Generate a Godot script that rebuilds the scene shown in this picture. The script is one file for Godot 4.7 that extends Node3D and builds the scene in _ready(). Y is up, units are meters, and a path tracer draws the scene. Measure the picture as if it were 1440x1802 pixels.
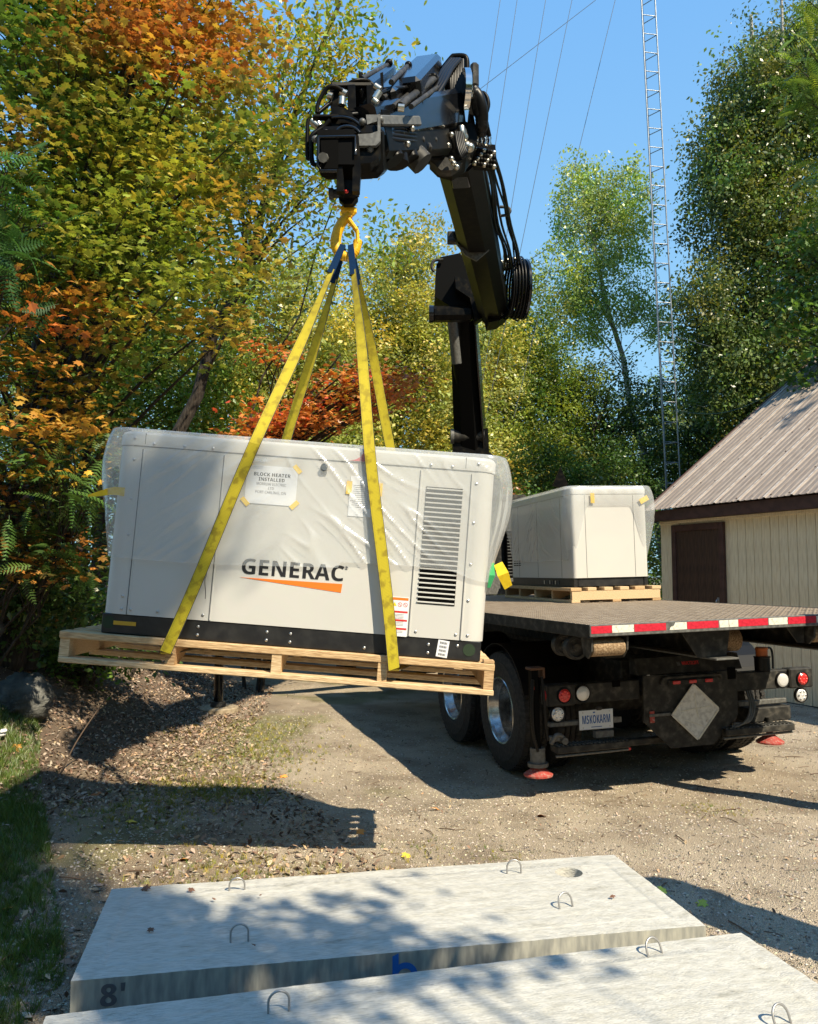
extends Node3D

# ------------------------------------------------------------------ mesh collector
class MB:
	var v := PackedVector3Array()
	var n := PackedVector3Array()
	var t := PackedVector2Array()
	var c := PackedColorArray()
	var col := Color.WHITE
	var use_col := false
	var xf := Transform3D()

	func tri(a: Vector3, b: Vector3, d: Vector3, na: Vector3, nb: Vector3, nd: Vector3, ua := Vector2.ZERO, ub := Vector2.ZERO, ud := Vector2.ZERO) -> void:
		a = xf * a; b = xf * b; d = xf * d
		na = (xf.basis * na).normalized(); nb = (xf.basis * nb).normalized(); nd = (xf.basis * nd).normalized()
		var g := (b - a).cross(d - a)
		if g.dot(na + nb + nd) > 0.0:
			v.append_array([a, d, b]); n.append_array([na, nd, nb]); t.append_array([ua, ud, ub])
		else:
			v.append_array([a, b, d]); n.append_array([na, nb, nd]); t.append_array([ua, ub, ud])
		if use_col:
			c.append_array([col, col, col])

	func flat(a: Vector3, b: Vector3, d: Vector3, nn: Vector3) -> void:
		tri(a, b, d, nn, nn, nn)

	func quad(a: Vector3, b: Vector3, d: Vector3, e: Vector3, nn: Vector3) -> void:
		tri(a, b, d, nn, nn, nn, Vector2(0, 1), Vector2(1, 1), Vector2(1, 0))
		tri(a, d, e, nn, nn, nn, Vector2(0, 1), Vector2(1, 0), Vector2(0, 0))

	func box(c0: Vector3, s: Vector3, bev := 0.0) -> void:
		obox(Transform3D(Basis(), c0), s, bev)

	func obox(where: Transform3D, s: Vector3, bev := 0.0) -> void:
		var keep := xf
		xf = xf * where
		var h := s * 0.5
		bev = minf(bev, minf(h.x, minf(h.y, h.z)) * 0.9)
		var k := h - Vector3(bev, bev, bev)
		for sx in [-1.0, 1.0]:
			quad(Vector3(h.x * sx, -k.y, -k.z), Vector3(h.x * sx, k.y, -k.z), Vector3(h.x * sx, k.y, k.z), Vector3(h.x * sx, -k.y, k.z), Vector3(sx, 0, 0))
			quad(Vector3(-k.x, h.y * sx, -k.z), Vector3(k.x, h.y * sx, -k.z), Vector3(k.x, h.y * sx, k.z), Vector3(-k.x, h.y * sx, k.z), Vector3(0, sx, 0))
			quad(Vector3(-k.x, -k.y, h.z * sx), Vector3(k.x, -k.y, h.z * sx), Vector3(k.x, k.y, h.z * sx), Vector3(-k.x, k.y, h.z * sx), Vector3(0, 0, sx))
		if bev > 0.0:
			for p in [-1.0, 1.0]:
				for q in [-1.0, 1.0]:
					quad(Vector3(h.x * p, k.y * q, -k.z), Vector3(h.x * p, k.y * q, k.z), Vector3(k.x * p, h.y * q, k.z), Vector3(k.x * p, h.y * q, -k.z), Vector3(p, q, 0).normalized())
					quad(Vector3(h.x * p, -k.y, k.z * q), Vector3(h.x * p, k.y, k.z * q), Vector3(k.x * p, k.y, h.z * q), Vector3(k.x * p, -k.y, h.z * q), Vector3(p, 0, q).normalized())
					quad(Vector3(-k.x, h.y * p, k.z * q), Vector3(k.x, h.y * p, k.z * q), Vector3(k.x, k.y * p, h.z * q), Vector3(-k.x, k.y * p, h.z * q), Vector3(0, p, q).normalized())
					for r in [-1.0, 1.0]:
						flat(Vector3(h.x * p, k.y * q, k.z * r), Vector3(k.x * p, h.y * q, k.z * r), Vector3(k.x * p, k.y * q, h.z * r), Vector3(p, q, r).normalized())
		xf = keep

	func frame(a: Vector3, b: Vector3, up := Vector3.UP) -> Transform3D:
		# x across, y up, z along a -> b, origin in the middle
		var z := (b - a).normalized()
		if absf(z.dot(up)) > 0.99:
			up = Vector3.RIGHT
		var x := up.cross(z).normalized()
		return Transform3D(Basis(x, z.cross(x), z), (a + b) * 0.5)

	func beam(a: Vector3, b: Vector3, w: float, h: float, bev := 0.0, up := Vector3.UP) -> void:
		obox(frame(a, b, up), Vector3(w, h, a.distance_to(b)), bev)

	func tube(p: Array, r0: float, seg := 8, r1 := -1.0, caps := true) -> void:
		if r1 < 0.0:
			r1 = r0
		var m := p.size()
		var up := Vector3.UP
		var d0: Vector3 = (p[1] - p[0]).normalized()
		if absf(d0.dot(up)) > 0.9:
			up = Vector3.RIGHT
		var ring := []
		var nor := []
		for i in m:
			var d: Vector3 = (p[mini(i + 1, m - 1)] - p[maxi(i - 1, 0)]).normalized()
			var x := up.cross(d).normalized()
			up = d.cross(x).normalized()
			var r := lerpf(r0, r1, float(i) / (m - 1))
			var a := PackedVector3Array()
			var b := PackedVector3Array()
			for k in seg:
				var e := x * cos(TAU * k / seg) + up * sin(TAU * k / seg)
				a.append(p[i] + e * r)
				b.append(e)
			ring.append(a)
			nor.append(b)
		for i in m - 1:
			for k in seg:
				var l := (k + 1) % seg
				tri(ring[i][k], ring[i][l], ring[i + 1][l], nor[i][k], nor[i][l], nor[i + 1][l])
				tri(ring[i][k], ring[i + 1][l], ring[i + 1][k], nor[i][k], nor[i + 1][l], nor[i + 1][k])
		if caps:
			var d1: Vector3 = (p[m - 1] - p[m - 2]).normalized()
			for k in seg:
				var l := (k + 1) % seg
				flat(p[0], ring[0][k], ring[0][l], -d0)
				flat(p[m - 1], ring[m - 1][k], ring[m - 1][l], d1)

	func cyl(a: Vector3, b: Vector3, r: float, seg := 16) -> void:
		tube([a, b], r, seg)

	func prism(poly: Array, depth: float, where := Transform3D()) -> void:
		# outline in the xy plane, extruded along z
		var keep := xf
		xf = xf * where
		var pv := PackedVector2Array(poly)
		var idx := Geometry2D.triangulate_polygon(pv)
		var h := depth * 0.5
		for i in range(0, idx.size(), 3):
			for s in [-1.0, 1.0]:
				flat(Vector3(pv[idx[i]].x, pv[idx[i]].y, h * s), Vector3(pv[idx[i + 1]].x, pv[idx[i + 1]].y, h * s), Vector3(pv[idx[i + 2]].x, pv[idx[i + 2]].y, h * s), Vector3(0, 0, s))
		var area := 0.0
		for i in pv.size():
			area += pv[i].cross(pv[(i + 1) % pv.size()])
		for i in pv.size():
			var a := pv[i]
			var b := pv[(i + 1) % pv.size()]
			var o := Vector3(b.y - a.y, a.x - b.x, 0).normalized() * signf(area)
			quad(Vector3(a.x, a.y, -h), Vector3(b.x, b.y, -h), Vector3(b.x, b.y, h), Vector3(a.x, a.y, h), o)
		xf = keep

	func lathe(prof: Array, where := Transform3D(), seg := 32) -> void:
		# (radius, height) pairs turned round y
		var keep := xf
		xf = xf * where
		for i in prof.size() - 1:
			var a: Vector2 = prof[i]
			var b: Vector2 = prof[i + 1]
			var o := Vector2(b.y - a.y, a.x - b.x).normalized()
			for k in seg:
				var p := TAU * k / seg
				var q := TAU * (k + 1) / seg
				var cp := Vector3(cos(p), 0, sin(p))
				var cq := Vector3(cos(q), 0, sin(q))
				var n0 := cp * o.x + Vector3(0, o.y, 0)
				var n1 := cq * o.x + Vector3(0, o.y, 0)
				var y0 := Vector3(0, a.y, 0)
				var y1 := Vector3(0, b.y, 0)
				if b.x > 0.0001:
					tri(cp * a.x + y0, cq * b.x + y1, cp * b.x + y1, n0, n1, n0)
				if a.x > 0.0001:
					tri(cp * a.x + y0, cq * a.x + y0, cq * b.x + y1, n0, n1, n1)
		xf = keep

	func ball(c0: Vector3, r: Vector3, seg := 10, rings := 6) -> void:
		for i in rings:
			for k in seg:
				var q := []
				for w in [[i, k], [i + 1, k], [i + 1, k + 1], [i, k + 1]]:
					var th: float = PI * w[0] / rings
					var ph: float = TAU * w[1] / seg
					q.append(Vector3(sin(th) * cos(ph), cos(th), sin(th) * sin(ph)))
				var na := []
				for e in q:
					na.append((e / r).normalized())
				tri(c0 + q[0] * r, c0 + q[1] * r, c0 + q[2] * r, na[0], na[1], na[2])
				tri(c0 + q[0] * r, c0 + q[2] * r, c0 + q[3] * r, na[0], na[2], na[3])

	func strip(p: Array, w: Array, th: float) -> void:
		# a flat band: middle points, half-width vectors, thickness; uv.y runs along it in metres
		var along := 0.0
		for i in p.size() - 1:
			var a: Vector3 = p[i]
			var b: Vector3 = p[i + 1]
			var nn := (b - a).cross(w[i]).normalized()
			var o := nn * th * 0.5
			var next := along + a.distance_to(b)
			for s in [-1.0, 1.0]:
				var u := [Vector2(0, along), Vector2(1, along), Vector2(1, next), Vector2(0, next)]
				tri(a - w[i] + o * s, a + w[i] + o * s, b + w[i + 1] + o * s, nn * s, nn * s, nn * s, u[0], u[1], u[2])
				tri(a - w[i] + o * s, b + w[i + 1] + o * s, b - w[i + 1] + o * s, nn * s, nn * s, nn * s, u[0], u[2], u[3])
				var wn: Vector3 = w[i].normalized() * s
				tri(a + w[i] * s - o, a + w[i] * s + o, b + w[i + 1] * s + o, wn, wn, wn, Vector2(0.02, along), Vector2(0.02, along), Vector2(0.02, next))
				tri(a + w[i] * s - o, b + w[i + 1] * s + o, b + w[i + 1] * s - o, wn, wn, wn, Vector2(0.02, along), Vector2(0.02, next), Vector2(0.02, next))
			along = next

	func mesh() -> ArrayMesh:
		var a := []
		a.resize(Mesh.ARRAY_MAX)
		a[Mesh.ARRAY_VERTEX] = v
		a[Mesh.ARRAY_NORMAL] = n
		a[Mesh.ARRAY_TEX_UV] = t
		if use_col:
			a[Mesh.ARRAY_COLOR] = c
		var m := ArrayMesh.new()
		m.add_surface_from_arrays(Mesh.PRIMITIVE_TRIANGLES, a)
		return m


var M := {}
var taken := {}
var rng := RandomNumberGenerator.new()
var wob := FastNoiseLite.new()


func L(r: float, g: float, b: float) -> Color:
	return Color(r, g, b).linear_to_srgb()


func noise_tex(freq: float, seed_: int, stops: Array, size := 512, oct := 4, kind := FastNoiseLite.TYPE_SIMPLEX_SMOOTH) -> NoiseTexture2D:
	# stops: [offset, linear colour] pairs; empty for a plain height map
	var f := FastNoiseLite.new()
	f.noise_type = kind
	f.frequency = freq
	f.seed = seed_
	f.fractal_octaves = oct
	var t := NoiseTexture2D.new()
	t.width = size
	t.height = size
	t.seamless = true
	t.noise = f
	if stops.size():
		var g := Gradient.new()
		var off := PackedFloat32Array()
		var cs := PackedColorArray()
		for s in stops:
			off.append(s[0])
			cs.append(L(s[1][0], s[1][1], s[1][2]))
		g.offsets = off
		g.colors = cs
		t.color_ramp = g
	return t


func mat(called: String, color: Color, rough := 0.6, metal := 0.0, tex: Texture2D = null, scale := Vector3.ONE, bump: Texture2D = null, bump_cm := 0.0, world := false) -> StandardMaterial3D:
	var m := StandardMaterial3D.new()
	m.resource_name = called
	m.albedo_color = color
	m.roughness = rough
	m.metallic = metal
	if tex or bump:
		m.uv1_triplanar = true
		m.uv1_world_triplanar = world
		m.uv1_scale = scale
		m.albedo_texture = tex
	if bump:
		m.heightmap_enabled = true
		m.heightmap_texture = bump
		m.heightmap_scale = bump_cm
	M[called] = m
	return m


func overlay(m: StandardMaterial3D, tex: Texture2D, scale: Vector3, world := false) -> void:
	m.detail_enabled = true
	m.detail_albedo = tex
	m.detail_blend_mode = BaseMaterial3D.BLEND_MODE_MUL
	m.detail_uv_layer = BaseMaterial3D.DETAIL_UV_2
	m.uv2_triplanar = true
	m.uv2_world_triplanar = world
	m.uv2_scale = scale


func numbered(called: String) -> String:
	var k: int = taken.get(called, 0)
	taken[called] = k + 1
	return called if k == 0 else "%s_%03d" % [called, k]


func tag(o: Node, label: String, category: String, group := "", kind := "") -> Node:
	o.set_meta("label", label)
	o.set_meta("category", category)
	if group:
		o.set_meta("group", group)
	if kind:
		o.set_meta("kind", kind)
	return o


func thing(called: String, label: String, category: String, at := Vector3.ZERO, turn := Vector3.ZERO, group := "") -> Node3D:
	var o := Node3D.new()
	o.name = numbered(called)
	add_child(o, true)
	o.position = at
	o.rotation_degrees = turn
	tag(o, label, category, group)
	return o


func part(called: String, mb: MB, m: Material, parent: Node, at := Transform3D()) -> MeshInstance3D:
	return shown(called, mb.mesh(), m, parent, at)


func shown(called: String, mesh: Mesh, m: Material, parent: Node, at := Transform3D()) -> MeshInstance3D:
	var o := MeshInstance3D.new()
	o.name = numbered(called) if parent == self else called
	o.mesh = mesh
	o.material_override = m
	o.transform = at
	parent.add_child(o, true)
	return o


func pbox(called: String, c: Vector3, s: Vector3, m: Material, parent: Node, bev := 0.003) -> MeshInstance3D:
	var b := MB.new()
	b.box(Vector3.ZERO, s, bev)
	return part(called, b, m, parent, Transform3D(Basis(), c))


func words(called: String, text: String, height: float, m: Material, parent: Node, at: Transform3D, bold := true, width := 0.0, align := HORIZONTAL_ALIGNMENT_CENTER, font := "Droid Sans") -> MeshInstance3D:
	var f := SystemFont.new()
	f.font_names = PackedStringArray([font])
	f.font_weight = 700 if bold else 400
	var t := TextMesh.new()
	t.font = f
	t.text = text
	t.font_size = 64
	t.pixel_size = height / 46.0  # capitals are about 46 of 64 pixels high
	t.depth = 0.0016
	t.horizontal_alignment = align
	t.vertical_alignment = VERTICAL_ALIGNMENT_CENTER
	t.curve_step = 2.0
	var k := Basis()
	if width > 0.0:
		var w := t.get_aabb().size.x
		if w > 0.0:
			k = Basis.from_scale(Vector3(width / w, 1, 1))
	return shown(called, t, m, parent, Transform3D(at.basis * k, at.origin))


func arc(c: Vector3, x: Vector3, y: Vector3, r: float, a0: float, a1: float, seg: int) -> Array:
	var p := []
	for i in seg + 1:
		var a := deg_to_rad(lerpf(a0, a1, float(i) / seg))
		p.append(c + x * cos(a) * r + y * sin(a) * r)
	return p


func smooth(p: Array, each := 4) -> Array:
	# a rounded path through the points
	var o := []
	for i in p.size() - 1:
		var a: Vector3 = p[maxi(i - 1, 0)]
		var b: Vector3 = p[i]
		var c: Vector3 = p[i + 1]
		var d: Vector3 = p[mini(i + 2, p.size() - 1)]
		for k in each:
			o.append(b.cubic_interpolate(c, a, d, float(k) / each))
	o.append(p[p.size() - 1])
	return o


func many(called: String, mesh: Mesh, m: Material, where: Array, tint: Array, parent: Node) -> MultiMeshInstance3D:
	var mm := MultiMesh.new()
	mm.transform_format = MultiMesh.TRANSFORM_3D
	mm.use_colors = tint.size() > 0
	mm.instance_count = where.size()
	mm.mesh = mesh
	for i in where.size():
		mm.set_instance_transform(i, where[i])
	if tint.size():
		for i in where.size():
			mm.set_instance_color(i, tint[i])
	var o := MultiMeshInstance3D.new()
	o.name = numbered(called) if parent == self else called
	o.multimesh = mm
	o.material_override = m
	o.set_meta("kind", "stuff")
	parent.add_child(o, true)
	return o


func ground_h(x: float, z: float) -> float:
	var d := -z
	var toe := -2.45 - maxf(0.0, 7.5 - d) * 0.42 - maxf(0.0, d - 11.0) * 0.12
	var t := toe - x
	var h := 1.05 * smoothstep(0.0, 2.7, t) + 0.10 * maxf(0.0, t - 2.2) * (1.0 - smoothstep(4.0, 30.0, t))
	var dip := 0.15 * smoothstep(5.4, 7.4, d) * (1.0 - smoothstep(14.0, 22.0, d)) * (1.0 - smoothstep(3.3, 5.0, x)) * smoothstep(-6.0, -2.0, x)
	h -= dip * (1.0 - 0.22 * clampf(x - 1.0, 0.0, 2.5))
	h += 0.45 * smoothstep(16.0, 40.0, d)
	h += wob.get_noise_2d(x * 9.0, z * 9.0) * 0.022 + wob.get_noise_2d(x * 45.0 + 70.0, z * 45.0) * 0.008
	return h


func on_ground(x: float, z: float, up := 0.0) -> Vector3:
	return Vector3(x, ground_h(x, z) + up, z)


func _ready() -> void:
	# ---- camera, sky, sun, exposure
	var cam := Camera3D.new()
	cam.name = "camera"
	cam.position = Vector3(0, 1.7, 0)
	cam.rotation_degrees = Vector3(4.40, 0, 0)
	cam.fov = 64.0
	cam.near = 0.05
	cam.far = 900.0
	add_child(cam)
	var env := Environment.new()
	env.background_mode = Environment.BG_SKY
	var sky_mat := ProceduralSkyMaterial.new()
	sky_mat.sky_top_color = Color(0.355, 0.563, 0.785)
	sky_mat.sky_horizon_color = Color(0.60, 0.77, 0.83)
	sky_mat.sky_curve = 0.27
	sky_mat.ground_bottom_color = Color(0.20, 0.18, 0.14)
	sky_mat.ground_horizon_color = Color(0.45, 0.48, 0.46)
	sky_mat.sun_angle_max = 12.0
	sky_mat.sun_curve = 0.1
	var sky := Sky.new()
	sky.sky_material = sky_mat
	env.sky = sky
	env.tonemap_mode = Environment.TONE_MAPPER_LINEAR
	env.tonemap_exposure = 1.6
	env.sdfgi_enabled = true
	env.ssao_enabled = true
	env.ssil_enabled = true
	var we := WorldEnvironment.new()
	we.name = "world_environment"
	we.environment = env
	add_child(we)
	var sun := DirectionalLight3D.new()
	sun.name = "sun"
	sun.light_energy = 1.6
	sun.light_color = Color(1.0, 0.945, 0.835)
	sun.light_angular_distance = 0.53
	sun.shadow_enabled = true
	add_child(sun)
	sun.look_at_from_position(Vector3.ZERO, Vector3(-0.4515, -0.719, -0.528), Vector3.UP)
	# ---- the place
	wob.seed = 4
	wob.frequency = 0.05
	wob.fractal_octaves = 3
	materials()
	build_ground()
	build_shed()
	build_mast()
	build_truck()
	build_deck()
	build_crane()
	build_generators()
	build_slings()
	build_small_first()
	build_slabs()
	build_forest()
	build_small()


func build_small_first() -> void:
	var brown := StandardMaterial3D.new()
	brown.albedo_color = L(0.16, 0.075, 0.045)
	brown.roughness = 0.8
	brown.cull_mode = BaseMaterial3D.CULL_DISABLED
	M["leaf_brown"] = brown


func materials() -> void:
	var fine := noise_tex(0.06, 3, [], 512, 5)
	var grit := noise_tex(0.22, 5, [], 512, 3)
	var cells := noise_tex(0.05, 8, [], 512, 2, FastNoiseLite.TYPE_CELLULAR)
	var blotch := noise_tex(0.008, 11, [[0.25, [0.72, 0.70, 0.68]], [0.5, [0.95, 0.95, 0.95]], [0.75, [1.0, 1.0, 1.0]]], 512, 5)
	var soft := noise_tex(0.012, 12, [[0.2, [0.86, 0.86, 0.85]], [0.6, [1, 1, 1]]], 512, 4)
	# ground
	var g := mat("gravel_earth", Color.WHITE, 0.95, 0.0, noise_tex(0.12, 21, [[0.2, [0.42, 0.40, 0.375]], [0.45, [0.82, 0.81, 0.79]], [0.72, [1.0, 0.995, 0.98]]], 1024, 4), Vector3.ONE * 0.9, grit, 1.6, true)
	g.vertex_color_use_as_albedo = true
	overlay(g, blotch, Vector3.ONE * 0.35, true)
	var tint := mat("tinted_stone", Color.WHITE, 0.9)
	tint.vertex_color_use_as_albedo = true
	# concrete
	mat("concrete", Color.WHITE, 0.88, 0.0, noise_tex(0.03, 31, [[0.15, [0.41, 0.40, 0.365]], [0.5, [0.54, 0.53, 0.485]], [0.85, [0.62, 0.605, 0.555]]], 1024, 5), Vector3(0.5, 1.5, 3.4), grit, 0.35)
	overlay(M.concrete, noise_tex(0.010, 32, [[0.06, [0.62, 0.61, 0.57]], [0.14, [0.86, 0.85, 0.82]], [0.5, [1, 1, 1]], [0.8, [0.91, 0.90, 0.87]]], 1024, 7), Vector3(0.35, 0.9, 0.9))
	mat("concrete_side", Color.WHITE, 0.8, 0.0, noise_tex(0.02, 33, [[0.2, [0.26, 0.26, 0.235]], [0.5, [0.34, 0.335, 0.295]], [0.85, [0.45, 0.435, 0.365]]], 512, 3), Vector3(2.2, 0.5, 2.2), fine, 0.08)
	mat("steel_rod", L(0.42, 0.41, 0.40), 0.45, 0.8)
	# generator
	var white := mat("enclosure_paint", Color.WHITE, 0.42, 0.0, noise_tex(0.004, 41, [[0.2, [0.545, 0.535, 0.505]], [0.8, [0.575, 0.565, 0.53]]], 256, 4), Vector3.ONE * 0.6)
	white.clearcoat_enabled = true
	white.clearcoat = 0.25
	white.clearcoat_roughness = 0.25
	mat("seam_dark", L(0.10, 0.10, 0.10), 0.7)
	mat("skid_black", Color.WHITE, 0.42, 0.0, noise_tex(0.03, 43, [[0.3, [0.010, 0.010, 0.011]], [0.8, [0.022, 0.022, 0.022]]], 256, 4), Vector3.ONE)
	mat("void_black", L(0.005, 0.005, 0.005), 0.8)
	M.void_black.metallic_specular = 0.1
	mat("zinc", L(0.5, 0.5, 0.5), 0.32, 0.9)
	mat("print_black", L(0.015, 0.015, 0.017), 0.45)
	mat("print_grey", L(0.10, 0.10, 0.11), 0.5)
	mat("print_orange", L(0.86, 0.19, 0.02), 0.4)
	mat("print_red", L(0.60, 0.035, 0.03), 0.4)
	mat("paper", L(0.74, 0.76, 0.79), 0.75)
	mat("tape_yellow", Color.WHITE, 0.5, 0.0, noise_tex(0.05, 45, [[0.3, [0.80, 0.52, 0.01]], [0.7, [0.90, 0.62, 0.015]]], 128, 3), Vector3.ONE * 3.0)
	M.tape_yellow.backlight_enabled = true
	M.tape_yellow.backlight = Color(0.4, 0.36, 0.1)
	mat("tape_green", L(0.05, 0.42, 0.14), 0.5)
	var film := mat("plastic_film", Color(0.90, 0.92, 0.93, 0.22), 0.16)
	film.transparency = BaseMaterial3D.TRANSPARENCY_ALPHA
	film.cull_mode = BaseMaterial3D.CULL_DISABLED
	# straps and hook
	mat("strap_yellow", Color.WHITE, 0.75)
	M.strap_yellow.albedo_texture = strap_image()
	M.strap_yellow.uv1_scale = Vector3(1, 8, 1)
	overlay(M.strap_yellow, noise_tex(0.02, 46, [[0.25, [0.62, 0.58, 0.50]], [0.5, [1, 1, 1]]], 256, 5), Vector3.ONE * 2.5)
	M.strap_yellow.rim_enabled = true
	M.strap_yellow.rim = 0.25
	mat("sleeve_blue", Color.WHITE, 0.85, 0.0, noise_tex(0.1, 48, [[0.3, [0.006, 0.019, 0.055]], [0.7, [0.011, 0.036, 0.095]]], 256, 3), Vector3(14, 3, 14))
	M.sleeve_blue.metallic_specular = 0.1
	mat("hook_yellow", Color.WHITE, 0.38, 0.0, noise_tex(0.03, 49, [[0.2, [0.72, 0.38, 0.005]], [0.6, [0.86, 0.50, 0.008]]], 256, 4), Vector3.ONE * 6.0, fine, 0.15)
	# wood
	for k in 3:
		var w: Array = [[[0.40, 0.245, 0.12], [0.55, 0.37, 0.19], [0.66, 0.47, 0.26]], [[0.34, 0.20, 0.10], [0.47, 0.30, 0.15], [0.60, 0.42, 0.23]], [[0.46, 0.30, 0.16], [0.60, 0.43, 0.24], [0.70, 0.54, 0.33]]][k]
		mat("pallet_wood_%d" % k, Color.WHITE, 0.8, 0.0, noise_tex(0.035, 51 + k, [[0.2, w[0]], [0.5, w[1]], [0.8, w[2]]], 512, 5), Vector3(0.55, 6.0, 6.0), fine, 0.12)
	# machine black
	mat("gloss_black", Color.WHITE, 0.22, 0.0, noise_tex(0.02, 61, [[0.3, [0.004, 0.0042, 0.005]], [0.75, [0.009, 0.0095, 0.011]]], 256, 5), Vector3.ONE * 0.8)
	M.gloss_black.clearcoat_enabled = true
	M.gloss_black.metallic_specular = 0.3
	M.gloss_black.clearcoat = 0.6
	M.gloss_black.clearcoat_roughness = 0.08
	mat("boom_black", Color.WHITE, 0.33, 0.0, noise_tex(0.02, 62, [[0.25, [0.004, 0.004, 0.004]], [0.6, [0.007, 0.0066, 0.006]], [0.88, [0.018, 0.015, 0.010]]], 512, 5), Vector3.ONE * 0.9)
	mat("matte_black", L(0.0045, 0.0045, 0.0045), 0.5)
	M.matte_black.metallic_specular = 0.15
	M.boom_black.metallic_specular = 0.2
	mat("dusty_black", Color.WHITE, 0.55, 0.0, noise_tex(0.015, 63, [[0.25, [0.020, 0.0195, 0.018]], [0.6, [0.036, 0.0345, 0.031]], [0.88, [0.080, 0.073, 0.062]]], 512, 6), Vector3.ONE * 1.3, fine, 0.08)
	M.dusty_black.metallic_specular = 0.35
	mat("hose_rubber", L(0.007, 0.007, 0.0075), 0.38)
	M.hose_rubber.metallic_specular = 0.35
	mat("grey_plate", Color.WHITE, 0.5, 0.2, noise_tex(0.03, 64, [[0.2, [0.09, 0.09, 0.085]], [0.8, [0.16, 0.16, 0.15]]], 256, 4), Vector3.ONE * 3.0)
	mat("chrome", L(0.78, 0.78, 0.78), 0.12, 1.0)
	mat("fitting", L(0.55, 0.52, 0.45), 0.3, 0.95)
	mat("tyre_rubber", Color.WHITE, 0.8, 0.0, noise_tex(0.03, 65, [[0.3, [0.014, 0.014, 0.014]], [0.8, [0.040, 0.037, 0.033]]], 256, 5), Vector3.ONE * 2.5)
	mat("rim_alloy", Color.WHITE, 0.25, 0.95, noise_tex(0.02, 66, [[0.3, [0.42, 0.42, 0.42]], [0.7, [0.66, 0.66, 0.65]]], 256, 4), Vector3.ONE * 3.0)
	mat("red_lens", L(0.62, 0.012, 0.012), 0.15)
	M.red_lens.clearcoat_enabled = true
	M.red_lens.clearcoat = 1.0
	mat("white_lens", L(0.72, 0.72, 0.72), 0.12, 0.25)
	mat("red_paint", Color.WHITE, 0.6, 0.0, noise_tex(0.03, 67, [[0.3, [0.33, 0.035, 0.028]], [0.6, [0.38, 0.07, 0.055]], [0.75, [0.34, 0.25, 0.21]]], 256, 5), Vector3.ONE * 4.0)
	mat("red_strip", Color.WHITE, 0.35, 0.0, noise_tex(0.03, 68, [[0.2, [0.42, 0.015, 0.03]], [0.7, [0.58, 0.022, 0.045]]], 256, 4), Vector3.ONE * 4.0)
	mat("white_strip", Color.WHITE, 0.4, 0.0, noise_tex(0.03, 69, [[0.12, [0.42, 0.39, 0.31]], [0.3, [0.62, 0.60, 0.52]], [0.8, [0.70, 0.69, 0.62]]], 256, 5), Vector3.ONE * 4.0)
	mat("plate_white", L(0.66, 0.69, 0.72), 0.45)
	mat("plate_blue", L(0.02, 0.10, 0.33), 0.45)
	mat("placard", Color.WHITE, 0.5, 0.0, noise_tex(0.02, 70, [[0.2, [0.52, 0.52, 0.50]], [0.6, [0.70, 0.70, 0.67]]], 256, 5), Vector3.ONE * 3.0)
	mat("beacon_orange", L(0.50, 0.13, 0.03), 0.5)
	mat("rust_drum", Color.WHITE, 0.75, 0.2, noise_tex(0.03, 71, [[0.2, [0.15, 0.09, 0.045]], [0.55, [0.30, 0.20, 0.11]], [0.85, [0.50, 0.38, 0.24]]], 512, 5), Vector3.ONE * 3.0, fine, 0.2)
	mat("deck_steel", Color.WHITE, 0.6, 0.1, noise_tex(0.012, 72, [[0.2, [0.15, 0.11, 0.075]], [0.5, [0.235, 0.18, 0.128]], [0.8, [0.32, 0.26, 0.195]]], 512, 6), Vector3.ONE * 0.9, null)
	var deck: StandardMaterial3D = M.deck_steel
	deck.detail_enabled = false
	mat("deck_stud", Color.WHITE, 0.5, 0.25, noise_tex(0.02, 73, [[0.2, [0.22, 0.17, 0.12]], [0.8, [0.37, 0.30, 0.225]]], 256, 4), Vector3.ONE)
	# shed
	mat("siding", Color.WHITE, 0.75, 0.0, noise_tex(0.02, 81, [[0.2, [0.76, 0.62, 0.40]], [0.6, [0.86, 0.72, 0.48]], [0.85, [0.88, 0.75, 0.52]]], 512, 5), Vector3(3.0, 0.35, 3.0), fine, 0.08)
	mat("brown_paint", Color.WHITE, 0.65, 0.0, noise_tex(0.02, 82, [[0.2, [0.055, 0.023, 0.017]], [0.7, [0.085, 0.038, 0.028]]], 256, 5), Vector3(1.0, 1.0, 1.0))
	mat("door_wood", Color.WHITE, 0.6, 0.0, noise_tex(0.02, 83, [[0.2, [0.035, 0.016, 0.009]], [0.7, [0.075, 0.036, 0.020]]], 512, 5), Vector3(4.0, 0.4, 4.0))
	mat("roof_metal", Color.WHITE, 0.6, 0.0, noise_tex(0.015, 84, [[0.2, [0.22, 0.17, 0.14]], [0.5, [0.29, 0.235, 0.195]], [0.8, [0.35, 0.295, 0.25]]], 1024, 6), Vector3(1.6, 0.5, 0.30))
	mat("rib_minor", L(0.44, 0.38, 0.33), 0.6)
	mat("rib_major", Color.WHITE, 0.6, 0.0, noise_tex(0.03, 88, [[0.25, [0.36, 0.30, 0.26]], [0.5, [0.66, 0.60, 0.54]]], 256, 5), Vector3.ONE * 1.2)
	mat("galvanised", Color.WHITE, 0.4, 0.75, noise_tex(0.03, 85, [[0.2, [0.22, 0.24, 0.26]], [0.8, [0.37, 0.39, 0.41]]], 256, 4), Vector3.ONE)
	mat("wire", L(0.10, 0.12, 0.15), 0.5, 0.5)
	# plants
	mat("bark_dark", Color.WHITE, 0.9, 0.0, noise_tex(0.02, 91, [[0.2, [0.020, 0.015, 0.011]], [0.6, [0.055, 0.043, 0.033]], [0.85, [0.10, 0.085, 0.07]]], 512, 5), Vector3(4.0, 0.6, 4.0), fine, 0.8)
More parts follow.
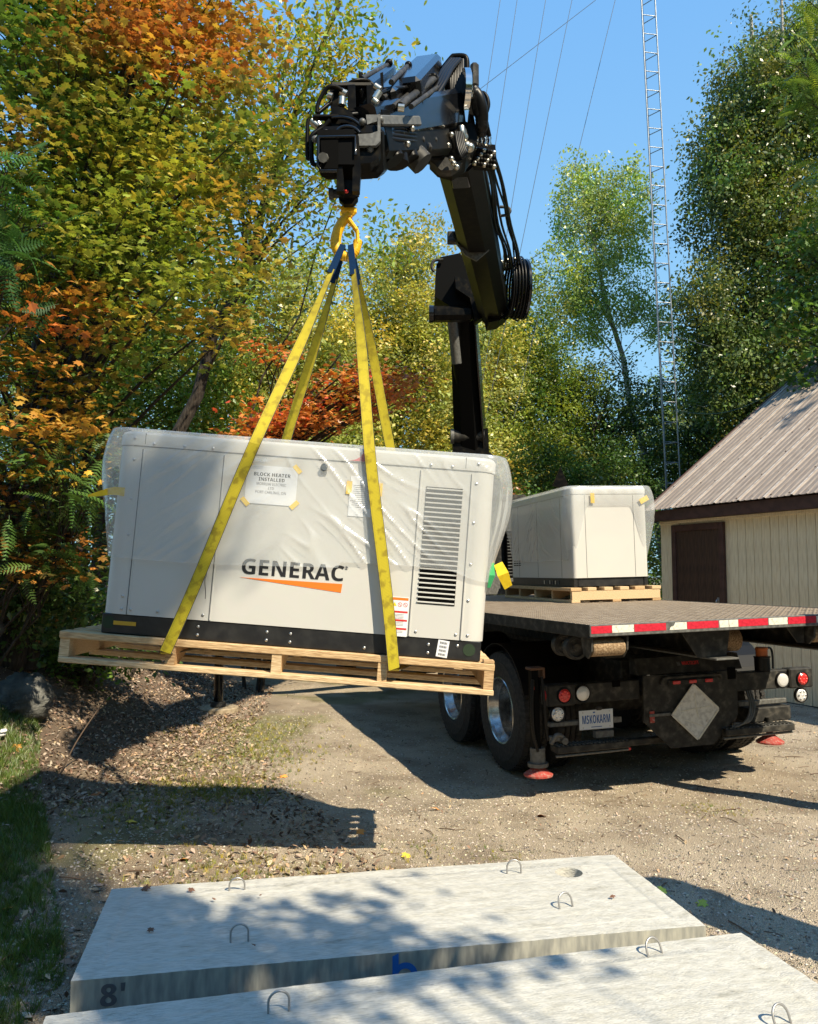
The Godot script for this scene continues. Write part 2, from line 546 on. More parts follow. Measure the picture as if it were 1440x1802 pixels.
	mat("bark_birch", Color.WHITE, 0.8, 0.0, noise_tex(0.02, 92, [[0.22, [0.05, 0.045, 0.04]], [0.36, [0.34, 0.32, 0.29]], [0.7, [0.52, 0.50, 0.46]]], 512, 5), Vector3(0.8, 3.5, 0.8), fine, 0.3)
	var leaf := mat("leaf", Color.WHITE, 0.36)
	leaf.metallic_specular = 0.55
	leaf.vertex_color_use_as_albedo = true
	leaf.cull_mode = BaseMaterial3D.CULL_DISABLED
	leaf.backlight_enabled = true
	leaf.backlight = Color(0.9, 0.9, 0.7)
	var dry := mat("dry_leaf", Color.WHITE, 0.8)
	dry.vertex_color_use_as_albedo = true
	dry.cull_mode = BaseMaterial3D.CULL_DISABLED
	mat("boulder", Color.WHITE, 0.9, 0.0, noise_tex(0.02, 95, [[0.2, [0.05, 0.052, 0.048]], [0.6, [0.13, 0.13, 0.12]], [0.85, [0.22, 0.22, 0.20]]], 256, 5), Vector3.ONE, fine, 1.0)
	mat("white_scrap", L(0.7, 0.7, 0.7), 0.7)
	mat("twig", L(0.16, 0.11, 0.08), 0.85)
	mat("wood_pad", Color.WHITE, 0.85, 0.0, noise_tex(0.03, 96, [[0.2, [0.22, 0.17, 0.11]], [0.8, [0.42, 0.34, 0.23]]], 256, 4), Vector3.ONE * 2.0)


func strap_image() -> ImageTexture:
	var im := Image.create(128, 128, false, Image.FORMAT_RGB8)
	var r := RandomNumberGenerator.new()
	r.seed = 77
	for y in 128:
		for x in 128:
			var e := absf(x - 63.5) / 63.5
			var k := 0.78 + 0.16 * sin(y * TAU / 8.0) * (0.5 + 0.5 * sin(x * TAU / 16.0)) + r.randf_range(-0.06, 0.06)
			var c := Color(0.62 * k, 0.50 * k, 0.012 * k)
			if e > 0.93:
				c = Color(0.03, 0.03, 0.025)
			elif absf(e - 0.72) < 0.03 and y % 8 < 4:
				c = Color(0.22, 0.18, 0.02)
			im.set_pixel(x, y, c.linear_to_srgb())
	return ImageTexture.create_from_image(im)


# ------------------------------------------------------------------ ground
func build_ground() -> void:
	var xs := PackedFloat32Array()
	var zs := PackedFloat32Array()
	var x := 0.0
	while x < 400.0:
		xs.append(x)
		x += 0.07 if x < 4.0 else (0.16 if x < 9.0 else maxf(0.5, x * 0.12))
	var left := PackedFloat32Array()
	for i in range(xs.size() - 1, 0, -1):
		left.append(-xs[i])
	left.append_array(xs)
	xs = left
	var z := 3.0
	while z > -400.0:
		zs.append(z)
		z -= 0.2 if z > -2.0 else (0.07 if z > -11.0 else (0.2 if z > -18.0 else maxf(0.6, -z * 0.08)))
	zs.insert(0, 8.0)
	zs.insert(0, 20.0)
	zs.insert(0, 80.0)
	var w := xs.size()
	var v := PackedVector3Array()
	var n := PackedVector3Array()
	var c := PackedColorArray()
	var idx := PackedInt32Array()
	var patch := FastNoiseLite.new()
	patch.seed = 9
	patch.frequency = 0.55
	patch.fractal_octaves = 4
	for zz in zs:
		for xx in xs:
			v.append(Vector3(xx, ground_h(xx, zz), zz))
			var e := 0.05
			n.append(Vector3(ground_h(xx - e, zz) - ground_h(xx + e, zz), 2.0 * e, ground_h(xx, zz - e) - ground_h(xx, zz + e)).normalized())
			var p := patch.get_noise_2d(xx, zz)
			var q := patch.get_noise_2d(xx * 3.1 + 40.0, zz * 3.1)
			var col := Color(0.60, 0.505, 0.385).lerp(Color(0.46, 0.38, 0.285), clampf(0.5 + p * 1.3, 0, 1))
			var path_edge := -0.35 - maxf(0.0, -zz - 4.7) * 0.37 - maxf(0.0, 4.7 + zz) * 0.55
			col = col.lerp(Color(0.30, 0.22, 0.145), 0.7 * smoothstep(-0.45, 0.55, path_edge - xx + q * 0.8 + p * 0.8))
			# bare soil and turf where the drive meets the bank
			var toe := -2.45 - maxf(0.0, 7.5 + zz) * 0.42 - maxf(0.0, -zz - 11.0) * 0.12
			var side := smoothstep(-1.5, 0.5, toe - xx + q * 0.8 + 0.1)
			col = col.lerp(Color(0.29, 0.215, 0.14), side * 0.7)
			col = col.lerp(Color(0.19, 0.14, 0.10), smoothstep(-0.3, 0.7, toe - xx + q * 0.5))
			var turf := smoothstep(0.10, 0.35, patch.get_noise_2d(xx * 0.9 - 20.0, zz * 0.9 + 3.0) + 0.22 - absf(xx + 1.7 + (zz + 7.0) * 0.12) * 0.42)
			col = col.lerp(Color(0.26, 0.25, 0.09), turf * 0.6)
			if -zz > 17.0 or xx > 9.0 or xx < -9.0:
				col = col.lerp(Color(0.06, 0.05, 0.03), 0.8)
			c.append(col)
	for j in zs.size() - 1:
		for i in w - 1:
			var a := j * w + i
			idx.append_array([a, a + w, a + 1, a + 1, a + w, a + w + 1])
	var arr := []
	arr.resize(Mesh.ARRAY_MAX)
	arr[Mesh.ARRAY_VERTEX] = v
	arr[Mesh.ARRAY_NORMAL] = n
	arr[Mesh.ARRAY_COLOR] = c
	arr[Mesh.ARRAY_INDEX] = idx
	var m := ArrayMesh.new()
	m.add_surface_from_arrays(Mesh.PRIMITIVE_TRIANGLES, arr)
	var o := shown("ground", m, M.gravel_earth, self)
	tag(o, "gravel driveway ground rising to a leaf covered bank on the left", "ground", "", "structure")


# ------------------------------------------------------------------ concrete slabs
func slab(at: Vector3, turn: float, size: Vector3, label: String, hole: Vector2, hoops: Array, rim_front: bool) -> Node3D:
	var o := thing("concrete_slab", label, "concrete slab", at, Vector3(0, turn, 0))
	var b := MB.new()
	var hx := size.x * 0.5
	var hz := size.z * 0.5
	var r := 0.066
	var sq := 0.085
	var nx := 130
	var nz := 52
	var lip := FastNoiseLite.new()
	lip.seed = int(at.x * 100.0) + 5
	lip.frequency = 3.0
	lip.fractal_octaves = 3
	var top := func(x: float, z: float) -> float:
		var e := minf(hx - absf(x), hz - absf(z))
		var y := size.y - 0.004 * (1.0 - smoothstep(0.0, 0.012, e)) - 0.006 * smoothstep(0.088, 0.094, e) * smoothstep(0.108, 0.1, e) - 0.003 * smoothstep(0.1, 0.11, e)
		y += lip.get_noise_2d(x * 0.5, z * 5.0) * 0.0028
		return y + lip.get_noise_2d(x * 7.0, z * 7.0) * 0.0016
	var xs := []
	var zs := []
	for i in nx + 1:
		xs.append(lerpf(-hx, hx, float(i) / nx))
	for i in nz + 1:
		zs.append(lerpf(-hz, hz, float(i) / nz))
	if hole.x < 90.0:
		for s in [-sq, sq]:
			xs.append(hole.x + s)
			zs.append(hole.y + s)
		xs.sort()
		zs.sort()
	for i in xs.size() - 1:
		for k in zs.size() - 1:
			var mx: float = (xs[i] + xs[i + 1]) * 0.5
			var mz: float = (zs[k] + zs[k + 1]) * 0.5
			if absf(mx - hole.x) < sq and absf(mz - hole.y) < sq:
				continue
			var p := []
			var q := []
			for w in [[i, k], [i + 1, k], [i + 1, k + 1], [i, k + 1]]:
				var x: float = xs[w[0]]
				var z: float = zs[w[1]]
				p.append(Vector3(x, top.call(x, z), z))
				q.append(Vector3(top.call(x - 0.004, z) - top.call(x + 0.004, z), 0.008, top.call(x, z - 0.004) - top.call(x, z + 0.004)).normalized())
			b.tri(p[0], p[1], p[2], q[0], q[1], q[2])
			b.tri(p[0], p[2], p[3], q[0], q[2], q[3])
	if hole.x < 90.0:
		var c := Vector3(hole.x, size.y - 0.003, hole.y)
		for k in 48:
			var a0 := TAU * k / 48.0
			var a1 := TAU * (k + 1) / 48.0
			var d0 := Vector3(cos(a0), 0, sin(a0))
			var d1 := Vector3(cos(a1), 0, sin(a1))
			var f0 := d0 * (sq / maxf(absf(d0.x), absf(d0.z)))
			var f1 := d1 * (sq / maxf(absf(d1.x), absf(d1.z)))
			b.quad(c + d0 * r, c + d1 * r, c + f1, c + f0, Vector3.UP)
			b.quad(c + d0 * r, c + d1 * r, c + d1 * r + Vector3.DOWN * (size.y - 0.01), c + d0 * r + Vector3.DOWN * (size.y - 0.01), -d0)
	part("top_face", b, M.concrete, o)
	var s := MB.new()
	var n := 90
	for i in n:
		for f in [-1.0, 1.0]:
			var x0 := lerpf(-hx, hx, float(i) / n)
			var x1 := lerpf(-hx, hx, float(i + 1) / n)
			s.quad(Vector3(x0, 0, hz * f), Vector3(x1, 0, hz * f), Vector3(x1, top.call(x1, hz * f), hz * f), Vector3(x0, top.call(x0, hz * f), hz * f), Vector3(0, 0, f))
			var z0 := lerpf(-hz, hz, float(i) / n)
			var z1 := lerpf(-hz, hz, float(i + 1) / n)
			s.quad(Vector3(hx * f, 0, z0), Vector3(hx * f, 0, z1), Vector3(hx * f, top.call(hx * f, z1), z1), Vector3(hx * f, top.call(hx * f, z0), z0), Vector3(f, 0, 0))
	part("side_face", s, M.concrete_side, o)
	for h in hoops:
		var c := Vector3(h[0], size.y - 0.005, h[1])
		var dir := Vector3(cos(h[2]), 0, -sin(h[2]))
		var m := MB.new()
		var lean: Vector3 = Vector3(-dir.z, 0, dir.x) * h[4]
		var pts := [c - dir * 0.034 + Vector3.DOWN * 0.02, c - dir * 0.034]
		for a in 13:
			var t := PI - PI * a / 12.0
			pts.append(c + dir * cos(t) * 0.034 + (Vector3.UP + lean) * (h[3] - 0.034 + sin(t) * 0.034))
		pts.append(c + dir * 0.034)
		pts.append(c + dir * 0.034 + Vector3.DOWN * 0.02)
		m.tube(pts, 0.0042, 7)
		part("lifting_hoop", m, M.steel_rod, o)
	return o


func build_slabs() -> void:
	var a := slab(Vector3(-0.072, 0.0, -3.68), 10.9, Vector3(2.46, 0.27, 0.87), "pale concrete slab with a round hole, lying behind the nearest slab", Vector2(0.905, -0.235), [[-0.666, -0.308, 0.0, 0.062, 0.25], [-0.648, 0.231, 0.0, 0.072, 0.1], [0.64, -0.269, -0.1, 0.066, 0.0], [0.734, 0.163, 0.25, 0.060, -0.3]], true)
	# stencilled marks on its front face
	var b := MB.new()
	var ring := arc(Vector3(0.048, -0.05, 0), Vector3.RIGHT, Vector3.UP, 0.05, 0, 360, 28)
	for i in 28:
		var p: Vector3 = ring[i]
		var q: Vector3 = ring[i + 1]
		var cc := Vector3(0.048, -0.05, 0)
		b.quad(cc + (p - cc) * 0.55, cc + (q - cc) * 0.55, q, p, Vector3(0, 0, 1))
	b.quad(Vector3(0, -0.1, 0.0006), Vector3(0.024, -0.1, 0.0006), Vector3(0.024, 0.036, 0.0006), Vector3(0, 0.026, 0.0006), Vector3(0, 0, 1))
	part("blue_letter", b, mat("stencil_blue", L(0.012, 0.14, 0.50), 0.7), a, Transform3D(Basis(), Vector3(-0.075, 0.228, 0.4372)))
	words("lettering", "8'", 0.075, M.print_grey, a, Transform3D(Basis(), Vector3(-1.085, 0.205, 0.4367)), true, 0.085)
	slab(Vector3(0.18, 0.0, -2.685), 13.9, Vector3(2.60, 0.268, 0.87), "pale concrete slab nearest the camera, cut off by the photo's bottom edge", Vector2(99, 99), [[-0.56, -0.272, 0.0, 0.074, 0.12], [0.86, -0.34, 0.2, 0.058, -0.4], [1.00, 0.195, 0.2, 0.058, -0.4], [-0.71, 0.35, 0, 0.08, 0.1]], false)
	# dead leaves lying on the slab
	var spots := [[-1.20, -3.85, 0.05, 0.3, "curled brown leaf near the back left corner of the rear slab"], [-0.99, -3.83, 0.04, 1.2, "thin dry leaf stalk beside the curled brown leaf on the rear slab"], [-0.86, -3.72, 0.025, 2.0, "small dark leaf scrap left of the rear slab's back hoop"], [-1.04, -3.41, 0.035, 0.8, "reddish brown leaf on the left part of the rear slab"], [-0.60, -3.27, 0.025, 2.4, "grey leaf scrap just in front of the rear slab's left hoop"], [0.90, -3.75, 0.03, 0.2, "tiny dark leaf right of the bent hoop on the rear slab"], [-0.66, -3.76, 0.014, 0.2, "tiny red leaf fragment in the middle of the rear slab's left half"]]
	for s in spots:
		var lm := leaf_shape(true)
		var o := shown("dead_leaf", lm, M["leaf_brown"], self, Transform3D(Basis.from_euler(Vector3(0.2, s[3], 0.25)).scaled(Vector3(s[2], s[2], s[2] * 0.6)), Vector3(s[0], 0.285, s[1])))
		tag(o, s[4], "leaf", "dead leaves on the rear slab")


# ------------------------------------------------------------------ pallets
func pallet(o: Node3D, len: float, deep: float, seed_: int) -> void:
	# origin in the middle of the underside; long boards along x
	rng.seed = seed_
	var wood := func() -> Material: return M["pallet_wood_%d" % rng.randi_range(0, 2)]
	for i in 5:
		var x := lerpf(-len * 0.5 + 0.03, len * 0.5 - 0.03, i / 4.0)
		var b := MB.new()
		# a notched stringer running front to back
		var hz := deep * 0.5 - 0.012
		var prof := [Vector2(-hz, 0.03), Vector2(-hz + 0.10, 0.03), Vector2(-hz + 0.27, 0.098), Vector2(hz - 0.27, 0.098), Vector2(hz - 0.10, 0.03), Vector2(hz, 0.03), Vector2(hz, 0.130), Vector2(-hz, 0.130)]
		if i == 0 or i == 4:
			prof = [Vector2(-hz, 0.03), Vector2(hz, 0.03), Vector2(hz, 0.130), Vector2(-hz, 0.130)]
		b.prism(prof, 0.052, Transform3D(Basis(Vector3(0, 0, 1), Vector3(0, 1, 0), Vector3(-1, 0, 0)), Vector3.ZERO))
		part("stringer", b, wood.call(), o, Transform3D(Basis(), Vector3(x, 0, 0)))
	var n := 6
	for i in n:
		var w := 0.118 + rng.randf_range(-0.012, 0.012)
		var z := lerpf(deep * 0.5 - 0.06, -deep * 0.5 + 0.06, float(i) / (n - 1))
		var m := pbox("deck_board", Vector3(rng.randf_range(-0.005, 0.005), 0.150, z), Vector3(len, 0.038, w), wood.call(), o, 0.004)
		m.rotation_degrees = Vector3(rng.randf_range(-0.4, 0.4), rng.randf_range(-0.15, 0.15), 0)
	for z in [deep * 0.5 - 0.055, 0.0, -deep * 0.5 + 0.055]:
		pbox("bottom_board", Vector3(rng.randf_range(-0.005, 0.005), 0.0145, z), Vector3(len - 0.004, 0.030, 0.105), wood.call(), o, 0.004)


# ------------------------------------------------------------------ generators
func rounded_rect(hx: float, hz: float, r: float, seg: int) -> Array:
	var p := []
	for q in 4:
		var c := Vector2((hx - r) * (1 if q == 0 or q == 3 else -1), (hz - r) * (1 if q < 2 else -1))
		for i in seg + 1:
			var a := PI * 0.5 * (q + float(i) / seg)
			p.append(c + Vector2(cos(a), sin(a)) * r)
	return p


func loft(b: MB, rings: Array, closed := true) -> void:
	# rings of equal size, smooth across
	var m: int = rings[0].size()
	var nn := []
	for i in rings.size():
		var row := []
		for k in m:
			var u: Vector3 = rings[i][(k + 1) % m] - rings[i][(k - 1 + m) % m]
			var w: Vector3 = rings[mini(i + 1, rings.size() - 1)][k] - rings[maxi(i - 1, 0)][k]
			row.append(u.cross(w).normalized())
		nn.append(row)
	for i in rings.size() - 1:
		for k in (m if closed else m - 1):
			var l := (k + 1) % m
			b.tri(rings[i][k], rings[i][l], rings[i + 1][l], nn[i][k], nn[i][l], nn[i + 1][l])
			b.tri(rings[i][k], rings[i + 1][l], rings[i + 1][k], nn[i][k], nn[i + 1][l], nn[i + 1][k])


func enclosure(o: Node3D, x0: float, x1: float, y0: float, y1: float, deep: float, round_r: float) -> void:
	# rounded sheet metal hood between x0..x1, y0..y1
	var cx := (x0 + x1) * 0.5
	var hx := (x1 - x0) * 0.5
	var hz := deep * 0.5
	var b := MB.new()
	var rings := []
	var out := rounded_rect(hx, hz, round_r, 8)
	for y in [y0, y1 - 0.085]:
		var ring := []
		for p in out:
			ring.append(Vector3(cx + p.x, y, p.y))
		rings.append(ring)
	loft(b, rings)
	for i in range(1, out.size() - 1):
		b.flat(rings[0][0], rings[0][i], rings[0][i + 1], Vector3.DOWN)
	part("hood", b, M.enclosure_paint, o)
	var t := MB.new()
	rings = []
	for s in [[0.004, y1 - 0.082], [0.006, y1 - 0.078], [0.006, y1 - 0.022], [-0.004, y1 - 0.006], [-0.022, y1]]:
		var ring := []
		for p in rounded_rect(hx + s[0], hz + s[0], round_r + s[0], 8):
			ring.append(Vector3(cx + p.x, s[1], p.y))
		rings.append(ring)
	loft(t, rings)
	var last: Array = rings[4]
	for i in range(1, last.size() - 1):
		t.flat(last[0], last[i], last[i + 1], Vector3.UP)
		t.flat(rings[0][0], rings[0][i], rings[0][i + 1], Vector3.DOWN)
	part("roof_cap", t, M.enclosure_paint, o)
	# black skid under it
	var s := MB.new()
	s.box(Vector3(cx, (0.172 + y0) * 0.5, hz - 0.03), Vector3(x1 - x0 - 0.03, y0 - 0.174, 0.05), 0.004)
	s.box(Vector3(cx, (0.172 + y0) * 0.5, -hz + 0.03), Vector3(x1 - x0 - 0.03, y0 - 0.174, 0.05), 0.004)
	for x in [x0 + 0.05, cx, x1 - 0.05]:
		s.box(Vector3(x, (0.172 + y0) * 0.5, 0), Vector3(0.06, y0 - 0.18, deep - 0.12), 0.004)
	s.box(Vector3(cx, y0 - 0.008, 0), Vector3(x1 - x0 - 0.07, 0.012, deep - 0.14))
	part("skid_frame", s, M.skid_black, o)


func film_over(called: String, label: String, x0: float, x1: float, y1: float, hem: Callable, deep: float, flare: Array, at: Transform3D, seed_: int) -> Node3D:
	# a clear sheet draped over a box: folds run away from the straps
	var o := thing(called, label, "plastic sheet", at.origin, Vector3.ZERO, "plastic sheets over the generators")
	o.basis = at.basis
	var f := FastNoiseLite.new()
	f.seed = seed_
	f.frequency = 1.0
	f.fractal_octaves = 3
	f.fractal_type = FastNoiseLite.FRACTAL_RIDGED
	var cr := FastNoiseLite.new()
	cr.seed = seed_ + 3
	cr.frequency = 1.0
	cr.fractal_octaves = 1
	var cx := (x0 + x1) * 0.5
	var hx := (x1 - x0) * 0.5
	var hz := deep * 0.5
	var base := rounded_rect(hx + 0.014, hz + 0.014, 0.11, 10)
	var dense := []
	for i in base.size():
		var p: Vector2 = base[i]
		var q: Vector2 = base[(i + 1) % base.size()]
		var m := maxi(1, int(p.distance_to(q) / 0.012))
		for k in m:
			dense.append(p.lerp(q, float(k) / m))
	var rows := 72
	var rings := []
	for j in rows + 1:
		var t := float(j) / rows
		var ring := []
		for p in dense:
			var low: float = hem.call(p.x + cx, p.y)
			var y := lerpf(y1 + 0.012, low, maxf(0.0, t - 0.06) / 0.94)
			var nrm := Vector2(p.x / hx, p.y / hz)
			nrm = Vector2(pow(absf(nrm.x), 7.0) * signf(nrm.x), pow(absf(nrm.y), 7.0) * signf(nrm.y)).normalized()
			var s: float = p.x + p.y * 0.7
			# creases run down and away from where the straps pinch the sheet
			var sg := 1.0 if p.x > -0.1 else -1.0
			var acr: float = p.x * 0.62 * sg + y * 0.78
			var aln: float = p.x * 0.78 * sg - y * 0.62
			var body := smoothstep(0.05, 0.16, t)
			var c1 := 1.0 - absf(cr.get_noise_2d(acr * 7.0 + 30.0 * sg, aln * 1.1))
			var c2 := 1.0 - absf(cr.get_noise_2d(acr * 24.0 + 11.0, aln * 3.0 - 7.0 * sg))
			var fold := (pow(c1, 8.0) * (0.010 if sg < 0.0 else 0.017) * clampf(0.75 + 1.3 * cr.get_noise_2d(s * 1.3 + 5.0, y * 1.3), 0.0, 1.0) + pow(c2, 6.0) * 0.005 * clampf(0.3 + 1.2 * cr.get_noise_2d(s * 2.0, y * 2.0), 0.0, 1.0)) * body * (1.0 - absf(nrm.x))
			var fl: float = flare[0] * maxf(0.0, -nrm.x) + flare[1] * maxf(0.0, nrm.x) + flare[2] * absf(nrm.y)
			var bulge := fl * sin(pow(clampf(t * 1.02, 0, 1), 0.62) * PI) * (0.86 + 0.10 * sin(p.y * 17.0) + 0.13 * sin(p.y * 41.0 + 2.5 * cr.get_noise_2d(y * 1.5, p.y)) * smoothstep(0.1, 0.5, t))
			var d := fold + bulge + (0.004 if t > 0.05 else 0.0)
			var pull := 0.018 * (1.0 - clampf(t / 0.06, 0, 1))
			ring.append(Vector3(cx + p.x + nrm.x * d - nrm.x * pull, y, p.y + nrm.y * d - nrm.y * pull))
		rings.append(ring)
	var b := MB.new()
	loft(b, rings)
	var top: Array = rings[0]
	var mid := Vector3(cx, y1 + 0.02, 0)
	for i in top.size():
		b.flat(mid, top[i], top[(i + 1) % top.size()], Vector3.UP)
	part("sheet", b, M.plastic_film, o)
	return o


func screw(o: Node3D, x: float, y: float, z: float) -> void:
	var b := MB.new()
	b.lathe([Vector2(0.0085, 0), Vector2(0.008, 0.003), Vector2(0.004, 0.005), Vector2(0, 0.0055)], Transform3D(Basis(Vector3.RIGHT, Vector3(0, 0, 1), Vector3(0, -1, 0)), Vector3.ZERO), 10)
	part("screw", b, M.zinc, o, Transform3D(Basis(), Vector3(x, y, z)))


func build_generators() -> void:
	var roll := -4.4
	var at := Transform3D(Basis(Vector3(0, 0, 1), deg_to_rad(roll)), Vector3(-0.73, 1.138, -5.0))
	var pl := thing("shipping_pallet", "long wooden pallet hanging tilted in the yellow slings", "pallet", at.origin, Vector3(0, 0, roll), "wooden pallets under the generators")
	pallet(pl, 2.38, 1.0, 5)
	pbox("wood_block", Vector3(1.155, 0.179, 0.455), Vector3(0.06, 0.018, 0.07), M.pallet_wood_1, pl)
	var g := thing("generator", "large white generator with black lettering, hanging from the crane hook", "generator", at.origin, Vector3(0, 0, roll), "white standby generators")
	var x0 := -0.998
	var x1 := 1.124
	var deep := 0.92
	enclosure(g, x0, x1, 0.281, 1.302, deep, 0.10)
	var fz := deep * 0.5
	for x in [-0.85, -0.395, 0.705, 0.99]:
		pbox("panel_seam", Vector3(x, 0.742, fz + 0.0005), Vector3(0.0045, 0.92, 0.005), M.seam_dark, g, 0.0)
		pbox("panel_edge", Vector3(x + 0.006, 0.742, fz + 0.0008), Vector3(0.0075, 0.915, 0.005), M.enclosure_paint, g, 0.001)
	pbox("panel_seam", Vector3(-0.84, 1.262, fz + 0.005), Vector3(0.003, 0.062, 0.004), M.seam_dark, g, 0.0)
	pbox("panel_seam", Vector3(0.955, 1.262, fz + 0.005), Vector3(0.003, 0.062, 0.004), M.seam_dark, g, 0.0)
	pbox("panel_seam", Vector3(0.063, 1.2185, fz + 0.0005), Vector3(1.93, 0.004, 0.005), M.seam_dark, g, 0.0)
	for p in [[-0.90, 1.26], [-0.895, 1.14], [-0.89, 0.92], [-0.885, 0.72], [-0.88, 0.38], [-0.88, 0.31], [-0.83, 0.31], [-0.68, 0.31], [-0.43, 0.31], [-0.79, 1.235], [-0.62, 1.235], [-0.46, 1.235], [0.745, 0.31], [0.965, 0.31], [1.03, 0.31], [1.025, 1.26], [1.02, 1.15], [1.02, 0.93], [1.02, 0.70], [1.02, 0.50], [0.76, 1.235], [0.88, 1.235]]:
		screw(g, p[0], p[1], fz + (0.006 if p[1] > 1.225 else 0.0))
	for p in [[-0.45, 0.245], [-0.45, 0.20], [-0.07, 0.245], [-0.07, 0.20], [0.06, 0.245], [0.06, 0.20], [0.62, 0.245], [0.62, 0.20], [0.82, 0.245], [0.82, 0.20], [0.47, 0.20], [0.98, 0.25]]:
		screw(g, p[0], p[1], fz - 0.005)
	# air inlet grille
	var gx := 0.845
	pbox("grille_recess", Vector3(gx, 0.79, fz + 0.0008), Vector3(0.205, 0.65, 0.003), M.void_black, g, 0.0)
	for i in 25:
		var y := 0.475 + i * 0.0262
		var b := MB.new()
		b.box(Vector3.ZERO, Vector3(0.207, 0.0085, 0.006), 0.0015)
		part("grille_slat", b, M.enclosure_paint, g, Transform3D(Basis(), Vector3(gx - 0.010 * (0.79 - y), y, fz + 0.005)))
	# latch, papers and labels
	pbox("latch_plate", Vector3(0.168, 1.165, fz + 0.006), Vector3(0.034, 0.055, 0.012), M.grey_plate, g, 0.004)
	var lk := MB.new()
	lk.cyl(Vector3.ZERO, Vector3(0, 0, 0.016), 0.019, 18)
	part("latch_knob", lk, M.zinc, g, Transform3D(Basis(), Vector3(0.170, 1.178, fz + 0.010)))
	var pg := pbox("paper_notice", Vector3(-0.118, 1.054, fz + 0.003), Vector3(0.285, 0.215, 0.002), M.paper, g, 0.0)
	pg.set_meta("label", "paper notice about the block heater taped on the generator")
	words("lettering", "BLOCK HEATER", 0.019, M.print_black, pg, Transform3D(Basis(), Vector3(0, 0.058, 0.0012)), true, 0.205)
	words("lettering", "INSTALLED", 0.019, M.print_black, pg, Transform3D(Basis(), Vector3(0, 0.031, 0.0012)), true, 0.145)
	words("lettering", "MORROW ELECTRIC", 0.0145, M.print_grey, pg, Transform3D(Basis(), Vector3(0, 0.005, 0.0012)), false, 0.165)
	words("lettering", "LTD", 0.0145, M.print_grey, pg, Transform3D(Basis(), Vector3(0, -0.018, 0.0012)), false)
	words("lettering", "PORT CARLING, ON", 0.0145, M.print_grey, pg, Transform3D(Basis(), Vector3(0, -0.041, 0.0012)), false, 0.17)
	for c in [[-0.138, 0.10], [0.138, 0.10], [-0.138, -0.10], [0.138, -0.10]]:
		var tp := pbox("tape", Vector3(c[0], c[1], 0.0022), Vector3(0.055, 0.026, 0.001), M.tape_yellow, pg, 0.0)
		tp.rotation.z = -signf(c[0] * c[1]) * 0.8
	var p2 := pbox("paper_sheet", Vector3(0.40, 1.03, fz + 0.003), Vector3(0.16, 0.225, 0.002), M.paper, g, 0.0)
	for k in 12:
		pbox("print_line", Vector3(-0.01 + 0.006 * sin(k * 3.0), 0.06 - k * 0.011, 0.0014), Vector3(0.10 + 0.02 * sin(k * 5.0), 0.0022, 0.0006), M.print_grey, p2, 0.0)
	for s in [-1.0, 1.0]:
		pbox("tape", Vector3(0.085 * s, 0.045, 0.0018), Vector3(0.032, 0.075, 0.001), M.tape_yellow, p2, 0.0)
	var stop := MB.new()
	var half := [Vector2(-0.05, 0)]
	for i in 9:
		half.append(Vector2(-0.05 + 0.08 * sin(PI * 0.5 * i / 8.0), 0.062 * (1.0 - cos(PI * 0.5 * i / 8.0))))
	half.append(Vector2(0.05, 0.062))
	half.append(Vector2(0.05, 0))
	stop.prism(half, 0.002)
	part("red_sticker", stop, mat("sticker_pink", L(0.62, 0.09, 0.10), 0.5), g, Transform3D(Basis(), Vector3(0.35, 1.226, fz + 0.0085)))
	# brand lettering and swoosh
	words("lettering", "GENERAC", 0.084, M.print_black, g, Transform3D(Basis(), Vector3(0.042, 0.594, fz + 0.0014)), true, 0.565)
	words("lettering", "®", 0.018, M.print_grey, g, Transform3D(Basis(), Vector3(0.337, 0.628, fz + 0.0014)), false)
	var sw := MB.new()
	sw.prism([Vector2(-0.285, 0), Vector2(0.28, 0.006), Vector2(0.276, -0.042)], 0.002)
	part("orange_swoosh", sw, M.print_orange, g, Transform3D(Basis(), Vector3(0.042, 0.533, fz + 0.001)))
	# warning label
	var wl := pbox("warning_label", Vector3(0.648, 0.385, fz + 0.0015), Vector3(0.098, 0.215, 0.0016), M.paper, g, 0.0)
	for y in [0.097, 0.026, -0.020, -0.066]:
		pbox("red_bar", Vector3(0, y, 0.0012), Vector3(0.09, 0.010 if y < 0.09 else 0.014, 0.0008), M.print_red if y < 0.09 else M.print_orange, wl, 0.0)
	for k in 14:
		if k != 4 and k != 9:
			pbox("print_line", Vector3(-0.008, 0.012 - k * 0.0075, 0.0011), Vector3(0.066, 0.0016, 0.0006), M.print_grey, wl, 0.0)
	var tw := MB.new()
	tw.prism([Vector2(-0.012, -0.009), Vector2(0.012, -0.009), Vector2(0, 0.013)], 0.0008)
	part("warning_triangle", tw, M.tape_yellow, wl, Transform3D(Basis(), Vector3(-0.030, 0.066, 0.0012)))
	for x in [0.0, 0.030]:
		var rg := MB.new()
		rg.tube(arc(Vector3.ZERO, Vector3.RIGHT, Vector3.UP, 0.011, 0, 360, 18), 0.0011, 5, -1.0, false)
		rg.tube([Vector3(-0.007, 0.007, 0), Vector3(0.007, -0.007, 0)], 0.0011, 5)
		part("warning_sign", rg, M.print_red, wl, Transform3D(Basis(), Vector3(x, 0.066, 0.0014)))
	var bc := pbox("bar_code_label", Vector3(0.90, 0.228, fz - 0.004), Vector3(0.062, 0.092, 0.0016), M.paper, g, 0.0)
	bc.rotation_degrees.z = -6
	for r in 4:
		for k in 9:
			pbox("bar", Vector3(-0.018 + k * 0.0045, 0.031 - r * 0.021, 0.0011), Vector3(0.0022 if k % 3 else 0.0032, 0.012, 0.0006), M.print_black, bc, 0.0)
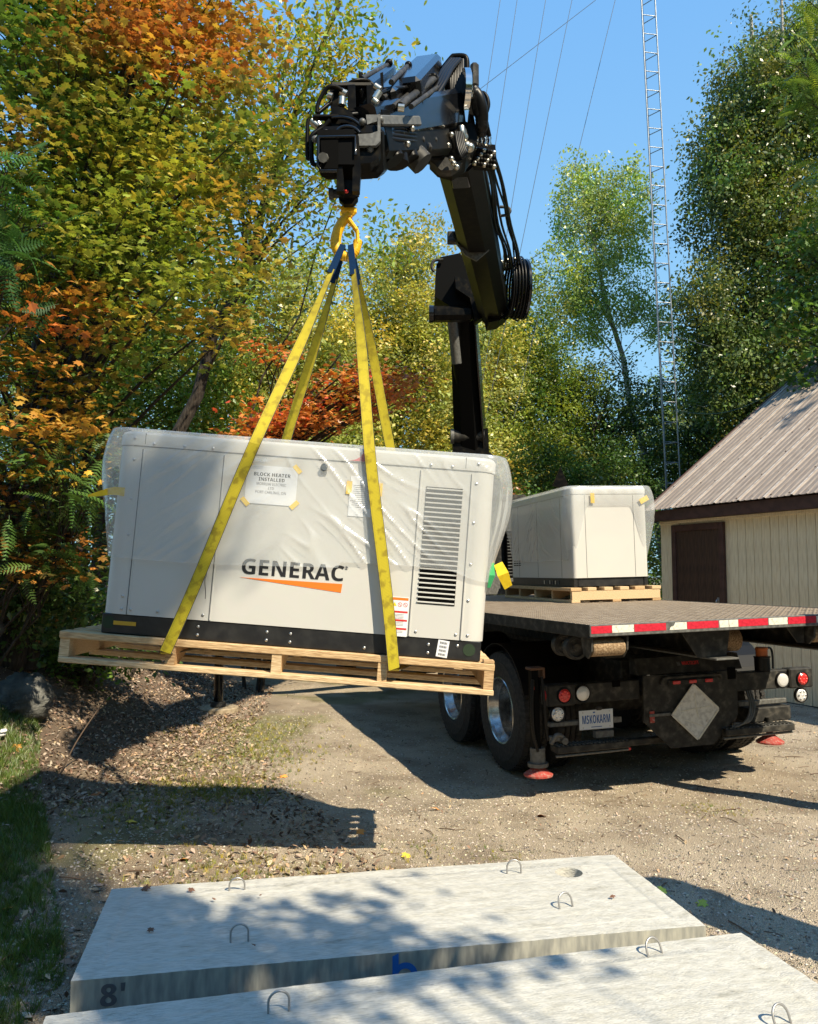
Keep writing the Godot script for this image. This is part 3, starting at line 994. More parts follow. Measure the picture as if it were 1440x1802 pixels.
	# skid details: lifting eyes, yellow bar, green cap
	pbox("yellow_bar", Vector3(-0.855, 0.232, fz - 0.003), Vector3(0.125, 0.022, 0.004), mat("bar_yellow", L(0.55, 0.31, 0.02), 0.5), g, 0.001)
	for x in [-0.945, 1.045]:
		var e := MB.new()
		e.cyl(Vector3.ZERO, Vector3(0, 0, 0.004), 0.034, 24)
		part("lifting_eye", e, mat("eye_green", L(0.012, 0.03, 0.010), 0.7), g, Transform3D(Basis(), Vector3(x, 0.232, fz - 0.0068)))
	var dr := MB.new()
	dr.tube(smooth([Vector3(0, 0.09, 0), Vector3(0.004, 0.05, 0), Vector3(-0.002, 0.02, 0), Vector3(0.008, -0.04, 0), Vector3(0.010, -0.08, 0)]), 0.0022, 5)
	part("drip_mark", dr, M.print_grey, g, Transform3D(Basis(), Vector3(-0.435, 0.48, fz)))
	# plastic sheet
	var f := film_over("plastic_sheet", "clear plastic sheet draped over the hanging generator", x0, x1, 1.302, func(x: float, z: float) -> float: return 0.635 + 0.025 * sin(x * 2.2) - 0.05 * absf(z) + (0.03 if x > 0.3 else 0.0) - 0.05 * smoothstep(0.85, 1.1, x), deep, [0.085, 0.10, 0.004], at, 31)
	var tl := MB.new()
	tl.strip(smooth([Vector3(0.09, 0.02, 0.01), Vector3(0.02, 0.02, 0.03), Vector3(-0.04, 0.0, 0.05), Vector3(-0.10, -0.02, 0.07)], 3), [Vector3(0, 0.024, 0), Vector3(0, 0.024, 0), Vector3(0, 0.023, 0), Vector3(0, 0.022, 0), Vector3(0, 0.02, 0), Vector3(0, 0.018, 0), Vector3(0, 0.016, 0), Vector3(0, 0.012, 0), Vector3(0, 0.008, 0), Vector3(0, 0.006, 0)], 0.0012)
	part("yellow_tape", tl, M.tape_yellow, f, Transform3D(Basis(), Vector3(-1.01, 0.935, fz - 0.02)))
	var tr := MB.new()
	tr.strip([Vector3(0, 0.06, 0), Vector3(0.03, 0.0, 0.02), Vector3(0.065, -0.07, 0.015)], [Vector3(0.022, 0.012, 0), Vector3(0.028, 0.014, 0.01), Vector3(0.02, 0.014, 0.0)], 0.0012)
	part("yellow_tape", tr, M.tape_yellow, f, Transform3D(Basis(), Vector3(1.18, 0.66, fz - 0.08)))
	var tg := MB.new()
	tg.strip([Vector3(0, 0.07, 0), Vector3(0.0, 0.0, 0.01), Vector3(-0.012, -0.07, 0.0)], [Vector3(0.008, 0, 0), Vector3(0.016, 0, 0.01), Vector3(0.008, 0, 0.0)], 0.0012)
	part("green_tape", tg, M.tape_green, f, Transform3D(Basis(), Vector3(1.145, 0.65, fz - 0.04)))
	pbox("clear_tape", Vector3(-0.20, 1.19, fz + 0.032), Vector3(0.10, 0.022, 0.001), M.plastic_film, f, 0.0)


# ------------------------------------------------------------------ slings and hook
func sling(label: String, hook: Vector3, front: Vector3, back: Vector3, front_edge: Vector3, back_edge: Vector3, side: float) -> void:
	var o := thing("lifting_sling", label, "sling", hook, Vector3.ZERO, "yellow webbing slings round the pallet")
	var pts := [[front, 0.022, front_edge], [back, -0.022, back_edge]]
	var k := 0
	for p in pts:
		var end: Vector3 = p[0] - hook
		var edge: Vector3 = p[2] - hook
		var start := Vector3(side * 0.012, 0.03, p[1])
		var mid := start.lerp(edge, 0.155)
		var across := Vector3(0.031, 0.010 * side, 0.0)
		var narrow := across * 0.62
		var s := MB.new()
		var path := []
		var wid := []
		for i in 9:
			var t := i / 8.0
			path.append(start.lerp(mid, t))
			wid.append((narrow * 0.9).lerp(narrow * 1.1, t))
		s.strip(path, wid, 0.014)
		part("blue_sleeve", s, M.sleeve_blue, o)
		var b := MB.new()
		path = []
		wid = []
		for i in 31:
			var t := i / 30.0
			var q := start.lerp(edge, lerpf(0.135, 1.0, t * 2.0)) if t < 0.5 else edge.lerp(end, t * 2.0 - 1.0)
			path.append(q + Vector3(0.006 * sin(t * 9.0 + k), 0, 0))
			var twist := (1.0 - smoothstep(0.0, 0.3, t)) * 0.5 + 0.10 * sin(t * 12.0 + k * 2.0) * (1.0 - smoothstep(0.3, 0.5, t))
			var dir := (edge - start if t < 0.5 else end - edge).normalized()
			wid.append(narrow.lerp(across, smoothstep(0.0, 0.25, t)).rotated(dir, twist))
		b.strip(path, wid, 0.005)
		part("webbing", b, M.strap_yellow, o)
		k += 1
	var u := MB.new()
	var f: Vector3 = front - hook
	var g: Vector3 = back - hook
	var dn := Vector3(0, -0.012, 0)
	u.strip([f, f + dn + Vector3(0, 0, -0.03), g + dn + Vector3(0, 0, 0.03), g], [Vector3(0.031, 0, 0), Vector3(0.031, 0, 0), Vector3(0.031, 0, 0), Vector3(0.031, 0, 0)], 0.005)
	part("webbing_under_pallet", u, M.strap_yellow, o)


func build_slings() -> void:
	var hook := Vector3(-0.385, 3.705, -4.95)
	sling("yellow webbing sling with blue sleeves round the pallet's left part", hook + Vector3(-0.012, 0, 0), Vector3(-1.318, 1.285, -4.470), Vector3(-1.205, 1.28, -5.530), Vector3(-0.851, 2.425, -4.500), Vector3(-0.865, 2.475, -5.500), -1.0)
	sling("yellow webbing sling with blue sleeves round the pallet's right part", hook + Vector3(0.012, 0, 0), Vector3(-0.083, 1.195, -4.470), Vector3(0.137, 1.18, -5.530), Vector3(-0.211, 2.375, -4.500), Vector3(-0.09, 2.41, -5.500), 1.0)
	var o := thing("crane_hook", "yellow swivel load hook holding the slings under the crane tip", "hook", Vector3(-0.385, 3.72, -4.95))
	var b := MB.new()
	# hook body: a thick bowl opening upwards, drawn as a tapered curve
	var left := smooth([Vector3(0.0, 0.205, 0), Vector3(-0.035, 0.165, 0), Vector3(-0.062, 0.10, 0.0), Vector3(-0.070, 0.03, 0.0), Vector3(-0.045, -0.03, 0.0), Vector3(0.0, -0.05, 0.0), Vector3(0.04, -0.03, 0.0), Vector3(0.062, 0.02, 0.0), Vector3(0.066, 0.055, 0.0)], 4)
	for i in left.size() - 1:
		var t := float(i) / (left.size() - 1)
		b.tube([left[i], left[i + 1]], lerpf(0.034, 0.023, absf(t - 0.35)), 12, lerpf(0.034, 0.023, absf(t + 0.03 - 0.35)))
	part("hook_body", b, M.hook_yellow, o)
	var l := MB.new()
	l.beam(Vector3(0.006, 0.19, 0.012), Vector3(0.066, 0.105, 0.012), 0.046, 0.024, 0.008)
	l.beam(Vector3(0.064, 0.118, 0.012), Vector3(0.068, 0.02, 0.012), 0.036, 0.022, 0.008)
	part("safety_latch", l, M.hook_yellow, o)
	var s := MB.new()
	s.tube(smooth([Vector3(0.004, 0.20, 0), Vector3(0.0, 0.27, 0), Vector3(-0.006, 0.33, 0), Vector3(-0.004, 0.37, 0)], 3), 0.030, 12, 0.022)
	s.box(Vector3(0.01, 0.243, 0), Vector3(0.098, 0.066, 0.06), 0.022)
	part("shank", s, M.hook_yellow, o)
	var e := MB.new()
	e.tube(arc(Vector3(-0.008, 0.375, 0), Vector3.RIGHT, Vector3.UP, 0.030, -60, 240, 16), 0.019, 10)
	part("eye", e, M.hook_yellow, o)
	for x in [-0.026, 0.034]:
		var bo := MB.new()
		bo.lathe([Vector2(0.016, 0.0), Vector2(0.016, 0.006), Vector2(0.010, 0.008), Vector2(0.0, 0.008)], Transform3D(Basis(Vector3.RIGHT, Vector3(0, 0, 1), Vector3(0, -1, 0)), Vector3.ZERO), 14)
		part("bolt", bo, M.hook_yellow, o, Transform3D(Basis(), Vector3(x, 0.247, 0.028)))
	var sh := MB.new()
	sh.tube(arc(Vector3(0.006, 0.375, 0.004), Vector3(0, 0, 1), Vector3.UP, 0.052, 180, 360, 12), 0.014, 10)
	part("black_shackle", sh, M.boom_black, o)


# ------------------------------------------------------------------ truck
func truck_xf() -> Transform3D:
	return Transform3D(Basis.from_euler(Vector3(0, deg_to_rad(16.4), deg_to_rad(1.4))), Vector3(2.409, -0.10, -7.266))


func wheel(o: Node3D, at: Vector3, side: float, outer: bool) -> void:
	# axis along x, side -1: outer face towards -x
	var w := Node3D.new()
	w.name = "wheel"
	o.add_child(w, true)
	w.position = at
	var ax := Transform3D(Basis(Vector3(0, 0, 1), PI * 0.5 if side < 0 else -PI * 0.5), Vector3.ZERO)
	var b := MB.new()
	var prof := [Vector2(0.30, -0.11), Vector2(0.33, -0.135), Vector2(0.42, -0.142), Vector2(0.50, -0.128), Vector2(0.538, -0.115), Vector2(0.548, -0.10), Vector2(0.548, -0.062), Vector2(0.534, -0.060), Vector2(0.534, -0.048), Vector2(0.55, -0.046), Vector2(0.55, -0.008), Vector2(0.536, -0.006), Vector2(0.536, 0.006), Vector2(0.55, 0.008), Vector2(0.55, 0.046), Vector2(0.534, 0.048), Vector2(0.534, 0.060), Vector2(0.548, 0.062), Vector2(0.548, 0.10), Vector2(0.538, 0.115), Vector2(0.50, 0.128), Vector2(0.47, 0.136), Vector2(0.465, 0.141), Vector2(0.42, 0.142), Vector2(0.36, 0.140), Vector2(0.33, 0.135), Vector2(0.30, 0.11)]
	b.lathe(prof, ax, 56)
	for k in 64:
		var a := TAU * k / 64.0
		for s in [-1.0, 1.0]:
			b.obox(ax * Transform3D(Basis(Vector3.UP, a), Vector3.ZERO) * Transform3D(Basis(Vector3(0, 0, 1), 0.25 * s), Vector3(0.543, 0.088 * s, 0.012 * s)), Vector3(0.022, 0.052, 0.030))
			b.obox(ax * Transform3D(Basis(Vector3.UP, a), Vector3.ZERO) * Transform3D(Basis(Vector3.RIGHT, 0.5 * s), Vector3(0.548, 0.027 * s, 0.0)), Vector3(0.010, 0.036, 0.032))
	part("tyre", b, M.tyre_rubber, w)
	var r := MB.new()
	var d := 0.13 if outer else 0.0
	r.lathe([Vector2(0.315, 0.128), Vector2(0.308, 0.134), Vector2(0.296, 0.126), Vector2(0.288, 0.10), Vector2(0.262, 0.085 - d * 0.4), Vector2(0.250, 0.03 - d), Vector2(0.215, -0.005 - d), Vector2(0.145, -0.012 - d), Vector2(0.135, 0.01 - d), Vector2(0.0, 0.01 - d)], ax, 48)
	part("rim", r, M.rim_alloy, w)
	if outer:
		var h := MB.new()
		h.lathe([Vector2(0.11, -d), Vector2(0.10, 0.07 - d), Vector2(0.075, 0.105 - d), Vector2(0.0, 0.11 - d)], ax, 24)
		part("hub", h, M.dusty_black, w)
		var nuts := MB.new()
		for k in 10:
			nuts.lathe([Vector2(0.019, -d), Vector2(0.017, 0.035 - d), Vector2(0.0, 0.038 - d)], ax * Transform3D(Basis(), Vector3(cos(TAU * k / 10.0), 0, sin(TAU * k / 10.0)) * 0.165), 6)
		part("wheel_nuts", nuts, M.chrome, w)


func lamp(o: Node3D, called: String, x: float, y: float, z: float, r: float, lens: Material, dots: int) -> void:
	var turn := Basis(Vector3.RIGHT, Vector3(0, 0, 1), Vector3(0, -1, 0))
	var n := Node3D.new()
	n.name = called
	o.add_child(n, true)
	n.position = Vector3(x, y, z)
	var b := MB.new()
	b.lathe([Vector2(r * 1.22, -0.012), Vector2(r * 1.22, 0.006), Vector2(r * 1.12, 0.014), Vector2(r * 1.0, 0.012), Vector2(r * 1.0, 0.0)], Transform3D(turn, Vector3.ZERO), 28)
	part("lamp_bezel", b, M.hose_rubber, n)
	var l := MB.new()
	l.lathe([Vector2(r, 0.0), Vector2(r * 0.97, 0.010), Vector2(r * 0.75, 0.018), Vector2(r * 0.4, 0.022), Vector2(0, 0.023)], Transform3D(turn, Vector3.ZERO), 28)
	part("lens", l, lens, n)
	if dots:
		var d := MB.new()
		for k in dots:
			var rr := r * 0.62 if k else 0.0
			d.ball(Vector3(cos(TAU * k / (dots - 1.0)) * rr, sin(TAU * k / (dots - 1.0)) * rr, 0.018), Vector3(r * 0.19, r * 0.19, 0.008), 8, 5)
		part("diodes", d, M.chrome if lens == M.white_lens else mat("diode_red", L(0.8, 0.08, 0.07), 0.2), n)


func foot(o: Node3D, x: float, y: float, z: float) -> void:
	var b := MB.new()
	b.lathe([Vector2(0.0, 0.0), Vector2(0.118, 0.0), Vector2(0.120, 0.014), Vector2(0.070, 0.048), Vector2(0.042, 0.072), Vector2(0.0, 0.072)], Transform3D(Basis(), Vector3.ZERO), 28)
	part("stabiliser_foot", b, M.red_paint, o, Transform3D(Basis(), Vector3(x, y, z)))


func build_truck() -> void:
	var X := truck_xf()
	var o := thing("flatbed_truck", "black heavy flatbed truck seen from behind, parked on the drive", "truck", X.origin)
	o.basis = X.basis
	for s in [-1.0, 1.0]:
		pbox("chassis_rail", Vector3(0.43 * s, 0.92, -5.0), Vector3(0.09, 0.28, 9.6), M.dusty_black, o, 0.01)
		pbox("hoist_beam", Vector3(0.36 * s, 1.21, -3.6), Vector3(0.12, 0.20, 6.4), M.dusty_black, o, 0.01)
		for z in [-1.05, -2.42]:
			wheel(o, Vector3(1.16 * s, 0.55, z), s, true)
			wheel(o, Vector3(0.83 * s, 0.55, z), s, false)
			var fd := MB.new()
			var p := []
			var w := []
			for i in 13:
				var a := deg_to_rad(lerpf(20, 160, i / 12.0))
				p.append(Vector3(0, sin(a) * 0.62, cos(a) * 0.62))
				w.append(Vector3(0.30, 0, 0))
			fd.strip(p, w, 0.008)
			part("mudguard", fd, M.hose_rubber, o, Transform3D(Basis(), Vector3(1.0 * s, 0.56, z)))
		wheel(o, Vector3(1.12 * s, 0.55, -8.9), s, false)
	for z in [-1.05, -2.42, -8.9]:
		pbox("axle", Vector3(0, 0.55, z), Vector3(1.9, 0.16, 0.16), M.dusty_black, o, 0.03)
	# tail: lamp beams and centre plate
	pbox("lamp_beam", Vector3(-0.86, 0.829, -0.06), Vector3(0.89, 0.165, 0.10), M.dusty_black, o, 0.008)
	pbox("lamp_beam", Vector3(0.94, 0.829, -0.06), Vector3(0.80, 0.165, 0.10), M.dusty_black, o, 0.008)
	for x in [-1.175, 1.245]:
		pbox("lamp_box", Vector3(x, 0.832, -0.035), Vector3(0.255, 0.178, 0.125), M.dusty_black, o, 0.012)
	pbox("beam_gap", Vector3(-0.645, 0.89, -0.007), Vector3(0.075, 0.05, 0.012), M.void_black, o, 0.002)
	lamp(o, "tail_light", -1.157, 0.830, 0.030, 0.055, M.red_lens, 9)
	lamp(o, "reversing_light", -0.968, 0.831, -0.004, 0.062, M.white_lens, 0)
	lamp(o, "work_light", -1.209, 0.676, 0.0, 0.058, M.white_lens, 7)
	lamp(o, "tail_light", 1.246, 0.825, 0.030, 0.055, M.red_lens, 9)
	lamp(o, "reversing_light", 1.056, 0.821, -0.004, 0.062, M.white_lens, 0)
	lamp(o, "work_light", 1.248, 0.673, 0.0, 0.058, M.white_lens, 7)
	var sl := MB.new()
	sl.ball(Vector3.ZERO, Vector3(0.012, 0.045, 0.035), 12, 8)
	part("side_marker", sl, M.red_lens, o, Transform3D(Basis(), Vector3(-1.304, 0.832, -0.035)))
	var cp := MB.new()
	cp.prism([Vector2(-0.409, 0.945), Vector2(0.541, 0.945), Vector2(0.525, 0.553), Vector2(0.259, 0.318), Vector2(-0.16, 0.318), Vector2(-0.421, 0.561)], 0.022)
	part("centre_plate", cp, M.dusty_black, o, Transform3D(Basis(), Vector3(0, 0, 0.03)))
	for x in [0.48]:
		pbox("plate_cutout", Vector3(x, 0.92, 0.0425), Vector3(0.085, 0.10, 0.006), M.void_black, o, 0.001)
	var tb := MB.new()
	tb.prism([Vector2(-0.10, 0.955), Vector2(0.04, 0.955), Vector2(-0.02, 1.09), Vector2(-0.10, 1.09)], 1.05, Transform3D(Basis(Vector3(0, 0, 1), Vector3(0, 1, 0), Vector3(-1, 0, 0)), Vector3(0.07, 0, 0)))
	part("rear_cross_beam", tb, M.dusty_black, o)
	var tilt := Basis(Vector3.RIGHT, deg_to_rad(-24))
	words("lettering", "MULTILIFT", 0.030, M.print_red, o, Transform3D(tilt, Vector3(0.085, 1.030, 0.0085)), true, 0.17)
	pbox("maker_emblem", Vector3(-0.035, 1.030, 0.0085), Vector3(0.030, 0.034, 0.002), M.grey_plate, o, 0.0).rotation_degrees.x = -24
	var gb := MB.new()
	gb.tube(smooth([Vector3(-0.245, 0.865, 0.05), Vector3(-0.225, 0.912, 0.06), Vector3(-0.17, 0.925, 0.065), Vector3(0.29, 0.925, 0.065), Vector3(0.345, 0.918, 0.06), Vector3(0.362, 0.885, 0.05)], 3), 0.013, 8)
	part("grab_bar", gb, M.dusty_black, o)
	pbox("marker_bar", Vector3(0.058, 0.876, 0.052), Vector3(0.46, 0.042, 0.022), M.dusty_black, o, 0.004)
	for x in [-0.10, 0.062, 0.226]:
		pbox("marker_light", Vector3(x, 0.878, 0.068), Vector3(0.075, 0.030, 0.018), M.red_lens, o, 0.006)
	# diamond placard holder
	var pc := Node3D.new()
	pc.name = "placard_holder"
	o.add_child(pc, true)
	pc.position = Vector3(0.078, 0.615, 0.060)
	pc.rotation_degrees.z = 2.5
	var dm := MB.new()
	dm.prism([Vector2(0, 0.242), Vector2(0.242, 0), Vector2(0, -0.242), Vector2(-0.242, 0)], 0.008)
	part("diamond_plate", dm, M.placard, pc)
	for q in 4:
		var e := MB.new()
		e.beam(Vector3(0.006, 0.232, 0.007), Vector3(0.232, 0.006, 0.007), 0.006, 0.016, 0.002)
		part("diamond_edge", e, M.white_strip, pc, Transform3D(Basis(Vector3(0, 0, 1), PI * 0.5 * q), Vector3.ZERO))
	for q in [[-0.15, 0.02, 0.15, 0.035], [0.0, 0.16, 0.02, -0.05], [-0.10, -0.06, 0.06, -0.13]]:
		var e := MB.new()
		e.beam(Vector3(q[0], q[1], 0.005), Vector3(q[2], q[3], 0.005), 0.004, 0.009)
		part("plate_fold", e, M.white_strip, pc)
	for q in [[0.10, 0.09], [-0.10, -0.10], [0.11, -0.09], [-0.11, 0.10]]:
		var e := MB.new()
		e.cyl(Vector3(q[0], q[1], 0.003), Vector3(q[0], q[1], 0.010), 0.010, 10)
		part("rivet", e, M.zinc, pc)
	# number plate
	var np := pbox("number_plate", Vector3(-0.857, 0.610, 0.010), Vector3(0.318, 0.160, 0.004), M.plate_white, o, 0.0015)
	words("lettering", "MSKOKARM", 0.068, M.plate_blue, np, Transform3D(Basis(), Vector3(0, 0.002, 0.0026)), true, 0.262)
	for x in [-0.125, 0.125]:
		for y in [-0.062, 0.062]:
			var e := MB.new()
			e.cyl(Vector3(x, y, 0.001), Vector3(x, y, 0.005), 0.006, 8)
			part("plate_screw", e, M.zinc, np)
	pbox("print_line", Vector3(0.0, -0.060, 0.0024), Vector3(0.10, 0.006, 0.0008), M.plate_blue, np, 0.0)
	pbox("print_line", Vector3(-0.02, 0.060, 0.0024), Vector3(0.02, 0.012, 0.0008), M.plate_blue, np, 0.0)
	pbox("plate_light", Vector3(-0.83, 0.700, 0.012), Vector3(0.055, 0.030, 0.03), M.dusty_black, o, 0.008)
	pbox("small_sticker", Vector3(-0.652, 0.592, 0.004), Vector3(0.075, 0.045, 0.003), M.grey_plate, o, 0.0)
	pbox("lower_bar", Vector3(-0.95, 0.590, -0.03), Vector3(0.66, 0.040, 0.05), M.grey_plate, o, 0.006)
	pbox("lower_bar", Vector3(0.86, 0.630, -0.06), Vector3(0.52, 0.045, 0.05), M.grey_plate, o, 0.006)
	pbox("bracket_box", Vector3(-0.79, 0.486, 0.0), Vector3(0.17, 0.06, 0.06), M.grey_plate, o, 0.005)
	pbox("side_box", Vector3(0.92, 0.52, -0.10), Vector3(0.46, 0.13, 0.16), M.dusty_black, o, 0.01)
	# steps
	for q in [[-0.93, 0.402, 0.67], [0.715, 0.418, 0.73]]:
		var st := pbox("step", Vector3(q[0], q[1], 0.03), Vector3(q[2], 0.058, 0.14), M.dusty_black, o, 0.006)
		for k in 18:
			pbox("step_tooth", Vector3(-q[2] * 0.47 + k * q[2] * 0.94 / 17.0, 0.032, 0.0), Vector3(0.014, 0.010, 0.12), M.grey_plate, st, 0.002)
		var tu := MB.new()
		tu.tube([Vector3(q[0] - q[2] * 0.5, q[1] - 0.055, 0.06), Vector3(q[0] + q[2] * 0.5, q[1] - 0.050, 0.06)], 0.012, 8)
		part("step_tube", tu, M.grey_plate, o)
	pbox("red_tag", Vector3(-0.585, 0.355, 0.065), Vector3(0.022, 0.022, 0.012), M.print_red, o, 0.002)
	pbox("red_bracket", Vector3(-0.345, 0.60, 0.05), Vector3(0.045, 0.10, 0.012), M.red_paint, o, 0.003)
	pbox("latch_arm", Vector3(-0.27, 0.613, 0.055), Vector3(0.21, 0.026, 0.012), M.grey_plate, o, 0.004)
	pbox("cross_tube", Vector3(-0.30, 0.37, -0.10), Vector3(0.62, 0.06, 0.06), M.dusty_black, o, 0.01)
	# stabiliser legs
	pbox("stabiliser_leg", Vector3(-1.415, 0.73, 0.0), Vector3(0.062, 0.66, 0.09), M.matte_black, o, 0.012)
	pbox("leg_cap", Vector3(-1.40, 1.065, 0.0), Vector3(0.125, 0.022, 0.11), mat("worn_brown", L(0.11, 0.05, 0.025), 0.7), o, 0.004)
	pbox("leg_cap", Vector3(-1.345, 1.03, 0.0), Vector3(0.022, 0.09, 0.11), M.worn_brown, o, 0.004)
	pbox("leg_reflector", Vector3(-1.447, 0.925, 0.053), Vector3(0.022, 0.055, 0.004), M.print_red, o, 0.001)
	var lg := MB.new()
	lg.cyl(Vector3(-1.40, 0.42, 0), Vector3(-1.40, 0.29, 0), 0.062, 18)
	lg.cyl(Vector3(-1.40, 0.30, 0), Vector3(-1.40, 0.27, 0), 0.085, 18)
	part("leg_cylinder", lg, M.grey_plate, o)
	var lr := MB.new()
	lr.cyl(Vector3(-1.40, 0.28, 0), Vector3(-1.40, 0.19, 0), 0.030, 14)
	lr.cyl(Vector3(0.885, 0.50, 0), Vector3(0.885, 0.33, 0), 0.030, 14)
	part("leg_rod", lr, M.dusty_black, o)
	foot(o, -1.40, 0.195, 0.0)
	foot(o, 0.885, 0.275, 0.0)
	var cl := MB.new()
	cl.tube(smooth([Vector3(-1.30, 0.45, 0.05), Vector3(-1.26, 0.52, 0.07), Vector3(-1.20, 0.50, 0.06), Vector3(-1.17, 0.44, 0.05)], 3), 0.02, 8)
	cl.box(Vector3(-1.26, 0.49, 0.04), Vector3(0.10, 0.05, 0.05), 0.01)
	cl.cyl(Vector3(-1.19, 0.47, 0.0), Vector3(-1.19, 0.47, 0.09), 0.028, 12)
	part("hose_coupling", cl, M.grey_plate, o)
	var hs := MB.new()
	hs.tube(smooth([Vector3(-1.37, 1.0, 0.06), Vector3(-1.36, 0.8, 0.07), Vector3(-1.35, 0.62, 0.06), Vector3(-1.33, 0.48, 0.05)], 4), 0.014, 8)
	hs.tube(smooth([Vector3(-1.45, 0.98, 0.06), Vector3(-1.47, 0.75, 0.07), Vector3(-1.46, 0.55, 0.06), Vector3(-1.42, 0.40, 0.05)], 4), 0.014, 8)
	part("leg_hose", hs, M.hose_rubber, o)
	for k in 3:
		var h := MB.new()
		var e := k * 0.022
		h.tube(smooth([Vector3(0.66 + e, 0.75, 0.0), Vector3(0.645 + e, 0.62, 0.06), Vector3(0.56 + e, 0.50, 0.09), Vector3(0.42 + e, 0.44 + e, 0.06)], 5), 0.010, 7)
		part("tail_hose", h, M.grey_plate, o)
	# small beacon can on the right
	var can := MB.new()
	can.lathe([Vector2(0, 0), Vector2(0.068, 0.0), Vector2(0.068, 0.11), Vector2(0.072, 0.115), Vector2(0.072, 0.125), Vector2(0.05, 0.128)], Transform3D(), 24)
	part("canister", can, M.hose_rubber, o, Transform3D(Basis(), Vector3(0.885, 0.915, -0.05)))
	var cap := MB.new()
	cap.lathe([Vector2(0.052, 0.0), Vector2(0.052, 0.055), Vector2(0.056, 0.058), Vector2(0.056, 0.072), Vector2(0.045, 0.080), Vector2(0, 0.080)], Transform3D(), 20)
	part("orange_cap", cap, M.beacon_orange, o, Transform3D(Basis(), Vector3(0.885, 1.043, -0.05)))
	var ch := MB.new()
	ch.tube(smooth([Vector3(0.93, 1.10, -0.06), Vector3(0.985, 1.11, -0.06), Vector3(1.01, 1.06, -0.06), Vector3(1.01, 0.92, -0.06)], 4), 0.010, 7)
	part("canister_pipe", ch, M.hose_rubber, o)
	# hoist cylinders and dark works under the deck
	for x in [-0.12, 0.14]:
		var hc := MB.new()
		hc.cyl(Vector3(x, 1.10, -0.9), Vector3(x, 1.20, -4.2), 0.085, 18)
		part("hoist_cylinder", hc, M.dusty_black, o)
	pbox("hoist_cross_member", Vector3(0, 1.22, -0.5), Vector3(1.0, 0.16, 0.2), M.dusty_black, o, 0.01)
	for s in [-1.0, 1.0]:
		var rl := MB.new()
		rl.cyl(Vector3(0.50 * s, 1.20, -0.15), Vector3(0.68 * s, 1.20, -0.15), 0.11, 22)
		part("hoist_roller", rl, M.rust_drum if s > 0 else M.dusty_black, o)
	pbox("tool_box", Vector3(-1.05, 0.80, -4.6), Vector3(0.40, 0.50, 1.2), M.dusty_black, o, 0.02)
	pbox("fuel_tank", Vector3(1.0, 0.80, -6.2), Vector3(0.55, 0.55, 1.3), M.grey_plate, o, 0.08)
	# headboard, cooler and cab ahead of the deck
	pbox("headboard", Vector3(0.25, 2.22, -5.95), Vector3(1.95, 1.50, 0.10), M.grey_plate, o, 0.01)
	pbox("headboard_rail", Vector3(0.25, 3.02, -5.95), Vector3(2.05, 0.10, 0.14), M.dusty_black, o, 0.01)
	pbox("cooler", Vector3(1.0, 2.1, -5.80), Vector3(0.30, 0.75, 0.10), M.void_black, o, 0.01)
	for k in 14:
		pbox("cooler_fin", Vector3(1.0, 1.78 + k * 0.05, -5.745), Vector3(0.28, 0.012, 0.012), M.grey_plate, o, 0.001)
	var lp := MB.new()
	lp.tube(smooth([Vector3(0.98, 1.76, -5.70), Vector3(1.06, 1.76, -5.70), Vector3(1.075, 1.80, -5.70), Vector3(1.075, 2.34, -5.70), Vector3(1.06, 2.38, -5.70), Vector3(0.98, 2.38, -5.70)], 3), 0.012, 8)
	part("white_guard_tube", lp, M.white_strip, o)
	pbox("grey_ledge", Vector3(1.0, 1.70, -5.68), Vector3(0.34, 0.06, 0.16), M.grey_plate, o, 0.005)
	for k in 5:
		var pi := MB.new()
		pi.cyl(Vector3(0.82 + k * 0.085, 1.35, -5.70), Vector3(0.80 + k * 0.085, 1.66, -5.70), 0.022, 10)
		part("pipe", pi, M.grey_plate, o)
	pbox("cab", Vector3(0, 2.05, -9.6), Vector3(2.35, 2.1, 1.9), M.gloss_black, o, 0.12)
	pbox("cab_rear_window", Vector3(0, 2.5, -8.645), Vector3(1.2, 0.5, 0.012), M.void_black, o, 0.004)
	pbox("bonnet", Vector3(0, 1.55, -11.0), Vector3(1.9, 1.0, 1.2), M.gloss_black, o, 0.12)
	for s in [-1.0, 1.0]:
		pbox("mirror", Vector3(1.38 * s, 2.4, -10.2), Vector3(0.2, 0.45, 0.10), M.hose_rubber, o, 0.03)
	# a red ratchet binder hanging on the headboard
	var rb := thing("chain_binder", "red ratchet chain binder hanging in the gap beside the second generator", "chain binder", X * Vector3(1.165, 2.05, -5.62))
	rb.basis = X.basis
	var c1 := MB.new()
	c1.tube([Vector3(0, 0.30, 0), Vector3(0.01, 0.60, 0)], 0.022, 10, 0.016)
	c1.tube([Vector3(-0.02, 0.12, 0), Vector3(0.0, 0.31, 0)], 0.032, 10)
	part("binder_body", c1, mat("binder_red", L(0.58, 0.03, 0.05), 0.5), rb)
	var c2 := MB.new()
	for k in 6:
		c2.tube(arc(Vector3(-0.03, 0.06 - k * 0.04, 0), Vector3.RIGHT if k % 2 else Vector3(0, 0, 1), Vector3.UP, 0.022, 0, 360, 10), 0.006, 6, -1.0, false)
	part("chain", c2, M.red_paint, rb)


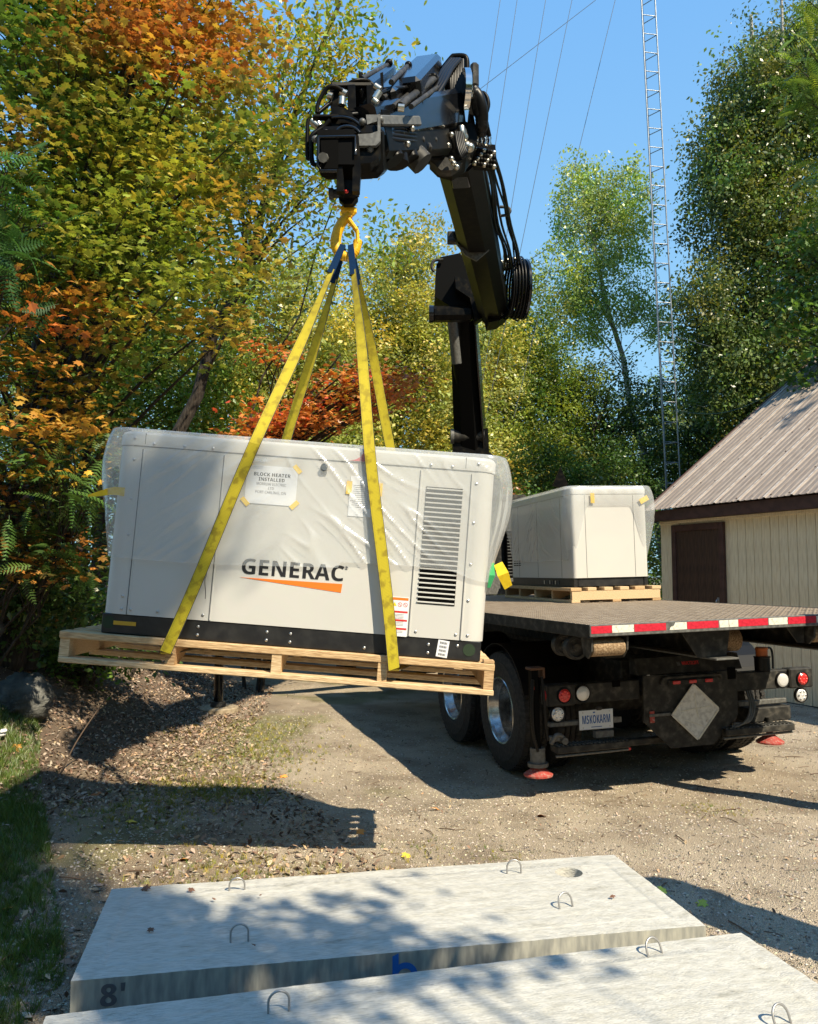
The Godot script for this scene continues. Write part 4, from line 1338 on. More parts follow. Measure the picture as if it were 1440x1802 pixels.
# ------------------------------------------------------------------ deck
func build_deck() -> void:
	var X := truck_xf()
	var d0 := Vector3(-0.17, 1.17, -2.0)
	var o := thing("flat_deck", "brown steel flat deck on the truck, its rear edge striped red and white", "truck deck", X * d0)
	o.basis = X.basis
	var sh := Transform3D(Basis(), -d0)
	var xl := -1.483
	var xr := 1.145
	var zr := 1.1
	var zf := -5.3
	pbox("deck_plate", Vector3((xl + xr) * 0.5, 1.479, (zr + zf) * 0.5) - d0, Vector3(xr - xl - 0.02, 0.010, zr - zf - 0.02), M.deck_steel, o, 0.0)
	var stud := MB.new()
	stud.ball(Vector3.ZERO, Vector3(0.013, 0.0035, 0.0045), 6, 4)
	var where := []
	var x := xl + 0.04
	var i := 0
	while x < xr - 0.03:
		var z := zr - 0.05
		var k := 0
		while z > zf + 0.05:
			where.append(Transform3D(Basis(Vector3.UP, 0.78 if (i + k) % 2 else -0.78), Vector3(x, 1.4842, z) - d0))
			z -= 0.042 if z > -2.2 else 0.06
			k += 1
		x += 0.040
		i += 1
	many("tread_stud", stud.mesh(), M.deck_stud, where, [], o)
	pbox("side_rail", Vector3(xl + 0.006, 1.44, (zr + zf) * 0.5) - d0, Vector3(0.012, 0.096, zr - zf - 0.01), M.dusty_black, o, 0.003)
	pbox("side_rail", Vector3(xr - 0.006, 1.44, (zr + zf) * 0.5) - d0, Vector3(0.012, 0.096, zr - zf - 0.01), M.dusty_black, o, 0.003)
	pbox("rail_flange", Vector3(xl + 0.04, 1.398, (zr + zf) * 0.5) - d0, Vector3(0.075, 0.010, zr - zf - 0.04), M.dusty_black, o, 0.002)
	pbox("rear_rail", Vector3((xl + xr) * 0.5, 1.445, zr) - d0, Vector3(xr - xl, 0.085, 0.016), M.grey_plate, o, 0.004)
	pbox("front_rail", Vector3((xl + xr) * 0.5, 1.445, zf) - d0, Vector3(xr - xl, 0.085, 0.016), M.dusty_black, o, 0.004)
	var segs := [[-1.474, -1.312, 1], [-1.31, -1.136, 0], [-1.132, -0.873, 1], [-0.845, -0.700, 0], [-0.698, -0.430, 1], [-0.422, -0.342, 0], [-0.338, -0.259, 0], [-0.257, 0.006, 1], [0.012, 0.183, 0], [0.188, 0.446, 1], [0.452, 0.62, 0], [0.624, 0.88, 1], [0.885, 1.135, 0]]
	for s in segs:
		var b := MB.new()
		var w: float = s[1] - s[0]
		var pts := [Vector2(-w * 0.5, -0.026), Vector2(w * 0.5, -0.026), Vector2(w * 0.5, 0.026), Vector2(-w * 0.5, 0.026)]
		if s[0] == -0.845:
			pts = [Vector2(-w * 0.5, -0.026), Vector2(w * 0.5, -0.026), Vector2(w * 0.5, 0.026), Vector2(-w * 0.16, 0.026), Vector2(-w * 0.24, 0.004), Vector2(-w * 0.40, -0.002), Vector2(-w * 0.47, -0.012)]
		b.prism(pts, 0.0016)
		part("reflective_strip", b, M.red_strip if s[2] else M.white_strip, o, Transform3D(Basis(), Vector3((s[0] + s[1]) * 0.5, 1.452, zr + 0.0092) - d0))
	for z in range(13):
		pbox("cross_member", Vector3((xl + xr) * 0.5, 1.43, 0.9 - z * 0.5) - d0, Vector3(xr - xl - 0.05, 0.075, 0.05), M.dusty_black, o, 0.004)
	# two long sills with their slanted ends and foot flanges
	for s in [[-0.16, -1.0], [0.70, 1.0]]:
		var b := MB.new()
		b.prism([Vector2(-0.44, 1.395), Vector2(0.0, 1.395), Vector2(-0.045, 1.185), Vector2(-0.30, 1.185)] if s[1] < 0 else [Vector2(-0.04, 1.395), Vector2(0.33, 1.395), Vector2(0.24, 1.185), Vector2(-0.02, 1.185)], 0.012)
		part("sill_end_plate", b, M.dusty_black, o, Transform3D(Basis(), Vector3(s[0], 0, 0.88) - d0))
		pbox("long_sill", Vector3(s[0] - 0.05 if s[1] < 0 else s[0] + 0.2, 1.29, -2.2) - d0, Vector3(0.014, 0.21, 6.1), M.dusty_black, o, 0.002)
		pbox("sill_flange", Vector3(s[0] - 0.12 if s[1] < 0 else s[0] + 0.16, 1.178, -2.1) - d0, Vector3(0.20, 0.014, 6.2), M.grey_plate, o, 0.003)
	# rear drums
	for q in [[-1.43, -1.176, 1.318], [0.485, 0.74, 1.33]]:
		var b := MB.new()
		b.lathe([Vector2(0.0, 0.0), Vector2(0.058, 0.0), Vector2(0.064, 0.010), Vector2(0.064, q[1] - q[0] - 0.010), Vector2(0.058, q[1] - q[0]), Vector2(0, q[1] - q[0])], Transform3D(Basis(Vector3(0, 0, 1), -PI * 0.5), Vector3.ZERO), 30)
		part("rear_drum", b, M.rust_drum, o, Transform3D(Basis(), Vector3(q[0], q[2], 1.0) - d0))
		for s in [q[0] - 0.014, q[1] + 0.014]:
			var e := MB.new()
			e.prism([Vector2(-0.10, 0.09), Vector2(0.07, 0.09), Vector2(0.055, -0.02), Vector2(0.0, -0.075), Vector2(-0.06, -0.05)], 0.014, Transform3D(Basis(Vector3(0, 0, 1), Vector3(0, 1, 0), Vector3(-1, 0, 0)), Vector3.ZERO))
			part("drum_bracket", e, M.dusty_black, o, Transform3D(Basis(), Vector3(s, q[2], 1.0) - d0))
	var tr := MB.new()
	tr.prism([Vector2(-0.19, 0.07), Vector2(-0.02, 0.07), Vector2(-0.02, -0.075), Vector2(-0.08, -0.07)], 0.014)
	part("drum_gusset", tr, M.dusty_black, o, Transform3D(Basis(), Vector3(0.475, 1.335, 0.96) - d0))
	for q in [[-1.40, 0.72], [-1.36, 0.45]]:
		var b := MB.new()
		var turn := Transform3D(Basis(Vector3.RIGHT, Vector3(0, 0, 1), Vector3(0, -1, 0)), Vector3.ZERO)
		b.lathe([Vector2(0.0, 0.03), Vector2(0.030, 0.03), Vector2(0.032, 0.012), Vector2(0.06, 0.012), Vector2(0.068, 0.03), Vector2(0.088, 0.028), Vector2(0.090, -0.03), Vector2(0.0, -0.03)], turn, 28)
		part("guide_roller", b, M.dusty_black, o, Transform3D(Basis(), Vector3(q[0], 1.295, q[1]) - d0))
	# second generator on its pallet
	var at := X * Transform3D(Basis(Vector3.UP, deg_to_rad(-4.5)), Vector3(0.655, 1.486, -3.15))
	var turn90 := at * Transform3D(Basis(Vector3.UP, PI * 0.5), Vector3.ZERO)
	var pl := thing("shipping_pallet", "wooden pallet standing on the truck deck under the smaller looking generator", "pallet", turn90.origin, Vector3.ZERO, "wooden pallets under the generators")
	pl.basis = turn90.basis
	pallet(pl, 2.34, 1.10, 8)
	var g := thing("generator", "white generator standing on the truck deck, seen end on under plastic", "generator", turn90.origin, Vector3.ZERO, "white standby generators")
	g.basis = turn90.basis
	enclosure(g, -1.06, 1.06, 0.275, 1.315, 0.93, 0.04)
	for k in 3:
		for j in 3:
			pbox("vent_slot", Vector3(0.93 - j * 0.10, 0.44 + k * 0.028, -0.4655), Vector3(0.075, 0.012, 0.004), M.void_black, g, 0.0)
	for k in 6:
		pbox("skid_plate", Vector3(-0.6 + k * 0.09, 0.222, -0.466), Vector3(0.03, 0.045, 0.006), M.zinc if k % 2 else M.grey_plate, g, 0.002)
	for sz in [-0.30, 0.30]:
		pbox("panel_seam", Vector3(-1.0605, 0.75, sz), Vector3(0.003, 0.94, 0.004), M.seam_dark, g, 0.0)
	for sx in [-0.72, 0.05, 0.75]:
		pbox("panel_seam", Vector3(sx, 0.75, -0.4655), Vector3(0.004, 0.94, 0.003), M.seam_dark, g, 0.0)
	for y in [0.34, 0.62, 0.90]:
		screw(g, -0.93, y, 0.466)
	var f := film_over("plastic_sheet", "clear plastic sheet hanging over the generator on the deck", -1.06, 1.06, 1.315, func(x: float, z: float) -> float: return (0.42 + 0.10 * smoothstep(-1.0, 0.9, x) if z > 0.0 else 0.48) if x > -0.98 and x < 0.98 else (1.10 - 0.50 * smoothstep(0.25, 0.44, absf(z))), 0.93, [0.055, 0.03, 0.10], turn90, 44)
	pbox("yellow_tape", Vector3(-1.084, 1.185, -0.21), Vector3(0.001, 0.115, 0.048), M.tape_yellow, f, 0.0)
	var t2 := pbox("yellow_tape", Vector3(-1.084, 1.165, 0.43), Vector3(0.001, 0.060, 0.115), M.tape_yellow, f, 0.0)
	t2.rotation_degrees.x = -28


# ------------------------------------------------------------------ shed
func build_shed() -> void:
	var far := Vector3(4.064, 0.0, -13.2)
	var o := thing("garden_shed", "beige board sided shed with brown door under a brown metal roof", "shed", far, Vector3(0, -65.8, 0))
	# local x along the wall towards the camera, z out of the wall
	rng.seed = 15
	var len := 7.0
	var x := 0.0
	while x < len:
		var w := 0.145
		if not (x > 0.30 and x < 1.32):
			var m := pbox("siding_board", Vector3(x + w * 0.5, 1.28, rng.randf_range(-0.002, 0.002)), Vector3(w - 0.008, 2.52, 0.022), M.siding, o, 0.003)
			m.rotation_degrees.z = rng.randf_range(-0.12, 0.12)
		x += w
	pbox("wall", Vector3(len * 0.5, 1.28, -0.08), Vector3(len, 2.54, 0.12), M.siding, o, 0.0)
	pbox("far_wall", Vector3(0.06, 1.28, -3.9), Vector3(0.12, 2.54, 7.4), M.siding, o, 0.0)
	pbox("near_wall", Vector3(len - 0.06, 1.28, -3.9), Vector3(0.12, 2.54, 7.4), M.siding, o, 0.0)
	pbox("back_wall", Vector3(len * 0.5, 1.28, -7.7), Vector3(len, 2.54, 0.12), M.siding, o, 0.0)
	pbox("sill_board", Vector3(len * 0.5, -0.01, 0.0), Vector3(len, 0.06, 0.05), M.dusty_black, o, 0.004)
	var gap := 0.0
	for gx in [0.02, len - 0.02]:
		var gb := MB.new()
		gb.prism([Vector2(-7.8, 2.55), Vector2(0.0, 2.55), Vector2(-3.9, 5.42)], 0.05, Transform3D(Basis(Vector3(0, 0, 1), Vector3(0, 1, 0), Vector3(-1, 0, 0)) * Basis(Vector3.UP, 0), Vector3(gx, 0, 0)))
		part("gable", gb, M.brown_paint, o)
	# door
	var d := Node3D.new()
	d.name = "door"
	o.add_child(d, true)
	d.position = Vector3(0.81, 1.2, 0.005)
	for k in 6:
		pbox("door_board", Vector3(-0.375 + k * 0.15, 0.0, rng.randf_range(-0.0015, 0.0015)), Vector3(0.146, 2.40, 0.03), M.door_wood, d, 0.003)
	var hd := MB.new()
	hd.tube(smooth([Vector3(0, 0.09, 0), Vector3(0, 0.07, 0.04), Vector3(0, -0.03, 0.04), Vector3(0, -0.05, 0)], 3), 0.010, 8)
	hd.box(Vector3(0, 0.02, 0.002), Vector3(0.04, 0.20, 0.006), 0.002)
	part("handle", hd, M.zinc, d, Transform3D(Basis(), Vector3(0.40, 0.05, 0.018)))
	pbox("door_frame", Vector3(0.32, 1.25, 0.015), Vector3(0.085, 2.46, 0.06), M.brown_paint, o, 0.005)
	pbox("door_frame", Vector3(1.305, 1.25, 0.015), Vector3(0.085, 2.46, 0.06), M.brown_paint, o, 0.005)
	pbox("door_frame", Vector3(0.8125, 2.43, 0.015), Vector3(0.90, 0.10, 0.06), M.brown_paint, o, 0.005)
	pbox("top_trim", Vector3(len * 0.5, 2.53, 0.018), Vector3(len, 0.05, 0.02), M.siding, o, 0.003)
	# eaves
	pbox("fascia", Vector3(len * 0.5 - 0.05, 2.635, 0.155), Vector3(len + 0.22, 0.17, 0.030), M.brown_paint, o, 0.004)
	pbox("soffit", Vector3(len * 0.5 - 0.05, 2.565, 0.085), Vector3(len + 0.20, 0.014, 0.12), M.brown_paint, o, 0.0)
	# ribbed roof sheets, one part each, up both slopes
	var ang := deg_to_rad(36.3)
	var up := Vector3(0, sin(ang), -cos(ang))
	var nrm := Vector3(0, cos(ang), sin(ang))
	var slope := 5.1
	var sheet := MB.new()
	var pw := 0.90
	var prof := []
	for k in 8:
		var c := 0.05625 + k * 0.1125
		var q := [0.030, 0.013, 0.018] if k % 4 == 1 else [0.017, 0.006, 0.008]
		prof.append_array([Vector2(c - 0.05625, 0), Vector2(c - q[0], 0), Vector2(c - q[1], q[2]), Vector2(c + q[1], q[2]), Vector2(c + q[0], 0)])
	prof.append(Vector2(0.90, 0))
	for i in prof.size() - 1:
		var a: Vector2 = prof[i]
		var b: Vector2 = prof[i + 1]
		var nn := (nrm * (b.x - a.x) + Vector3(-(b.y - a.y), 0, 0)).normalized()
		var p0 := Vector3(a.x, 0, 0) + nrm * a.y
		var p1 := Vector3(b.x, 0, 0) + nrm * b.y
		sheet.quad(p0, p1, p1 + up * slope, p0 + up * slope, nn)
		sheet.quad(p0 - nrm * 0.006, p1 - nrm * 0.006, p1 - nrm * 0.006 + up * slope, p0 - nrm * 0.006 + up * slope, -nn)
		sheet.quad(p0, p1, p1 - nrm * 0.006, p0 - nrm * 0.006, -up)
	var sm := sheet.mesh()
	var edge := Vector3(0, 2.735, 0.215)
	for k in 8:
		var s := shown("roof_sheet", sm, M.roof_metal, o, Transform3D(Basis(), edge + Vector3(-0.14 + k * pw, 0, 0) + nrm * (0.002 * (k % 2))))
		s.set_meta("kind", "")
		s.remove_meta("kind")
	# crests of the ribs, their paint worn pale
	var crest := []
	for w in [0.011, 0.026]:
		var cb := MB.new()
		cb.quad(Vector3(-w * 0.5, 0, 0), Vector3(w * 0.5, 0, 0), Vector3(w * 0.5, 0, 0) + up * slope, Vector3(-w * 0.5, 0, 0) + up * slope, nrm)
		crest.append(cb.mesh())
	for k in 62:
		var major := k % 4 == 1
		shown("roof_rib", crest[1] if major else crest[0], M.rib_major if major else M.rib_minor, o, Transform3D(Basis(), edge + Vector3(-0.14 + 0.05625 + k * 0.1125, 0, 0) + nrm * ((0.0215 if major else 0.0115))))
	var back := Transform3D(Basis(Vector3.UP, PI), Vector3(len - 0.0, 0, -7.8))
	for k in 8:
		shown("roof_sheet", sm, M.roof_metal, o, back * Transform3D(Basis(), edge + Vector3(-0.14 + k * pw, 0, 0) + nrm * (0.002 * (k % 2))))
	var scr := MB.new()
	scr.ball(Vector3.ZERO, Vector3(0.012, 0.008, 0.012), 6, 4)
	var where := []
	for k in 24:
		for j in 8:
			where.append(Transform3D(Basis(), edge + Vector3(-0.06 + k * 0.30, 0, 0) + up * (0.08 + j * 0.62) + nrm * 0.004))
	many("roof_screw", scr.mesh(), M.brown_paint, where, [], o)
	var rk := MB.new()
	rk.beam(edge + Vector3(-0.15, -0.06, 0), edge + Vector3(-0.15, -0.06, 0) + up * slope, 0.03, 0.12, 0.003, nrm)
	part("barge_board", rk, M.brown_paint, o)


# ------------------------------------------------------------------ mast and wires
func build_mast() -> void:
	var base := Vector3(5.235, 0.0, -16.0)
	var o := thing("lattice_mast", "tall galvanised lattice antenna mast rising behind the shed", "antenna mast", base)
	var lean := Vector3(-0.0264, 1.0, 0.0)
	var h := 15.5
	var foot := []
	for k in 3:
		var a := TAU * k / 3.0 + 0.35
		foot.append(Vector3(cos(a), 0, sin(a)) * 0.175)
		var b := MB.new()
		b.tube([foot[k], foot[k] + lean * h], 0.016, 8)
		part("mast_leg", b, M.galvanised, o)
	var y := 0.3
	while y < h:
		for k in 3:
			var b := MB.new()
			b.tube([foot[k] + lean * y, foot[(k + 1) % 3] + lean * y], 0.009, 6)
			part("rung", b, M.galvanised, o)
		y += 0.40
	# guy wires and antenna wires
	var wires := [
		[Vector3(2.05, 14.6, -17.0), Vector3(0.55, 4.6, -17.0), "second wire from the left crossing the sky behind the crane"],
		[Vector3(2.42, 14.6, -17.0), Vector3(1.20, 6.6, -17.0), "third wire from the left crossing the sky behind the crane"],
		[Vector3(3.05, 14.6, -17.0), Vector3(1.45, 5.2, -17.0), "fourth wire from the left crossing the sky behind the crane"],
		[Vector3(3.64, 14.6, -17.0), Vector3(1.45, 4.2, -17.0), "fifth wire from the left crossing the sky behind the crane"],
		[Vector3(4.60, 14.6, -17.0), Vector3(2.2, 5.0, -17.0), "sky wire closest to the lattice mast, slanting down to the left"],
		[Vector3(4.2, 14.6, -17.5), Vector3(1.2, 12.2, -17.5), "wire slanting up to the right above the crane's top joint"],
		[Vector3(5.0, 9.6, -16.0), Vector3(2.0, 8.2, -17.5), "wire running from the mast to the left above the birch"],
		[Vector3(5.1, 6.5, -16.0), Vector3(5.9, 6.1, -15.6), "short stay wire on the right of the mast at mid height"],
	]
	for w in wires:
		var b := MB.new()
		var c: Vector3 = (w[0] + w[1]) * 0.5
		b.tube([w[0] - c, w[1] - c], 0.0065, 5)
		var n := part("guy_wire", b, M.wire, self, Transform3D(Basis(), c))
		tag(n, w[2], "wire", "wires across the sky")
	var cable := MB.new()
	var cp := []
	for i in 13:
		var t := i / 12.0
		cp.append(Vector3(0, 0, 0).lerp(Vector3(1.45, 0.10, 1.2), t) + Vector3(0, -0.22 * sin(PI * t), 0))
	cable.tube(cp, 0.010, 6)
	tag(part("power_cable", cable, mat("cable_green", L(0.06, 0.10, 0.06), 0.6), self, Transform3D(Basis(), Vector3(5.26, 4.95, -16.0))), "dark cable sagging from the mast towards the shed roof", "cable")


# ------------------------------------------------------------------ plants
func leaf_shape(maple: bool) -> ArrayMesh:
	var b := MB.new()
	if maple:
		var o := [Vector2(0, -0.18), Vector2(0.22, -0.30), Vector2(0.20, -0.08), Vector2(0.52, 0.02), Vector2(0.36, 0.16), Vector2(0.46, 0.42), Vector2(0.20, 0.34), Vector2(0.0, 0.72), Vector2(-0.20, 0.34), Vector2(-0.46, 0.42), Vector2(-0.36, 0.16), Vector2(-0.52, 0.02), Vector2(-0.20, -0.08), Vector2(-0.22, -0.30)]
		var c := Vector3(0, 0.03, 0.05)
		for i in o.size():
			var p: Vector2 = o[i]
			var q: Vector2 = o[(i + 1) % o.size()]
			var a := Vector3(p.x, -absf(p.x) * 0.25 - maxf(0, p.y) * 0.15, p.y)
			var d := Vector3(q.x, -absf(q.x) * 0.25 - maxf(0, q.y) * 0.15, q.y)
			b.flat(c, a, d, Vector3(signf(p.x + q.x) * 0.25, 1, 0.1).normalized())
	else:
		var o := [Vector3(0, 0, -0.5), Vector3(0.24, 0.05, -0.1), Vector3(0.16, -0.02, 0.28), Vector3(0, -0.12, 0.6), Vector3(-0.16, -0.02, 0.28), Vector3(-0.24, 0.05, -0.1)]
		b.flat(o[0], o[1], o[5], Vector3(0, 1, 0))
		b.flat(o[1], o[2], o[3], Vector3(0.3, 1, 0).normalized())
		b.flat(o[1], o[3], o[5], Vector3(0, 1, 0))
		b.flat(o[5], o[3], o[4], Vector3(-0.3, 1, 0).normalized())
	return b.mesh()


func spray_shape(count: int, spread: float, size: float, droop: float, seed_: int) -> ArrayMesh:
	# a twig's worth of simple leaves
	var r := RandomNumberGenerator.new()
	r.seed = seed_
	var b := MB.new()
	for i in count:
		var p := Vector3(r.randfn(0, 1), r.randfn(0, 0.7), r.randfn(0, 1)) * spread * 0.5
		var bas := Basis.from_euler(Vector3(r.randf_range(-0.7, 0.7) + droop, r.randf() * TAU, r.randf_range(-0.7, 0.7)))
		var s := size * r.randf_range(0.7, 1.25)
		var l := bas * Vector3(0, 0, s)
		var w := bas * Vector3(s * 0.32, 0, 0)
		var n := bas * Vector3.UP
		b.tri(p - l * 0.5, p + w, p + l * 0.6, n, n, n)
		b.tri(p - l * 0.5, p + l * 0.6, p - w, n, n, n)
	return b.mesh()


func pinnate_shape() -> ArrayMesh:
	# a long frond of paired leaflets
	var b := MB.new()
	for i in 13:
		var t := i / 12.0
		var y := -0.35 * t * t
		var len := 0.20 * sin(PI * (0.15 + 0.8 * t)) + 0.03
		for s in [-1.0, 1.0]:
			var p := Vector3(0, y, t)
			var d := Vector3(s * len, -0.05, len * 0.35)
			var w := Vector3(0, 0, 0.028)
			b.flat(p - w, p + w, p + d, Vector3(0.15 * s, 1, 0).normalized())
			b.flat(p - w + d * 0.4 - w * 0.3, p + w + d * 0.4, p + d, Vector3(0.15 * s, 1, 0).normalized())
	b.tube([Vector3(0, 0, -0.15), Vector3(0, -0.09, 0.5), Vector3(0, -0.35, 1.0)], 0.008, 4, 0.003)
	return b.mesh()


func cloud(lobes: Array, count: int) -> Array:
	# points spread through ellipsoids [centre, radii], a little denser near their skins
	var vol := []
	var sum := 0.0
	for l in lobes:
		sum += l[1].x * l[1].y * l[1].z
		vol.append(sum)
	var o := []
	while o.size() < count:
		var k := rng.randf() * sum
		var i := 0
		while vol[i] < k:
			i += 1
		var d := Vector3(rng.randfn(), rng.randfn(), rng.randfn()).normalized() * pow(rng.randf(), 0.42)
		o.append(lobes[i][0] + d * lobes[i][1])
	return o


func wood(o: Node3D, foot: Vector3, top: Vector3, r: float, tips: Array, m: Material, bend := 0.25, limb_r := 0.022) -> void:
	# trunk and limbs in the thing's own space (its base at the origin)
	var trunk := []
	for i in 11:
		var t := i / 10.0
		trunk.append(foot.lerp(top, t) + Vector3(wob.get_noise_2d(t * 60.0, foot.x * 31.0), 0, wob.get_noise_2d(t * 60.0, foot.z * 17.0 + 9.0)) * bend * sin(PI * t))
	var b := MB.new()
	b.tube(trunk, r, 9, r * 0.22)
	part("trunk", b, m, o)
	var l := MB.new()
	for c in tips:
		var flat := Vector2(c.x - foot.x, c.z - foot.z).length()
		var t := clampf((c.y - foot.y - flat * 0.45) / maxf(top.y - foot.y, 0.1), 0.12, 0.96)
		var k := mini(int(t * 10.0), 9)
		var s: Vector3 = (trunk[k] as Vector3).lerp(trunk[k + 1], t * 10.0 - k)
		var mid := s.lerp(c, 0.5) + Vector3(rng.randf_range(-0.12, 0.12), 0.08 * flat, rng.randf_range(-0.12, 0.12))
		l.tube(smooth([s, mid, c], 3), limb_r * clampf(s.distance_to(c) / 2.0, 0.35, 1.6), 5, 0.004, false)
	if l.v.size():
		part("limbs", l, m, o)


func jitter(c: Color, k: float) -> Color:
	var f := 1.0 + rng.randf_range(-k, k)
	return Color(c.r * f * (1.0 + rng.randf_range(-0.12, 0.12)), c.g * f, c.b * f)


func foliage(o: Node3D, called: String, mesh: Mesh, centres: Array, per: int, spread: Vector3, size: float, tint: Callable, droop := 0.0) -> void:
	var tilt := 0.34 if spread.y < 0.07 else 0.6   # flat layered sprays keep their leaves level
	var where := []
	var cols := []
	for c in centres:
		var base: Color = tint.call(c)
		for i in per:
			var p: Vector3 = c + Vector3(rng.randfn(), rng.randfn(), rng.randfn()) * spread
			var s := size * rng.randf_range(0.65, 1.25)
			var bas := Basis.from_euler(Vector3(rng.randfn(droop, tilt), rng.randf() * TAU, rng.randfn(0.0, tilt)))
			where.append(Transform3D(bas.scaled(Vector3(s, s, s)), p))
			cols.append(jitter(base, 0.25))
	many(called, mesh, M.leaf, where, cols, o)



